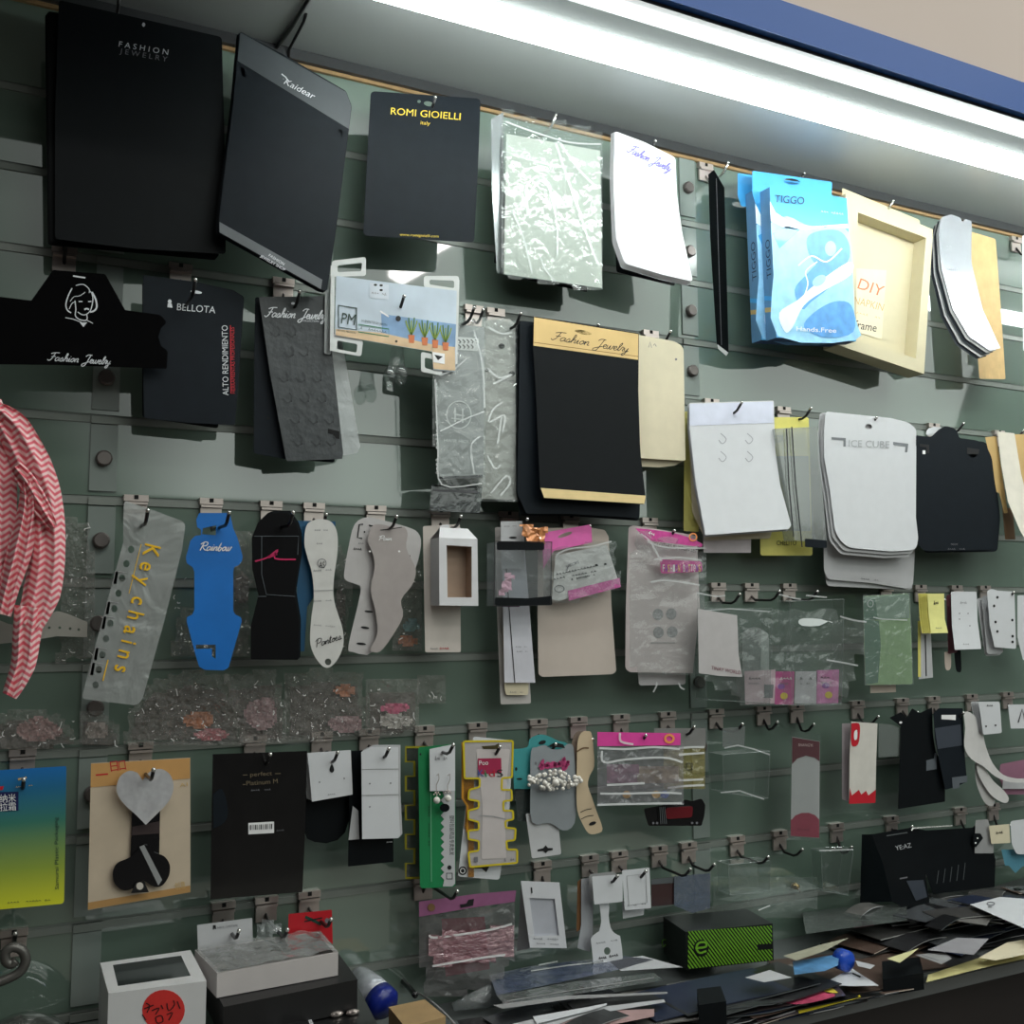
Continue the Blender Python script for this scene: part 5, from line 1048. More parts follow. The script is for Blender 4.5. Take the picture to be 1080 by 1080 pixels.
b.text(S, '塑料包装用品专卖批发', (474.5, 860), (474.5, 902), 4, INK); b.scribble(S, (451.5, 850), (451.5, 893), 2, INK, 14, .5); b.pr(S, ell(474, 915, 2.2, 2.4), INK, .0007); b.line(S, [(471, 921), (477, 921), (477, 927), (471, 927)], 1, INK, .0007, True); b.pr(S, ell(443.5, 795.5, .9, 1.2), INK)
for k in range(5): b.line(S, [(457+2*k, 842), (457+2*k, 846)], .5, INK)
t.done()
t = T('earring_card', 'small white card with dangling pearl earrings on the green and white card', 'card'); b = t.part('card'); S = V(.056)
b.poly(S, [(453, 790), (480, 784.5), (480, 834), (453.5, 834.4)], WH, .0006); b.scribble(S, (459, 802), (464, 802), 5, GYI, 3, .6); b.scribble(S, (468, 802), (472, 802), 5, GYI, 2, .6)
for x_, y_ in ((460.7, 844), (472.5, 842)):
    e = t.part('earring'); e.tube([at(x_, 818, .058), at(x_+2, 816, .06), at(x_+2.4, 822, .06), at(x_-.5, 828, .059), at(x_, y_-4, .059)], .0004, STEEL, 5); c = at(x_, y_, .06); e.ball(c, .0036, M('pearl', (232, 228, 220), .18, coat=.6), 12, 8)
    for k in range(5): e.ball(at(x_-3+1.5*k, y_-6-(k % 2)*2, .059), .0009, STEEL, 6, 4)
e = t.part('sticker', 'round black sticker'); e.poly(V(.0575), ell(469, 852, 5.2, 4.4), BK, .0008); t.done()
# yellow outlined kids card
card('hair_clip_card', 'white card leaning behind the yellow outlined kids card, round black mark at its foot', [(499, 776.7), (541, 781), (537, 860), (526.7, 928), (483, 924.4)], .045, WH, 3, [('pr', ell(488, 918.4, 4.4, 4.6), INK), ('line', ell(488, 918.4, 2.4, 2.6), .8, WINK, .0008, True), ('pr', [(497, 916), (508, 916), (513, 920), (515, 916), (516, 914), (496, 913)], INK)])
t = T('orange_comb_card', 'orange edged clear comb card peeking out left of the yellow outlined kids card', 'card'); b = t.part('p')
ob = [(487, 783), (500, 783), (500, 925), (494, 925), (494, 880), (490, 872), (492, 850), (487, 842)]; b.poly(V(.047), ob[:4]+ob[4:], CL('orange_tint', (196, 140, 60), .5, .15, .1), .001); b.line(V(.047), [(488, 783), (488, 842), (493, 850), (493, 878)], 2.4, M('orange_edge', (196, 136, 40), .4)); t.done()
KO = [(489, 782), (541, 781.5), (540, 820), (529.5, 820.5), (529, 833), (539.5, 833), (540, 844), (531, 845), (531, 855), (541, 855), (541.5, 864), (533, 866), (533.5, 873), (544, 874), (543, 886), (534, 887), (535, 896), (545.5, 896), (545.5, 910), (496, 914.5), (494, 899), (505, 897), (505, 887), (494, 885), (494, 876), (505, 875), (505, 867), (494, 864), (494, 855), (505, 852), (505, 845), (494, 843), (495, 833), (506, 830), (506, 821), (490, 821)]
t = T('kids_hair_clip_card', 'clear comb edged card outlined in yellow with a pink kids label', 'card'); b = t.part('p'); S = V(.051)
b.poly(S, rr(KO, 1.2, 2), CL('milky_plastic', (206, 200, 198), .72, .2, .1), .001); b.line(S, rr(KO, 1.6, 2), 2.0, YO, .0006, True)
b.pr(S, rr([(502, 790), (538, 790), (532, 850), (534, 905), (508, 906), (509, 850)], 2), M('milky_insert', (196, 188, 186), .5, var=.04), .0003)
b.pr(S, [(504, 800), (528.6, 799.5), (529, 815), (504, 817)], M('maroon_label', (160, 40, 76), .4), .0007); b.text(S, 'Poo', (505.5, 807), (515, 806.5), 5, WINK, o=.001)
for ch, x_, c_ in (('K', 504.5, (70, 90, 150)), ('i', 512, (60, 130, 90)), ('d', 516, (190, 40, 60)), ('S', 524.5, (40, 40, 42))): b.text(S, ch, (x_, 819.5), (x_+(2 if ch == 'i' else 6.2), 819), 8, M('ink_%s' % {'K': 'navy', 'i': 'green', 'd': 'crimson', 'S': 'dark'}[ch], c_, .4), o=.0012)
b.line(S, [(506, 860), (520, 861), (534, 864)], 1.1, GR2, .0008); b.pr(S, [(500, 904), (504, 903.6), (504, 909), (500, 909.4)], GYI, .0008); b.scribble(S, (532, 909), (543, 908), 4, GYI, 5, .8, 2, .0008)
b.pr(S, [(508, 787), (522, 786), (526, 784), (527, 790), (510, 790)], M('dark_slot', (60, 52, 20), .6), .0007); t.done()
hook(9, 502, (527, 788), 'holding the yellow outlined kids card', L=.058)
# teal hair band
hook(9, 566, (586, 785), 'holding the teal hair band card', L=.05)
TEAL = M('teal_card', (62, 146, 148), .45, var=.06); GVL = M('grey_velvet', (140, 146, 150), .6, var=.05)
t = T('hair_band_card', 'teal crown topped card with a grey layered card and a pink lettered tag', 'card')
b = t.part('teal_card'); b.poly(V(.038), smooth([(541, 790), (556, 788), (559, 779), (570, 774.5), (580, 777), (588, 781), (596, 783), (605, 788)], 3)+[(604, 832), (542, 832)], TEAL, .001)
b.pr(V(.038), ell(544.5, 811, 1.2, 1.8), INK); b.pr(V(.038), ell(548, 821.5, 3, 1), INK); b.pr(V(.038), ell(572, 783, 4, 2, rot=-.3), INK)
b.poly(V(.035), [(543, 832), (570, 832), (570, 866), (546, 866)], CL('dark_clear', (80, 90, 88), .45, .2, .1), .001)
b = t.part('grey_card'); b.poly(V(.043), smooth([(560, 793), (566, 788), (575, 786), (582, 790), (592, 790), (598, 785), (604, 786), (606, 800), (608, 835), (606, 868), (594, 876), (580, 868), (561, 867), (559.5, 830)], 3, True), GVL, .001)
b.pr(V(.043), [(577, 787.5), (596, 789), (594, 785), (585, 783)], INK); b.script(V(.0445), 'beauty', (569, 810.5), (600, 806.5), 9, M('pink_lettering', (186, 70, 120), .4), 3.2); b.pr(V(.043), ell(565, 805, 1.2, 1.6), GYI)
t.done()
t = T('pearl_hair_clip', 'hair clip covered in white pearls across the grey layered card', 'hair clip'); b = t.part('pearls', smooth=True); PR = M('pearl', (0, 0, 0)); rn = random.Random(4)
for k in range(120):
    a = rn.random(); x_ = 557+a*56; hh = math.sin(math.pi*min(1, max(.12, a)))*9+1.5; y_ = 824+rn.uniform(-1, 1)*hh-.02*(x_-557)
    b.ball(at(x_, y_, .0475+rn.uniform(0, .006)), rn.uniform(.0014, .0026), PR, 10, 7)
b.ball(at(586, 825, .054), .004, PR, 12, 8); t.done()
card('hair_clip_card', 'silvery white card with a black keyhole slot hanging below the grey layered card', [(554.4, 858), (588, 858), (592, 901), (561, 905.5)], .040, M('silvery_white', (205, 206, 208), .35, .2), 2, [('pr', [(567, 896), (573, 894.5), (575.5, 891.5), (578, 894.3), (583, 894.5), (583, 896.5), (578, 897.5), (575.5, 900), (573, 897.5), (567, 898)], INK)])
hook(9, 608, (625, 780), 'holding the curved beige strap cards', L=.05)
STR = smooth([(609, 784), (613, 773), (620, 771), (624, 774), (626, 790), (626.7, 808), (622, 818), (620, 828), (624, 840), (629, 855), (635.5, 874), (630, 879), (621, 879), (614, 868), (609, 855), (608, 835), (608.5, 808)], 3, True)
card('strap_card', 'brown curved strap card just behind the beige curved strap card', [(x-6, y) for x, y in STR if y < 825]+[(604, 826)], .04, M('taupe_card', (128, 112, 100), .5), 0)
card('strap_card', 'beige curved strap card with a black slot at its foot', STR, .046, M('beige_strap', (198, 178, 148), .55, var=.03), 0, [('pr', ell(625, 868.5, 4, 1.8, rot=-.35), INK), ('line', smooth([(612, 857), (618, 854), (624, 853)], 3), .7, BK2), ('line', smooth([(613, 864), (619, 861), (626, 860)], 3), .7, BK2), ('line', smooth([(608, 793), (615, 789), (621, 789)], 3), 1.6, M('brown_card', (0, 0, 0)))])
# pink header pack and neighbours
hook(9, 653, (681, 776), 'holding the pink headed clear pack', L=.06)
hook(9, 702, (732, 767), 'holding the grey headed clear pack', L=.06)
def pillow(name, lab, hdr, hm, body, ridges, d, tint, extra=None, hlab=None):
    t = T(name, lab, 'pack'); b = t.part('header', hlab); b.poly(V(d+.001), hdr, hm, .0006)
    if extra: extra(t, b, V(d+.001))
    b = t.part('clear_pouch'); b.film(body, d, tint, .0022, 6, 7, .05)
    for l in ridges: b.line(V(d+.003), smooth(l, 4), 2.2, RIDGE_GLINT)
    t.done()
RIDGE_GLINT = CL('film_ridge_glint', (245, 248, 248), .7, .08, 0)  # pack ridges as flat strips with their bright glint coloured in
pillow('hair_clip_pack', 'clear pack with a grey header and yellow tinted pouch right of the pink headed pack', [(690, 768), (744.4, 768), (744, 788), (690, 788)], M('grey_header', (128, 128, 126), .4), [(700, 786), (743.5, 786), (743.3, 831), (702, 832)], [[(716, 789), (730, 788), (743, 788)], [(716, 796), (743, 794)], [(716, 823), (742, 822)], [(704, 831), (722, 829), (743, 828)]], .042, CL('yellow_tint_film', (196, 182, 110), .35, .1, .4, 40),
       lambda t, b, S: b.line(S, [(724, 805), (730, 805), (730, 812), (724, 812)], 1.2, INK, .001, True))
def pk(t, b, S):
    b.line(S, ell(706, 779, 4.4, 4), 2.4, M('orange_ink', (0, 0, 0)), .0008, True)
    q = t.part('contents'); q.film([(640, 806), (672, 806), (674, 824), (642, 826)], .048, M('mauve_goods', (140, 100, 120), .4, var=.3, scale=60), .002, 4, 5, .1); q.film([(672, 808), (716, 808), (714, 826), (674, 826)], .048, M('olive_goods', (150, 136, 110), .4, var=.3, scale=60), .002, 4, 6, .1)
    for x_, c_ in ((661, (206, 160, 60)), (692, (214, 170, 60)), (701, (50, 90, 170))): q.poly(V(.0505), ell(x_, 838, 4.5, 4), M('dot_%d' % x_, c_, .4), .0006)
pillow('hair_clip_pack', 'clear ridged pack with a bright pink header and mauve goods inside', [(630, 772), (717.8, 773.3), (717.8, 786), (630, 787)], M('bright_pink_header', (222, 74, 158), .3, var=.05, coat=.5), [(633, 786), (718, 785), (721, 848), (630, 849)], [[(635, 792), (637, 804), (660, 801), (700, 799), (720, 804)], [(632, 789), (660, 790), (690, 788), (717, 790)], [(654, 773), (655, 782), (668, 785)], [(633, 837), (660, 837), (700, 836), (719, 837)], [(630, 849), (660, 848), (719, 847)], [(640, 828), (680, 826)]], .052, CL('pouch_film', (200, 196, 204), .22, .08, .6, 40), pk, 'bright pink header with a black slot')
t = T('hair_claw', 'black hair claw clip with a dark red grip below the clear packs', 'hair clip'); b = t.part('claw'); BKP = M('black_plastic', (14, 14, 15), .2, coat=.5)
b.poly(V(.046), rr([(679, 853), (700, 849), (718, 848), (722, 843), (730, 845), (740, 842), (744, 849), (743, 860), (740, 871), (712, 871), (684, 871), (681, 862)], 2), BKP, .008)
b = t.part('grip'); b.poly(V(.048), rr([(702, 852), (731, 850), (730, 862), (703, 864)], 3), M('dark_red_plastic', (96, 20, 28), .25, coat=.4), .003)
for k in range(4): b.line(V(.0485), [(696+k*1.7, 851), (697+k*2, 869)], .7, GR)
for p in ((689, 868), (693, 868), (730, 868), (735, 868)): b.poly(V(.0475), ell(*p, 1.3, 1.3, 10), GYI, .001)
t.done()
hook(9, 753, (783, 764), 'empty', lab='empty hook with a shiny tip over the clear cube box')
cbox('clear empty cube box with a long hang tab, left of the maroon and white card', [(762, 796), (812, 792), (810, 842), (764, 836)], .055, .026, lines=([(764, 789), (778, 786), (795, 790), (812, 796)], [(760, 836), (780, 834), (806, 843)]))
card('hang_tab', 'grey translucent hang tab above the clear cube box', [(762, 768), (786, 766), (785, 788), (762, 788)], .05, CL('tab_film', (170, 176, 174), .3, .15, .1), 1)
hook(9, 803, (818, 762), 'carrying nothing', lab='empty wire hook second left of the maroon and white card'); hook(9, 838, (858, 764), 'holding the maroon and white card')
MRN = M('maroon_print', (96, 42, 52), .4)
card('backing_card', 'tall maroon and white arched card in a clear sleeve', [(835.5, 777), (864.6, 782), (864, 884), (834, 882)], .045, M('arch_white', (180, 178, 180), .45, var=.02), 0, [
    ('pr', [(835.6, 777.5), (864.5, 782.3), (864.3, 803), (859, 799), (850, 797), (841, 800), (835.4, 806)], MRN), ('text', 'SHANGYI', (842, 787), (857, 787.5), 3, M('pale_pink_ink', (220, 190, 190), .4)),
    ('pr', [(834, 864)]+[(849.5-15.4*math.cos(a), 868-11*math.sin(a)) for a in (0.3, .8, 1.3, 1.8, 2.3, 2.8)]+[(864, 866), (864, 883.6), (834, 881.6)], M('rose_print', (150, 60, 80), .4)), ('scribble', (841, 876), (858, 877), 3, M('maroon_ink', (0, 0, 0)), 5, .7)])
card('clear_sleeve', 'clear sleeve around the maroon and white card', [(834, 770), (866, 774), (865, 888), (833, 886)], .048, F3, 1, t=0)
hook(9, 902, (926, 756), 'holding the white and red skyline card', L=.055)
card('backing_card', 'grey white card left of the white and red skyline card', [(888, 763), (897, 763), (896, 846), (888, 843)], .034, M('mauve_grey_card', (160, 150, 154), .5), 1)
SKL = [(895.5, 847.8), (923.3, 846.7), (923.6, 833)]+[(923.4-k*2.5, 833+(k*37 % 7)) for k in range(1, 11)]+[(896.5, 831)]
card('backing_card', 'white card with a red corner blob and a red skyline along its foot', [(897.8, 761), (925.5, 763), (924, 806), (923.3, 846.7), (895.5, 847.8), (896, 800)], .044, M('skyline_white', (206, 202, 194), .5), 0, [('pr', smooth([(898, 763), (906, 763), (907, 772), (905, 785), (899, 787), (897.4, 780)], 3), RED), ('pr', smooth([(901, 772), (904, 770), (904, 779), (901, 780)], 3, True), WINK, .0006), ('pr', SKL, RED)])
card('hang_tab', 'clear stepped plastic tab right of the skyline card', [(926.7, 763), (940, 764), (955.5, 770), (951, 797), (926.5, 799)], .04, CL('tab_film2', (176, 184, 180), .25, .12, .1), 1)
# black pouches
SL = M('slate_card', (58, 64, 74), .45)
hook(9, 949, (960, 752), 'left hook of the black hair clip pouches', L=.05, lab='hook over the left black pouch in the fourth row'); hook(9, 982, (1016, 752), 'over the right black pouch', L=.05)
card('hair_clip_card', 'black pouch with a stepped foot and small grey sticker in the fourth row', [(938, 757), (950, 751), (956, 757), (962, 747), (970, 752), (983, 746), (984, 775), (987, 793), (997, 812), (996.7, 845.5), (947, 853.3), (949, 800), (950, 766)], .042, BK, 1, [('pr', [(977, 802), (985, 800), (986, 794), (988, 794), (988, 811), (977, 813)], M('grey_sticker', (92, 98, 104), .4)), ('pr', ell(950, 762, 1.6, 1.2), WINK)])
card('hair_clip_card', 'black card with a slate panel and grey hooked cut right of the black pouch', [(984.4, 752), (990, 747), (1015.5, 747), (1017, 790), (1020, 824.4), (1008, 830), (997, 833), (990, 800), (986, 780)], .048, BK2, 1, [('pr', [(986, 768), (1013, 764), (1015, 786), (989, 790)], SL), ('pr', [(993, 754), (1008, 754), (1008, 759.5), (993, 758.5)], WINK), ('pr', [(1004, 820), (1020, 818), (1020, 825), (1012, 826), (1012, 831), (1005, 832)], M('grey_sticker', (0, 0, 0)))])
hook(9, 1022, (1052, 751), 'holding the white curved tags')
WL = M('white_leatherette', (208, 206, 204), .45)
card('curved_tag', 'small curved white tag lowest under the long curved white tag', smooth([(1029, 800), (1036, 816), (1043, 830), (1049, 842), (1047, 850), (1040, 848), (1034, 838), (1029, 822)], 3, True), .044, M('white_leatherette_2', (180, 178, 176), .5), 0)
card('curved_tag', 'curved white tag in the middle of the three curved ones', smooth([(1031, 800), (1040, 812), (1048, 824), (1058, 833), (1064, 842), (1060, 847), (1048, 841), (1039, 830), (1031, 814)], 3, True), .048, WL, 0)
card('curved_tag', 'long curved white tag sweeping right at its foot', smooth([(1017, 751), (1028, 755), (1036, 772), (1040, 788), (1047, 805), (1058, 817), (1072, 821), (1086, 822), (1084, 825), (1066, 825), (1050, 819), (1038, 809), (1024, 800), (1017, 787), (1018, 768)], 3, True), .052, WL, 0)
for i in (3, 2, 1): card('gift_tag', 'white tag behind the small white tag above the curved tags', [(1031-2.4*i, 740), (1054, 740), (1054, 772), (1036.5-2.2*i, 774)], .056-.002*i, WH2, 2, group='small white tags above the curved ones')
card('gift_tag', 'small white tag with two holes above the curved tags', [(1032, 740), (1054.4, 740), (1056.7, 773), (1037, 775)], .058, WH, 2, [('scribble', (1041, 745), (1049, 745), 2, INK, 5, .6), ('pr', ell(1040, 766, 1, 1), HOLE), ('pr', ell(1050, 765, 1, 1), HOLE)])
hook(9, 1060, (1074, 748), 'at the right border', L=.05)
card('gift_tag', 'white tag with a black wedge print at the right border', [(1063, 743), (1096, 743), (1096, 768), (1066, 768.4)], .055, WH, 1, [('line', [(1074, 762), (1078, 748), (1082, 762)], 1.4, INK)])
card('backing_card', 'mauve pink pack at the right border under the curved tags', [(1055, 806), (1096, 798), (1096, 838), (1060, 838), (1054, 820)], .03, M('mauve_pack', (150, 106, 126), .35, coat=.4), 2)
card('backing_card', 'white insert strip on the mauve pink pack', [(1058, 822), (1096, 820), (1096, 832), (1057, 832)], .034, WH2, 0)

# ================================================================ fifth row
hook(11, 15, None, 'above the grey scroll bracket', L=.04)
t = T('scroll_bracket', 'grey metal scroll shaped bracket in the lower left corner', 'bracket'); b = t.part('p', smooth=True); MG = M('dull_metal', (96, 94, 90), .35, .5)
pts = [(-14, 1040), (4, 1034), (20, 1026), (27, 1014), (24, 1003), (14, 999), (6, 1004), (6, 1013), (12, 1017), (17, 1013)]
b.tube([at(x, y, .05) for x, y in smooth(pts, 5)], [.0045]*41+[.004]*6 if False else .0042, MG, 8); t.done()
hook(11, 235, (252, 982), 'holding the long white tray box', L=.06); hook(11, 280, (303, 981), 'holding the small clear shape', L=.06); hook(11, 325, (349, 970), 'holding the red card', L=.06)
card('header_card', 'white header card with tiny lettering behind the white tray box', [(207.8, 975.5), (266, 968), (267, 1004), (209, 1006)], .047, WH2, 1, [('pr', [(224.5, 976), (227.5, 975.6), (228, 980), (226.6, 980), (226.2, 978), (225.6, 980.4), (224.6, 980.4)], INK), ('text', 'ABUL LIFETIME', (229, 979.5), (251, 977), 2.2, GYI)])
t = T('clear_clip_shell', 'small crumpled clear shell between the white header card and the red card', 'packaging'); b = t.part('p'); b.film([(271, 974), (283, 970), (295, 974), (297, 984), (286, 990), (272, 988)], .054, CL('shell_film', (190, 196, 196), .35, .06, .5, 60), .004, 4, 5, .15); t.done()
card('hair_clip_card', 'red card with a black hair clip behind the white tray box', [(304.4, 964), (350, 959.5), (351, 996), (344, 990), (304, 985)], .047, M('red_card', (178, 22, 34), .4), 1, [('line', [(322, 967), (331, 971), (339, 975)], 3, M('dark_teal_ink', (20, 60, 50), .4)), ('line', [(321, 972), (340, 968)], 1.4, INK), ('pr', ell(345, 971, 2.4, 2.8), GYI)])
hook(11, 445, (500, 938), 'holding the mauve headed pack', lab='wire hook at the slot of the mauve headed pack', L=.06)
def mv(t, b, S):
    b.pr(S, [(485, 954), (492, 953), (494, 949), (500, 948), (499, 955), (486, 957.5)], INK, .0008); b.pr(S, ell(455, 957, 4, 4), M('brown_print', (120, 90, 60), .5), .0008)
    q = t.part('red_insert', 'dark red card insert'); q.poly(V(.038), [(465.5, 969), (511, 966.7), (516.7, 1022), (470, 1030)], M('dark_red_insert', (140, 34, 56), .45, var=.08, scale=40), .0006)
    q = t.part('pink_pouch', 'shiny pink middle pouch'); q.film([(452, 986), (540, 976), (542, 1009), (456, 1020)], .047, CL('pink_pouch_film', (206, 150, 160), .42, .08, .6, 70, (1, 1, 3)), .002, 5, 4, .08)
pillow('hair_tie_pack', 'clear pack with a mauve header and shiny dark red goods, hanging near the counter', [(442, 951), (500, 943), (544.4, 939), (543, 951), (500, 957), (442, 967)], M('mauve_header', (140, 84, 122), .35, var=.1, coat=.4), [(442, 966), (543, 950), (541, 1012), (516, 1046), (447, 1051)], [[(453, 986), (458, 989), (490, 985), (520, 980), (540, 974.5)], [(456, 1019), (480, 1015), (510, 1010), (533, 1007)]], .044, CL('pack_film', (150, 146, 148), .25, .12, .3, 30), mv)
t = T('shadow_frame', 'small white photo frame card with a grey window, tilted on its hook', 'card'); b = t.part('frame'); S = V(.045)
FW = M('frame_white', (205, 206, 210), .4, var=.02, coat=.2)
b.poly(S, [(549.3, 929), (590, 930.7), (597.8, 1000), (559, 999.5)], FW, .003, [[(558.5, 947), (585, 948), (589.5, 986.5), (563.5, 987)]]); b.scribble(S, (563, 991), (592, 992), 2.4, GYI, 12, .6); b.scribble(S, (566, 996), (590, 997), 2, GYI, 10, .5); b.line(S, [(560.5, 936), (561, 942)], 1.4, INK)
b = t.part('window_insert'); b.poly(V(.0425), [(558, 946), (586, 947), (590, 987), (563, 988)], M('window_grey', (176, 178, 186), .4), .0006)
b = t.part('stand_leg'); b.poly(V(lambda x, y: .03+(x-549)*.001), [(549, 931), (554, 960), (559, 1000), (556, 1001), (545, 1003), (548, 960)], GR2, .001); t.done()
hook(11, 570, (583, 934), 'holding the small white photo frame card', L=.055)
hook(11, 620, (651, 924), 'holding the white tags and the cable tag'); hook(11, 651, (681, 919), 'holding the second white tag')
card('strap_card', 'brown strip card at the back left of the white tags', [(609, 930), (614, 926), (613, 980), (608, 983)], .034, M('brown_strip', (112, 76, 44), .6), 0)
card('strap_card', 'pale grey card behind the brown strip and the white tags', [(613, 927), (626, 925), (625, 990), (622, 1004), (609, 1000), (613, 975)], .036, M('cool_grey_card', (160, 162, 166), .5), 1)
card('strap_card', 'grey rounded card right behind the small white square tag', [(621, 922), (648, 919), (652, 924), (650, 952), (622, 950)], .042, GR2, 4)
CT = smooth([(632, 950), (642, 950), (642, 966), (644, 978), (648, 984), (654, 987)], 2)+[(656, 1000), (657, 1013), (654, 1015), (630, 1019), (626, 1018), (624.5, 1003), (623, 990), (626, 986)]+smooth([(632, 982), (634, 972), (633, 960)], 2)
card('cable_tag', 'long white neck tag with a round hole and small dark print at its foot', CT, .048, WH, 0, [('scribble', (629, 996), (652, 992), 2, GYI, 9, .5), ('scribble', (632, 1012), (640, 1011), 3, INK, 4, .9), ('scribble', (643, 1010), (655, 1008), 3, INK, 5, .9), ('text', 'COLOR', (627, 1017), (637, 1015), 3, INK)], holes=[ell(640.4, 1003, 3.4, 4)])
card('gift_tag', 'plain small white square tag above the long neck tag', [(624.4, 924.4), (656.7, 922), (656.7, 951), (626.7, 954)], .052, WH, 1)
card('gift_tag', 'white tag end showing below the white tag with a grey border', [(656, 950), (680, 948), (679, 965), (657, 969)], .042, WH2, 1)
card('gift_tag', 'white tag with a thin grey border right of the plain square tag', [(656, 918), (685, 915), (686.7, 957.8), (659, 960)], .05, WH, 1, [('line', [(661, 924), (681, 921.5), (682.5, 952), (663.5, 955)], .6, GR2, .0005, True), ('scribble', (662, 956), (682, 954), 2, GYI, 8, .5)])
hook(11, 693, (728, 917), 'second from the white tags', lab='wire hook holding the dark red pack'); hook(11, 724, (753, 912), 'empty', lab='wire hook holding the blue grey translucent sleeve')
card('hair_tie_pack', 'dark red pack with a grey header between the white tags and the blue grey sleeve', [(686.7, 927), (711, 925), (711, 954), (687, 956)], .038, M('dark_red_pack', (56, 34, 34), .35, coat=.3), 1, [('pr', [(686.8, 927.2), (711, 925.2), (711, 931), (687, 933)], GR)])
card('clear_sleeve', 'blue grey translucent sleeve right of the dark red pack', [(711, 924), (749, 921), (749, 958), (730, 963), (711, 955)], .04, CL('blue_grey_film', (110, 122, 142), .45, .15, .3), 1)
hook(11, 775, (810, 904), 'plain', lab='empty black hook above the clear tray left of the brass screw'); hook(11, 820, (846, 896), 'plain', lab='empty short hook under the maroon and white card')
cbox('shallow clear plastic tray hanging below the empty hooks', [(768, 912), (812, 908), (812, 940), (770, 944)], .045, .022)
cbox('clear plastic box right of the brass screw', [(866, 898), (900, 896), (894, 944), (868, 940)], .045, .018, lines=([(864, 897), (900, 896)],))
t = T('clear_film_bag', 'large faint clear film sheet hanging behind the clear trays', 'bag'); b = t.part('p'); b.film([(752, 930), (860, 925), (862, 960), (800, 968), (756, 962)], .02, F1, .003, 9, 21, .04)
b.line(V(.024), [(768, 965), (776, 965.5)], 1.4, RIDGE_GLINT); b.line(V(.024), [(800, 960), (812, 955)], 1.4, RIDGE_GLINT); t.done()
t = T('brass_screw', 'round brass screw head fixed low on the panel', 'screw'); b = t.part('p', smooth=True); c = at(837, 934, .002); b.tube([c, c+Vector((0, -.006, 0))], .0042, M('brass', (176, 150, 100), .3, .9), 16); b.ball(c+Vector((0, -.006, 0)), .004, M('brass', (0, 0, 0)), 10, 6); b.tube([c+Vector((0, -.007, 0)), c+Vector((.001, -.011, -.006))], .0012, STEEL, 6); t.done()
hook(11, 880, (896, 894), 'for the clear box', lab='wire hook holding the clear plastic box right of the brass screw', L=.05)
hook(11, 938, (962, 872), 'of the black bags', lab='shiny wire hook above the YE:AZ black bag', L=.055)
t = T('gift_bag', 'black gift bag printed YE:AZ with a grey tag at its foot', 'bag'); b = t.part('front'); S = V(.058)
b.poly(S, [(919, 880), (960, 873), (975.5, 875.5), (976.7, 927), (982, 962), (964, 964), (941, 951), (931, 910)], BK, .001)
b.text(S, 'YE:AZ', (945, 897), (961.5, 893.5), 5, SIL); b.pr(S, [(949, 926), (957, 924.5), (957, 926), (949, 927.5)], GYI); b.pr(S, [(956, 929), (974, 928), (978, 946), (966, 950)], SL, .0006); b.line(S, [(935, 881.5), (957, 878)], 1.2, GR)
b = t.part('side_gusset'); b.poly(V(lambda x, y: .036+(x-909)*.0022), [(909, 880), (919, 880), (931, 910), (941, 951), (907, 952)], BK2, .001)
b = t.part('foil_bar', 'shiny silver bar along its mouth'); b.tube([at(961, 876, .06), at(963, 873.5, .06), at(1004, 871, .058)], .0012, TIP, 8); t.done()
card('gift_bag', 'plain black bag with faint vertical lines right of the YE:AZ bag', [(973, 876), (1040, 872), (1046, 890), (1050, 907), (1049, 935.5), (984, 943), (976, 920)], .052, BK, 1, [('line', [(988+k*7, 932-k), (990+k*7, 918-k*2)], .6, GR) for k in range(5)], cat='bag')
hook(11, 1010, (1016, 873), 'of the plain black bag', lab='wire hook above the plain black bag', L=.055); hook(11, 1045, (1062, 871), 'holding the cream tags', L=.055)
card('gift_tag', 'black perforated strip end left of the cream tags', [(1027, 879), (1034, 879), (1037, 884), (1029, 894), (1026, 890)], .056, BK, 1, [('pr', ell(1031, 884, .9, .9), WINK), ('pr', ell(1029, 889, .9, .9), WINK)])
card('gift_tag', 'grey white tag behind the cream tag', [(1029, 865), (1042, 864), (1048, 886), (1047.8, 900), (1028, 900), (1028, 888)], .054, GR2, 1)
card('gift_tag', 'cream tag with small dark print between grey and white tags', [(1043, 871), (1064.4, 869), (1065.5, 889), (1045.5, 890)], .058, CR, 1, [('scribble', (1051, 880), (1058, 879), 3, INK, 4, .7)])
card('bracelet_card', 'blue scalloped card end under the white tags at the right border', [(1056, 896), (1096, 896), (1096, 913), (1084, 912), (1078, 914), (1071, 921), (1064, 913), (1060, 913)], .048, M('muted_blue_card', (84, 140, 160), .45), 1)
card('gift_tag', 'large white tag at the right border over the blue scalloped card', [(1065.5, 866), (1096, 862), (1096, 901), (1072, 901), (1067, 890)], .056, WH, 3)
# ================================================================ on the counter
def slab(b, P, z0, mat, top=None):
    """block standing with its top at the given corner points (world), bottom at z0"""
    B = [Vector((p.x, p.y, z0)) for p in P]; b.box(B+list(P), mat)
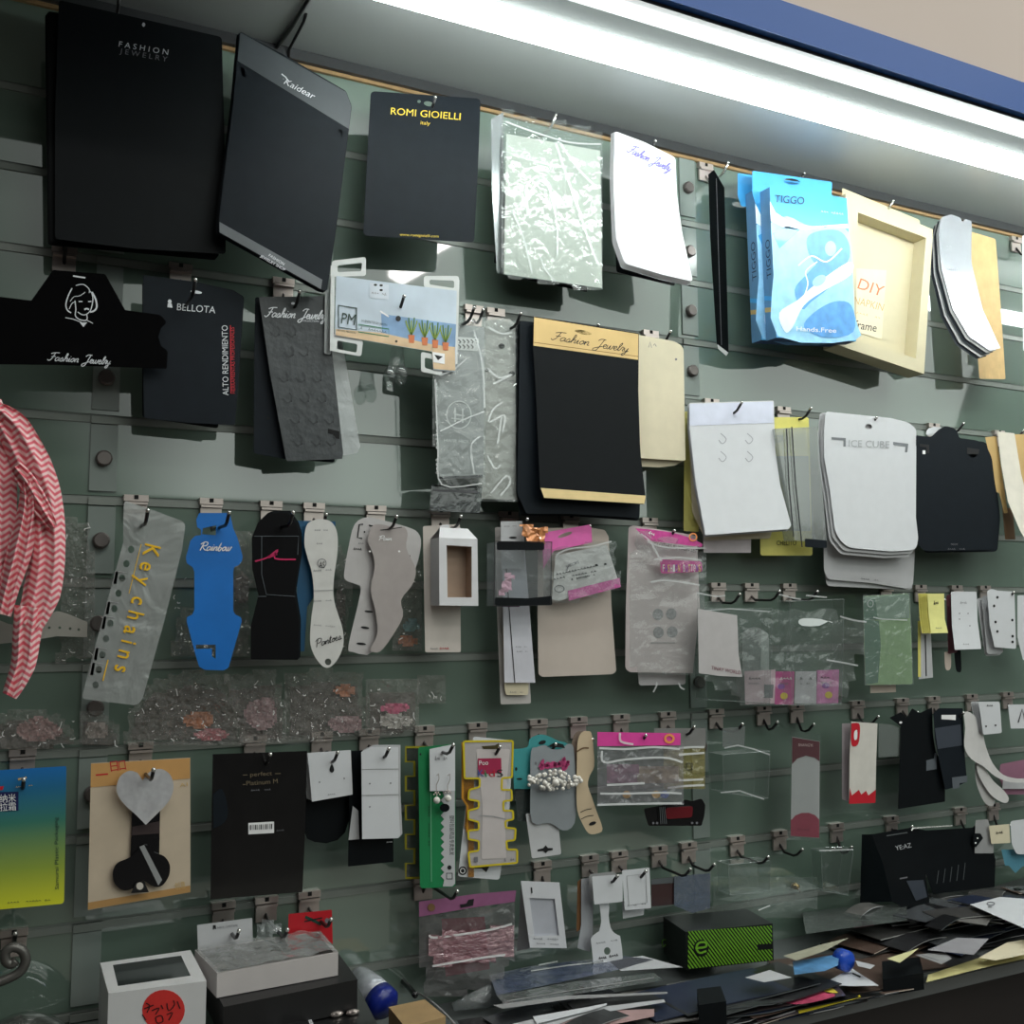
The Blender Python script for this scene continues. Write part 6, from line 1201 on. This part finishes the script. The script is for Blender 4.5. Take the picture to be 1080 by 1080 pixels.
# white box with red sticker
t = T('window_box', 'white box with a dark top window and a round red sticker, lower left', 'box'); WBX = M('white_carton', (206, 206, 206), .5, var=.02); ZT = 1.190
tp = [H(ZT)(*p) for p in ((105.5, 1015.5), (201, 1002), (217.8, 1034.4), (114.4, 1047.8))]
b = t.part('carton'); bt = [Vector((p.x, p.y, ZC+.0005)) for p in tp]
b.add(bt+tp, [[0, 1, 2, 3], [0, 4, 5, 1], [1, 5, 6, 2], [2, 6, 7, 3], [3, 7, 4, 0]], WBX)
wn = [(119, 1017.8), (191, 1007.8), (201, 1029), (124.4, 1040)]
b.poly(H(ZT), [(105.5, 1015.5), (201, 1002), (217.8, 1034.4), (114.4, 1047.8)], WBX, .0006, [wn])
b = t.part('film_window'); b.poly(H(ZT-.0002), [(118, 1017), (192, 1007), (202, 1030), (123, 1041)], M('dark_film_window', (30, 34, 36), .15, coat=.6, bump=.1, bscale=20), .001)
fn = (tp[2]-tp[3]); fx = fn.normalized(); fnorm = Vector((fx.y, -fx.x, 0))
def SF(x, y, o=0.0):
    v = ray(x, y); q = (tp[3]+fnorm*(.0003+o)); k = (q-CAM).dot(fnorm)/v.dot(fnorm); return CAM+v*k
b = t.part('sticker', 'round red sticker with black writing'); b.poly(SF, ell(172.5, 1065.5, 22.5, 21.5, 28, -.2), M('red_sticker', (206, 52, 48), .45, var=.08, scale=80), .0003)
for l in ([(154, 1058), (158, 1061), (155, 1068)], [(152, 1064), (162, 1060)], [(160, 1066), (168, 1063), (164, 1070)], [(170, 1060), (172, 1064)], [(176, 1058), (178, 1066), (184, 1060), (183, 1055)], [(187, 1056), (190, 1064)], [(164, 1073), (166, 1079), (172, 1077), (170, 1071), (164, 1073)], [(176, 1070), (182, 1068), (178, 1076)], [(150, 1070), (154, 1076)]): b.line(SF, smooth(l, 3), 1.1, INK, .0005)
t.done()
# tray box on a black box
ZA = 1.190; ZB2 = ZC+.089
t = T('tray_box', 'shallow white tray box with a clear lid, lying on the black box', 'box'); tp = [H(ZA)(*p) for p in ((205.5, 1002), (337.8, 982), (356.7, 1004.4), (229, 1026.7))]
b = t.part('tray'); bt = [Vector((p.x, p.y, ZB2+.0006)) for p in tp]
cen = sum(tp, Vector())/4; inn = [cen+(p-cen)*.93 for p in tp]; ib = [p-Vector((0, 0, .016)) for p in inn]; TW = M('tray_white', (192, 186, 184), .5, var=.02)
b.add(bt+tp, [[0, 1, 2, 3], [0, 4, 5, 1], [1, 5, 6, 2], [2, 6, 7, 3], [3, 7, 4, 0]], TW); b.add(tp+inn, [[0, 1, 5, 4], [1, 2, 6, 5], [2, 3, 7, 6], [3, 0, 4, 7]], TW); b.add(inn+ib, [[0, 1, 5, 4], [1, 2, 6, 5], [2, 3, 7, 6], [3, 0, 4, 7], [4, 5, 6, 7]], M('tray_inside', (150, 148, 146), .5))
b = t.part('clear_lid'); n_ = 12; vs = []; rn = random.Random(5)
for i in range(n_+1):
    for j in range(6):
        u, v_ = i/n_, j/5; p = (tp[0]*(1-u)+tp[1]*u)*(1-v_)+(tp[3]*(1-u)+tp[2]*u)*v_; vs.append(p+Vector((0, 0, .0008+rn.uniform(0, .004)*(0 < i < n_))))
b.add(vs, [[i*6+j, i*6+j+1, (i+1)*6+j+1, (i+1)*6+j] for i in range(n_) for j in range(5)], CL('lid_film', (205, 208, 206), .3, .07, .5, 60))
b = t.part('inner_tray'); b.add([inn[0]*.8+inn[3]*.2-Vector((0, 0, .004)), inn[0]*.5+inn[1]*.3+inn[3]*.2-Vector((0, 0, .004)), inn[2]*.4+inn[3]*.6-Vector((0, 0, .004)), inn[3]-Vector((0, 0, .004))], [[0, 1, 2, 3]], M('inner_grey', (128, 126, 124), .4)); t.done()
t = T('black_box', 'large black box under the white tray box', 'box'); tp = [H(ZB2)(*p) for p in ((218, 1030), (356, 1004), (377, 1033), (236, 1062))]; b = t.part('p'); slab(b, tp, ZC+.062, M('black_carton', (24, 23, 24), .4, var=.1)); t.done()
t = T('blister_tray', 'deep black tray under the black box with two small silver metal pieces', 'tray'); ZL = ZC+.061; q = [H(ZL)(*p) for p in ((238, 1044), (372, 1030), (402, 1088), (262, 1108))]; b = t.part('tray'); slab(b, q, ZC+.0006, M('black_tray', (16, 16, 17), .3, coat=.3))
for x_, y_ in ((355, 1072), (372, 1070)): b = t.part('metal_piece', 'small silver metal piece', smooth=True); c = H(ZL)(x_, y_); b.ball(c+Vector((0, 0, .002)), .005, STEEL, 10, 6, (1.3, .7, .5)); b.tube([c+Vector((-.004, .003, .002)), c+Vector((0, -.005, .004))], .0012, STEEL, 6)
b = t.part('white_insert'); b.poly(H(ZL+.002), [(292, 1079), (328, 1074), (336, 1092), (296, 1096)], WH2, .001); b.poly(H(ZL+.0028), [(297, 1080), (325, 1076), (328, 1084), (300, 1088)], INK, .0004); t.done()
# pouch with blue cap
t = T('squeeze_tube', 'silvery white tube with a dark blue round end, lying right of the black box', 'tube'); A = H(1.125)(374, 1024); B_ = H(1.118)(398, 1052); E_ = H(1.112)(409, 1063)
b = t.part('tube_body', smooth=True); SV = M('silvery_film', (176, 180, 186), .18, .3, var=.15, scale=60, bump=.4, bscale=50); b.tube([A, A*.7+B_*.3, A*.3+B_*.7, B_], [.006, .012, .0155, .0165], SV, 18)
b = t.part('blue_cap', 'dark blue round cap', smooth=True); b.tube([B_, B_*.3+E_*.7, E_], [.0168, .0168, .012], M('dark_blue_cap', (20, 36, 120), .3, coat=.3), 20); t.done()
t = T('sunglasses_arm', 'dark curved plastic arm lying behind the blue capped tube', 'eyewear'); b = t.part('p', smooth=True); b.tube([H(1.11)(x, y) for x, y in smooth([(402, 1026), (418, 1030), (430, 1040), (438, 1050)], 4)], .003, BKP, 8); b.tube([H(1.10)(x, y) for x, y in smooth([(418, 1042), (440, 1047), (462, 1062), (484, 1085)], 5)], .0012, GR2, 6); t.done()
t = T('kraft_box', 'tan kraft box at the bottom border beside the blue capped tube', 'box'); tp = [H(1.12)(*p) for p in ((410, 1062), (448, 1054), (470, 1072), (428, 1084))]; b = t.part('p'); slab(b, tp, ZC+.0006, M('kraft_board', (166, 138, 98), .6, var=.08)); t.done()
t = T('glass_bowl', 'round dark glass bowl turned upside down in the lower left corner', 'bowl'); b = t.part('p', smooth=True); c = H(ZC)(24, 1140); R_ = .062; vs = []; n_ = 28
GLS = CL('dark_glass', (92, 96, 92), .5, .1, 0)
for i in range(8):
    a = i/7*math.pi/2
    for k in range(n_): vs.append((c.x-.005+R_*math.cos(a)*math.cos(2*math.pi*k/n_), -.075+R_*math.cos(a)*math.sin(2*math.pi*k/n_), ZC+.001+R_*1.35*math.sin(a)))
b.add(vs, [[i*n_+k, i*n_+(k+1) % n_, (i+1)*n_+(k+1) % n_, (i+1)*n_+k] for i in range(7) for k in range(n_)], GLS)
for zz, r_ in ((.001, R_), (.05, R_*.82)): b.tube([(c.x-.005+r_*math.cos(a), -.075+r_*math.sin(a), ZC+.002+zz) for a in (2*math.pi*k/28 for k in range(29))], .0016, GLS, 6)
t.done()
# green striped box
t = T('striped_box', 'black box with diagonal lime green stripes and a green emblem, on the heap', 'box'); ZG = CZ-.405
F0 = H(ZG)(724, 1023); F1_ = H(ZG)(816, 1013); fx = (F1_-F0).normalized(); nn = Vector((fx.y, -fx.x, 0))
def SG(x, y, o=0.0):
    v = ray(x, y); q = F0+nn*o; k = (q-CAM).dot(nn)/v.dot(nn); return CAM+v*k
T0 = SG(724.4, 981); T1 = SG(815.5, 975.5); zt = (T0.z+T1.z)/2; F0.z = F1_.z = ZG; T0 = Vector((F0.x, F0.y, zt)); T1 = Vector((F1_.x, F1_.y, zt)); bk = H(ZG)(681, 1004)-F0; bk.z = 0
if bk.y > .066: bk *= .066/bk.y
bk = -nn*max(.03, min(.062, bk.length))
b = t.part('carton'); BX = M('black_box_board', (16, 18, 18), .35, var=.1)
b.box([F0, F1_, F1_+bk, F0+bk, T0, T1, T1+bk, T0+bk], BX)
LIME = M('lime_stripe', (112, 170, 44), .4)
TL, TR, BR_, BL_ = (725, 982), (815, 976), (815.5, 1012.5), (724.5, 1022)
# slanted stripes as parallelograms clipped to the face
for k in range(-8, 27):
    u0 = k/26.0; sl = .30; pts = []
    pa = [(u0, 0), (u0+.019, 0), (u0+.019+sl, 1), (u0+sl, 1)]
    def clipx(poly, x, keep_less):
        out = []
        for i in range(len(poly)):
            p, q = poly[i], poly[(i+1) % len(poly)]; ip = (p[0] <= x) == keep_less or p[0] == x; iq = (q[0] <= x) == keep_less or q[0] == x
            if ip: out.append(p)
            if ip != iq and q[0] != p[0]: s_ = (x-p[0])/(q[0]-p[0]); out.append((x, p[1]+(q[1]-p[1])*s_))
        return out
    pa = clipx(pa, 0.01, False)
    if len(pa) > 2: pa = clipx(pa, .99, True)
    if len(pa) > 2: b.add([SG(*quadpt((TL, TR, BR_, BL_), u, v_), .0004) for u, v_ in pa], [list(range(len(pa)))], LIME)
b.pr(SG, ell(739.5, 1000, 8, 9), BX, .0006); b.line(SG, smooth([(745, 1003), (738, 1005), (734.5, 1000), (737, 994.5), (744, 994), (744.5, 998.5), (735, 1000)], 3), 2.2, LIME, .0008)
b.pr(SG, [(799, 996), (815, 995), (815, 1001), (799, 1002)], BX, .0006)
def SL_(x, y, o=0.0):
    m_ = (T0+bk-T0).normalized(); n2 = Vector((m_.y, -m_.x, 0)); n2 = n2 if n2.x < 0 else -n2; v = ray(x, y); q = F0+n2*(.0003+o); k = (q-CAM).dot(n2)/v.dot(n2); return CAM+v*k
b.line(SL_, smooth([(702, 996), (699, 999), (698.5, 992), (702, 991)], 3), 1, LIME, .0003); t.done()
# ---------------------------------------------------------------- the heap of loose cards and sleeves
def sheet(name, lab, pts, z, mat, th=.0012, pr=(), group=None, cat='card', tilt=None):
    S = H(z); t = T(name, lab, cat, group); b = t.part('p'); b.poly(S, pts, mat, th)
    for k in pr: getattr(b, k[0])(S, *k[1:])
    return t.done()
rn = random.Random(11)
HM = [M('heap_dark', (38, 38, 40), .4, var=.1, coat=.2), M('heap_black', (20, 20, 22), .35, var=.1, coat=.3), M('heap_grey', (62, 61, 60), .45), M('heap_pale', (112, 110, 107), .5), M('heap_brown', (78, 62, 54), .5, var=.1), M('heap_silver', (92, 95, 98), .25, .4), M('heap_navy', (34, 42, 62), .4)]
def height(x): return .006+.020*max(0, 1-abs(x-1.12)/.42)+.009*max(0, 1-abs(x-.62)/.3)
GRPL = {0: 'dark', 1: 'black', 2: 'grey', 3: 'pale', 4: 'brown', 5: 'silvery', 6: 'navy'}
EDGE = {0: GR2, 1: GR, 2: PAPER, 3: WH2, 4: BE, 5: WH2, 6: GR}
def heap_card(x, y, w_, d_, z, a, amp, mi, edge, tag, fill=''):
    """one loose card lying at x,y with its underside at height z; amp bows it"""
    n_ = 8; vs = []
    for i in range(n_+1):
        for j in (0, 1):
            u = (i/n_-.5)*w_; v_ = (j-.5)*d_; px_ = x+u*math.cos(a)-v_*math.sin(a); py_ = y+u*math.sin(a)+v_*math.cos(a)
            py_ = min(-.004, max(-.214, py_)); vs.append(Vector((px_, py_, max(ZC+.0015, z+amp*math.sin(math.pi*i/n_)))))
    t = T('loose_card', '%s card among those %s' % (GRPL[mi], tag), 'card', 'loose %s cards %s' % (GRPL[mi], tag)); b = t.part('p'); N_ = len(vs)
    vs2 = [v-Vector((0, 0, .0009)) for v in vs]; fs = [[2*i, 2*i+2, 2*i+3, 2*i+1] for i in range(n_)]; bf = [[c+N_ for c in reversed(f)] for f in fs]
    sd = [[2*i, 2*i+N_, 2*i+2+N_, 2*i+2] for i in range(n_)]; sd2 = [[2*i+1, 2*i+3, 2*i+3+N_, 2*i+1+N_] for i in range(n_)]+[[0, 1, 1+N_, N_], [2*n_, 2*n_+N_, 2*n_+1+N_, 2*n_+1]]
    b.add(vs+vs2, fs+bf+sd2, HM[mi]); b.add(vs+vs2, sd, EDGE[mi] if edge else HM[mi]); t.done()
# the left half: long sleeves and cards piled to the counter's front edge
for k in range(56):
    x = rn.uniform(.50, 1.0); z = ZC+.002+.026*(k/56)*(1-.35*abs(x-.75)/.25)
    w_ = rn.uniform(.10, .20); d_ = rn.uniform(.06, .09)
    if x+w_/2 > .70 and x-w_/2 < .95 and k > 18: y = rn.uniform(-.178, -.158)
    else: y = rn.uniform(-.165, -.12)
    if x+w_/2 > .83:
        z = ZC+.002+(z-ZC)*.22
        if y < -.15: x -= (x+w_/2-.83)*.6
    heap_card(x, y, w_, d_, z, rn.uniform(-.22, .16), rn.uniform(-.001, .005), rn.choice([0, 0, 1, 1, 1, 2, 3, 5, 0, 4, 6]), rn.random() < .6, 'piled at the left part of the heap')
# the right half: a higher, darker heap pushed back against the panel
for k in range(52):
    f = k/52; x = rn.uniform(1.02, 1.65); w_ = rn.uniform(.09, .2); z = ZC+.002+.029*f*(1 if x > 1.1 else .8)
    y = rn.uniform(-.13, -.07) if k < 16 else rn.uniform(-.105, -.06)
    heap_card(x, y, w_, rn.uniform(.06, .1), z, rn.uniform(-.3, .3), rn.uniform(-.001, .006), rn.choice([0, 0, 0, 1, 1, 1, 2, 4, 5, 6]), rn.random() < .6, 'heaped at the right part of the counter')
# small scattered pieces on top, some bowed up at one end
for k in range(74):
    x = rn.uniform(.55, 1.6); w_ = rn.uniform(.04, .12); top = .024 if x < 1.0 else .031
    z = ZC+top+rn.uniform(-.006, .004); y = rn.uniform(-.16, -.05)
    if .66 < x+w_/2 and x-w_/2 < .96: y = rn.uniform(-.20, -.165)
    if x+w_/2 > .80 and x < 1.0: x = rn.uniform(.5, .72); y = rn.uniform(-.19, -.15)
    if x > 1.0: y = rn.uniform(-.13, -.04)
    if x > .6 and x < 1.0: z -= .006
    heap_card(x, y, w_, rn.uniform(.02, .045), z, rn.uniform(-.6, .6), rn.uniform(-.003, .006), rn.choice([0, 0, 1, 1, 2, 2, 3, 4, 5, 0, 2]), rn.random() < .8, 'scattered over the top of the heap')
zt_ = lambda v: ZC+v
sheet('loose_card', 'white card with a small oval slot on top of the right end of the heap', [(1023, 954), (1054.4, 946), (1082, 948), (1100, 960), (1100, 985), (1080, 979)], zt_(.042), WH, .0012, [('line', ell(1045, 953, 4, 1.6), .9, GYI, .0006, True), ('pr', ell(1044, 956.5, 2.4, .8), GYI)])
sheet('loose_card', 'grey blank card in the middle of the right part of the heap', [(978, 1002), (1009, 989), (1043, 990), (1027, 1007)], zt_(.032), M('heap_light', (150, 148, 152), .5), .0012)
sheet('loose_card', 'pale grey printed sheet in front of the grey blank card', [(965, 1007), (996, 1004), (1004, 1011), (993, 1017)], zt_(.028), GR2, .001, [('line', [(972, 1007), (990, 1013)], .6, GYI)])
sheet('loose_card', 'long yellow cream strip along the counter front at the right', [(976.7, 1036), (979, 1028), (1044, 1006.5), (1096, 988), (1096, 1008), (1040, 1020)], zt_(.013), M('yellow_cream', (206, 198, 140), .55, var=.04), .002)
sheet('loose_card', 'crumpled cream envelope flap above the yellow cream strip', [(1032, 1010), (1062, 994), (1085, 990), (1085, 1006), (1050, 1013)], zt_(.022), CR, .001)
sheet('loose_card', 'pale yellow card corner in the middle of the heap', [(935.5, 1011), (969, 1000), (962, 1006), (949, 1015.5)], zt_(.036), M('pale_yellow_paper', (214, 210, 160), .5), .001)
sheet('loose_card', 'cream grey sheet left of the middle of the heap', [(826, 1008), (866.7, 996), (895.5, 989), (870, 1003), (840, 1013)], zt_(.044), M('cream_grey', (160, 158, 138), .5), .001)
sheet('clear_tray', 'flat clear tray lying behind the heap of loose cards', [(846, 962), (900, 956), (956, 953), (957, 971), (900, 978), (850, 985)], zt_(.034), CL('tray_clear', (150, 158, 154), .25, .15, .2), .006, (), None, 'tray')
sheet('pink_card', 'dull pink card corner seen through the clear tray', [(900, 966), (920, 964), (922, 976), (900, 979)], zt_(.028), M('dull_pink_paper', (122, 92, 100), .5), .001)
t = T('bottle_cap', 'bright blue round cap in front of the middle of the heap', 'cap'); b = t.part('p', smooth=True); c = H(zt_(.032))(891, 1013); b.tube([c+Vector((0, .008, 0)), c+Vector((0, -.004, 0)), c+Vector((0, -.006, 0))], [.0115, .0115, .008], M('blue_cap', (30, 74, 180), .3, coat=.3), 18); t.done()
sheet('blue_sleeve', 'blue and white printed sleeve left of the bright blue cap', [(836, 1014), (885, 1006), (884, 1018), (870, 1024), (838, 1028)], zt_(.036), M('blue_sleeve_print', (88, 140, 186), .35, var=.35, scale=40), .002)
sheet('loose_card', 'white triangular corner with a dark slot near the counter front', [(866, 1038.5), (898, 1021), (927, 1039.5), (900, 1040)], zt_(.018), WH, .001, [('pr', [(899, 1025.5), (908, 1029.5), (907, 1031), (899, 1027)], INK)])
sheet('loose_card', 'small white card right of the bright blue cap', [(902, 1013), (923, 1018), (918, 1022), (905, 1019)], zt_(.032), WH2, .001)
t = T('black_box', 'low black box open in the middle of the heap', 'box'); b = t.part('p'); tp = [H(zt_(.020))(*p) for p in ((930, 1014), (970, 1009), (974, 1026), (931, 1033))]; slab(b, tp, ZC+.0022, BK); t.done()
sheet('magazine_card', 'glossy brochure with a yellow and pink edge at the counter front', [(778, 1066), (850, 1046), (905, 1048), (908, 1052), (842, 1069), (800, 1078)], zt_(.009), M('brochure_dark', (66, 56, 60), .3, coat=.3), .002, [('pr', [(842, 1066), (907, 1049.5), (907.8, 1052), (843, 1069)], M('yellow_print_edge', (214, 196, 50), .4)), ('pr', [(843, 1061), (890, 1049.5), (893, 1052), (843, 1064.5)], M('pink_print_edge', (150, 60, 80), .4, var=.3, scale=90))])
t = T('black_box', 'small black box with white flap under the striped box', 'box'); b = t.part('p'); tp = [H(zt_(.040))(*p) for p in ((735, 1043), (760, 1040), (766, 1056), (737, 1060))]; slab(b, tp, ZC+.0016, BK); t.done()
sheet('printed_pack', 'pack with orange, pink and yellow print at the front of the heap', [(768, 1046), (850, 1034), (884, 1040), (892, 1050), (800, 1066)], zt_(.018), M('pack_dark', (70, 58, 60), .3, coat=.4), .006, [('pr', smooth([(812, 1046), (830, 1040), (856, 1042), (850, 1050), (826, 1056)], 3, True), M('orange_patch', (196, 120, 60), .4, var=.3, scale=60)), ('pr', smooth([(826, 1056), (850, 1048), (872, 1046), (880, 1051), (846, 1059)], 3, True), M('pink_patch', (180, 70, 100), .4, var=.3, scale=60), .0006), ('pr', [(866, 1042), (878, 1042), (884, 1047), (872, 1048)], M('yellow_patch', (214, 190, 70), .4), .0006), ('pr', [(780, 1048), (804, 1044), (808, 1048), (784, 1053)], GR2)], None, 'pack')
sheet('loose_card', 'white card under the black and green striped box, to its right', [(786, 1031), (812, 1023), (835, 1031), (806, 1036)], zt_(.041), WH2, .001)
sheet('loose_card', 'white card lying left of the black and green striped box', [(640, 1012), (678, 1008), (720, 1020), (655, 1024)], zt_(.030), WH2, .001)
for k, (lab, q, z, mt) in enumerate((('long white card edge sticking out lowest at the bottom of the heap', [(562, 1072), (620, 1062), (640, 1058), (640, 1060), (622, 1066), (566, 1080)], .034, WH), ('long bent white card across the bottom border', [(540, 1080), (600, 1066), (700, 1054), (702, 1057), (610, 1072), (560, 1092)], .032, WH2),
    ('thin pale card edge across the left part of the heap', [(520, 1060), (600, 1050), (704, 1046), (704, 1048), (600, 1054), (530, 1064)], .033, GR2), ('pink cream card under the long white card edge', [(566, 1078), (640, 1066), (690, 1064), (690, 1072), (600, 1090)], .031, M('pink_cream', (170, 140, 138), .5)),
    ('silvery sleeve edge left of the small black box', [(700, 1068), (744, 1074), (756, 1078), (740, 1080), (700, 1073)], .020, M('heap_silver', (0, 0, 0))))):
    sheet('loose_card', lab, q, zt_(z), mt, .0009)
sheet('clear_sleeve', 'navy tinted clear sleeve lying behind the white cable tag', [(516, 1028), (560, 1019), (655, 1008), (690, 1012), (655, 1022), (600, 1034), (524, 1050)], zt_(.030), CL('navy_film', (86, 98, 130), .55, .12, .4, 40), .004, [('line', [(560, 1024), (600, 1018), (640, 1014)], 1.4, RIDGE_GLINT), ('line', [(568, 1018), (588, 1014)], 1.6, RIDGE_GLINT)], None, 'sleeve')
sheet('clear_sleeve', 'grey clear sleeve in front of the navy tinted one', [(524, 1050), (600, 1036), (690, 1026), (700, 1034), (610, 1048), (534, 1062)], zt_(.031), CL('grey_roll_film', (120, 126, 124), .5, .12, .4, 40), .001, [('line', [(534, 1056), (600, 1045), (690, 1031)], .8, GR2)], None, 'sleeve')
t = T('clear_cone', 'clear crumpled plastic cone lying left of the sleeve rolls', 'packaging'); b = t.part('p', smooth=True); a = H(zt_(.012))(478, 1062); c = H(zt_(.016))(524, 1048); b.tube([a, a*.5+c*.5, c], [.004, .009, .013], CL('cone_film', (190, 196, 196), .25, .06, .7, 60), 14); t.done()
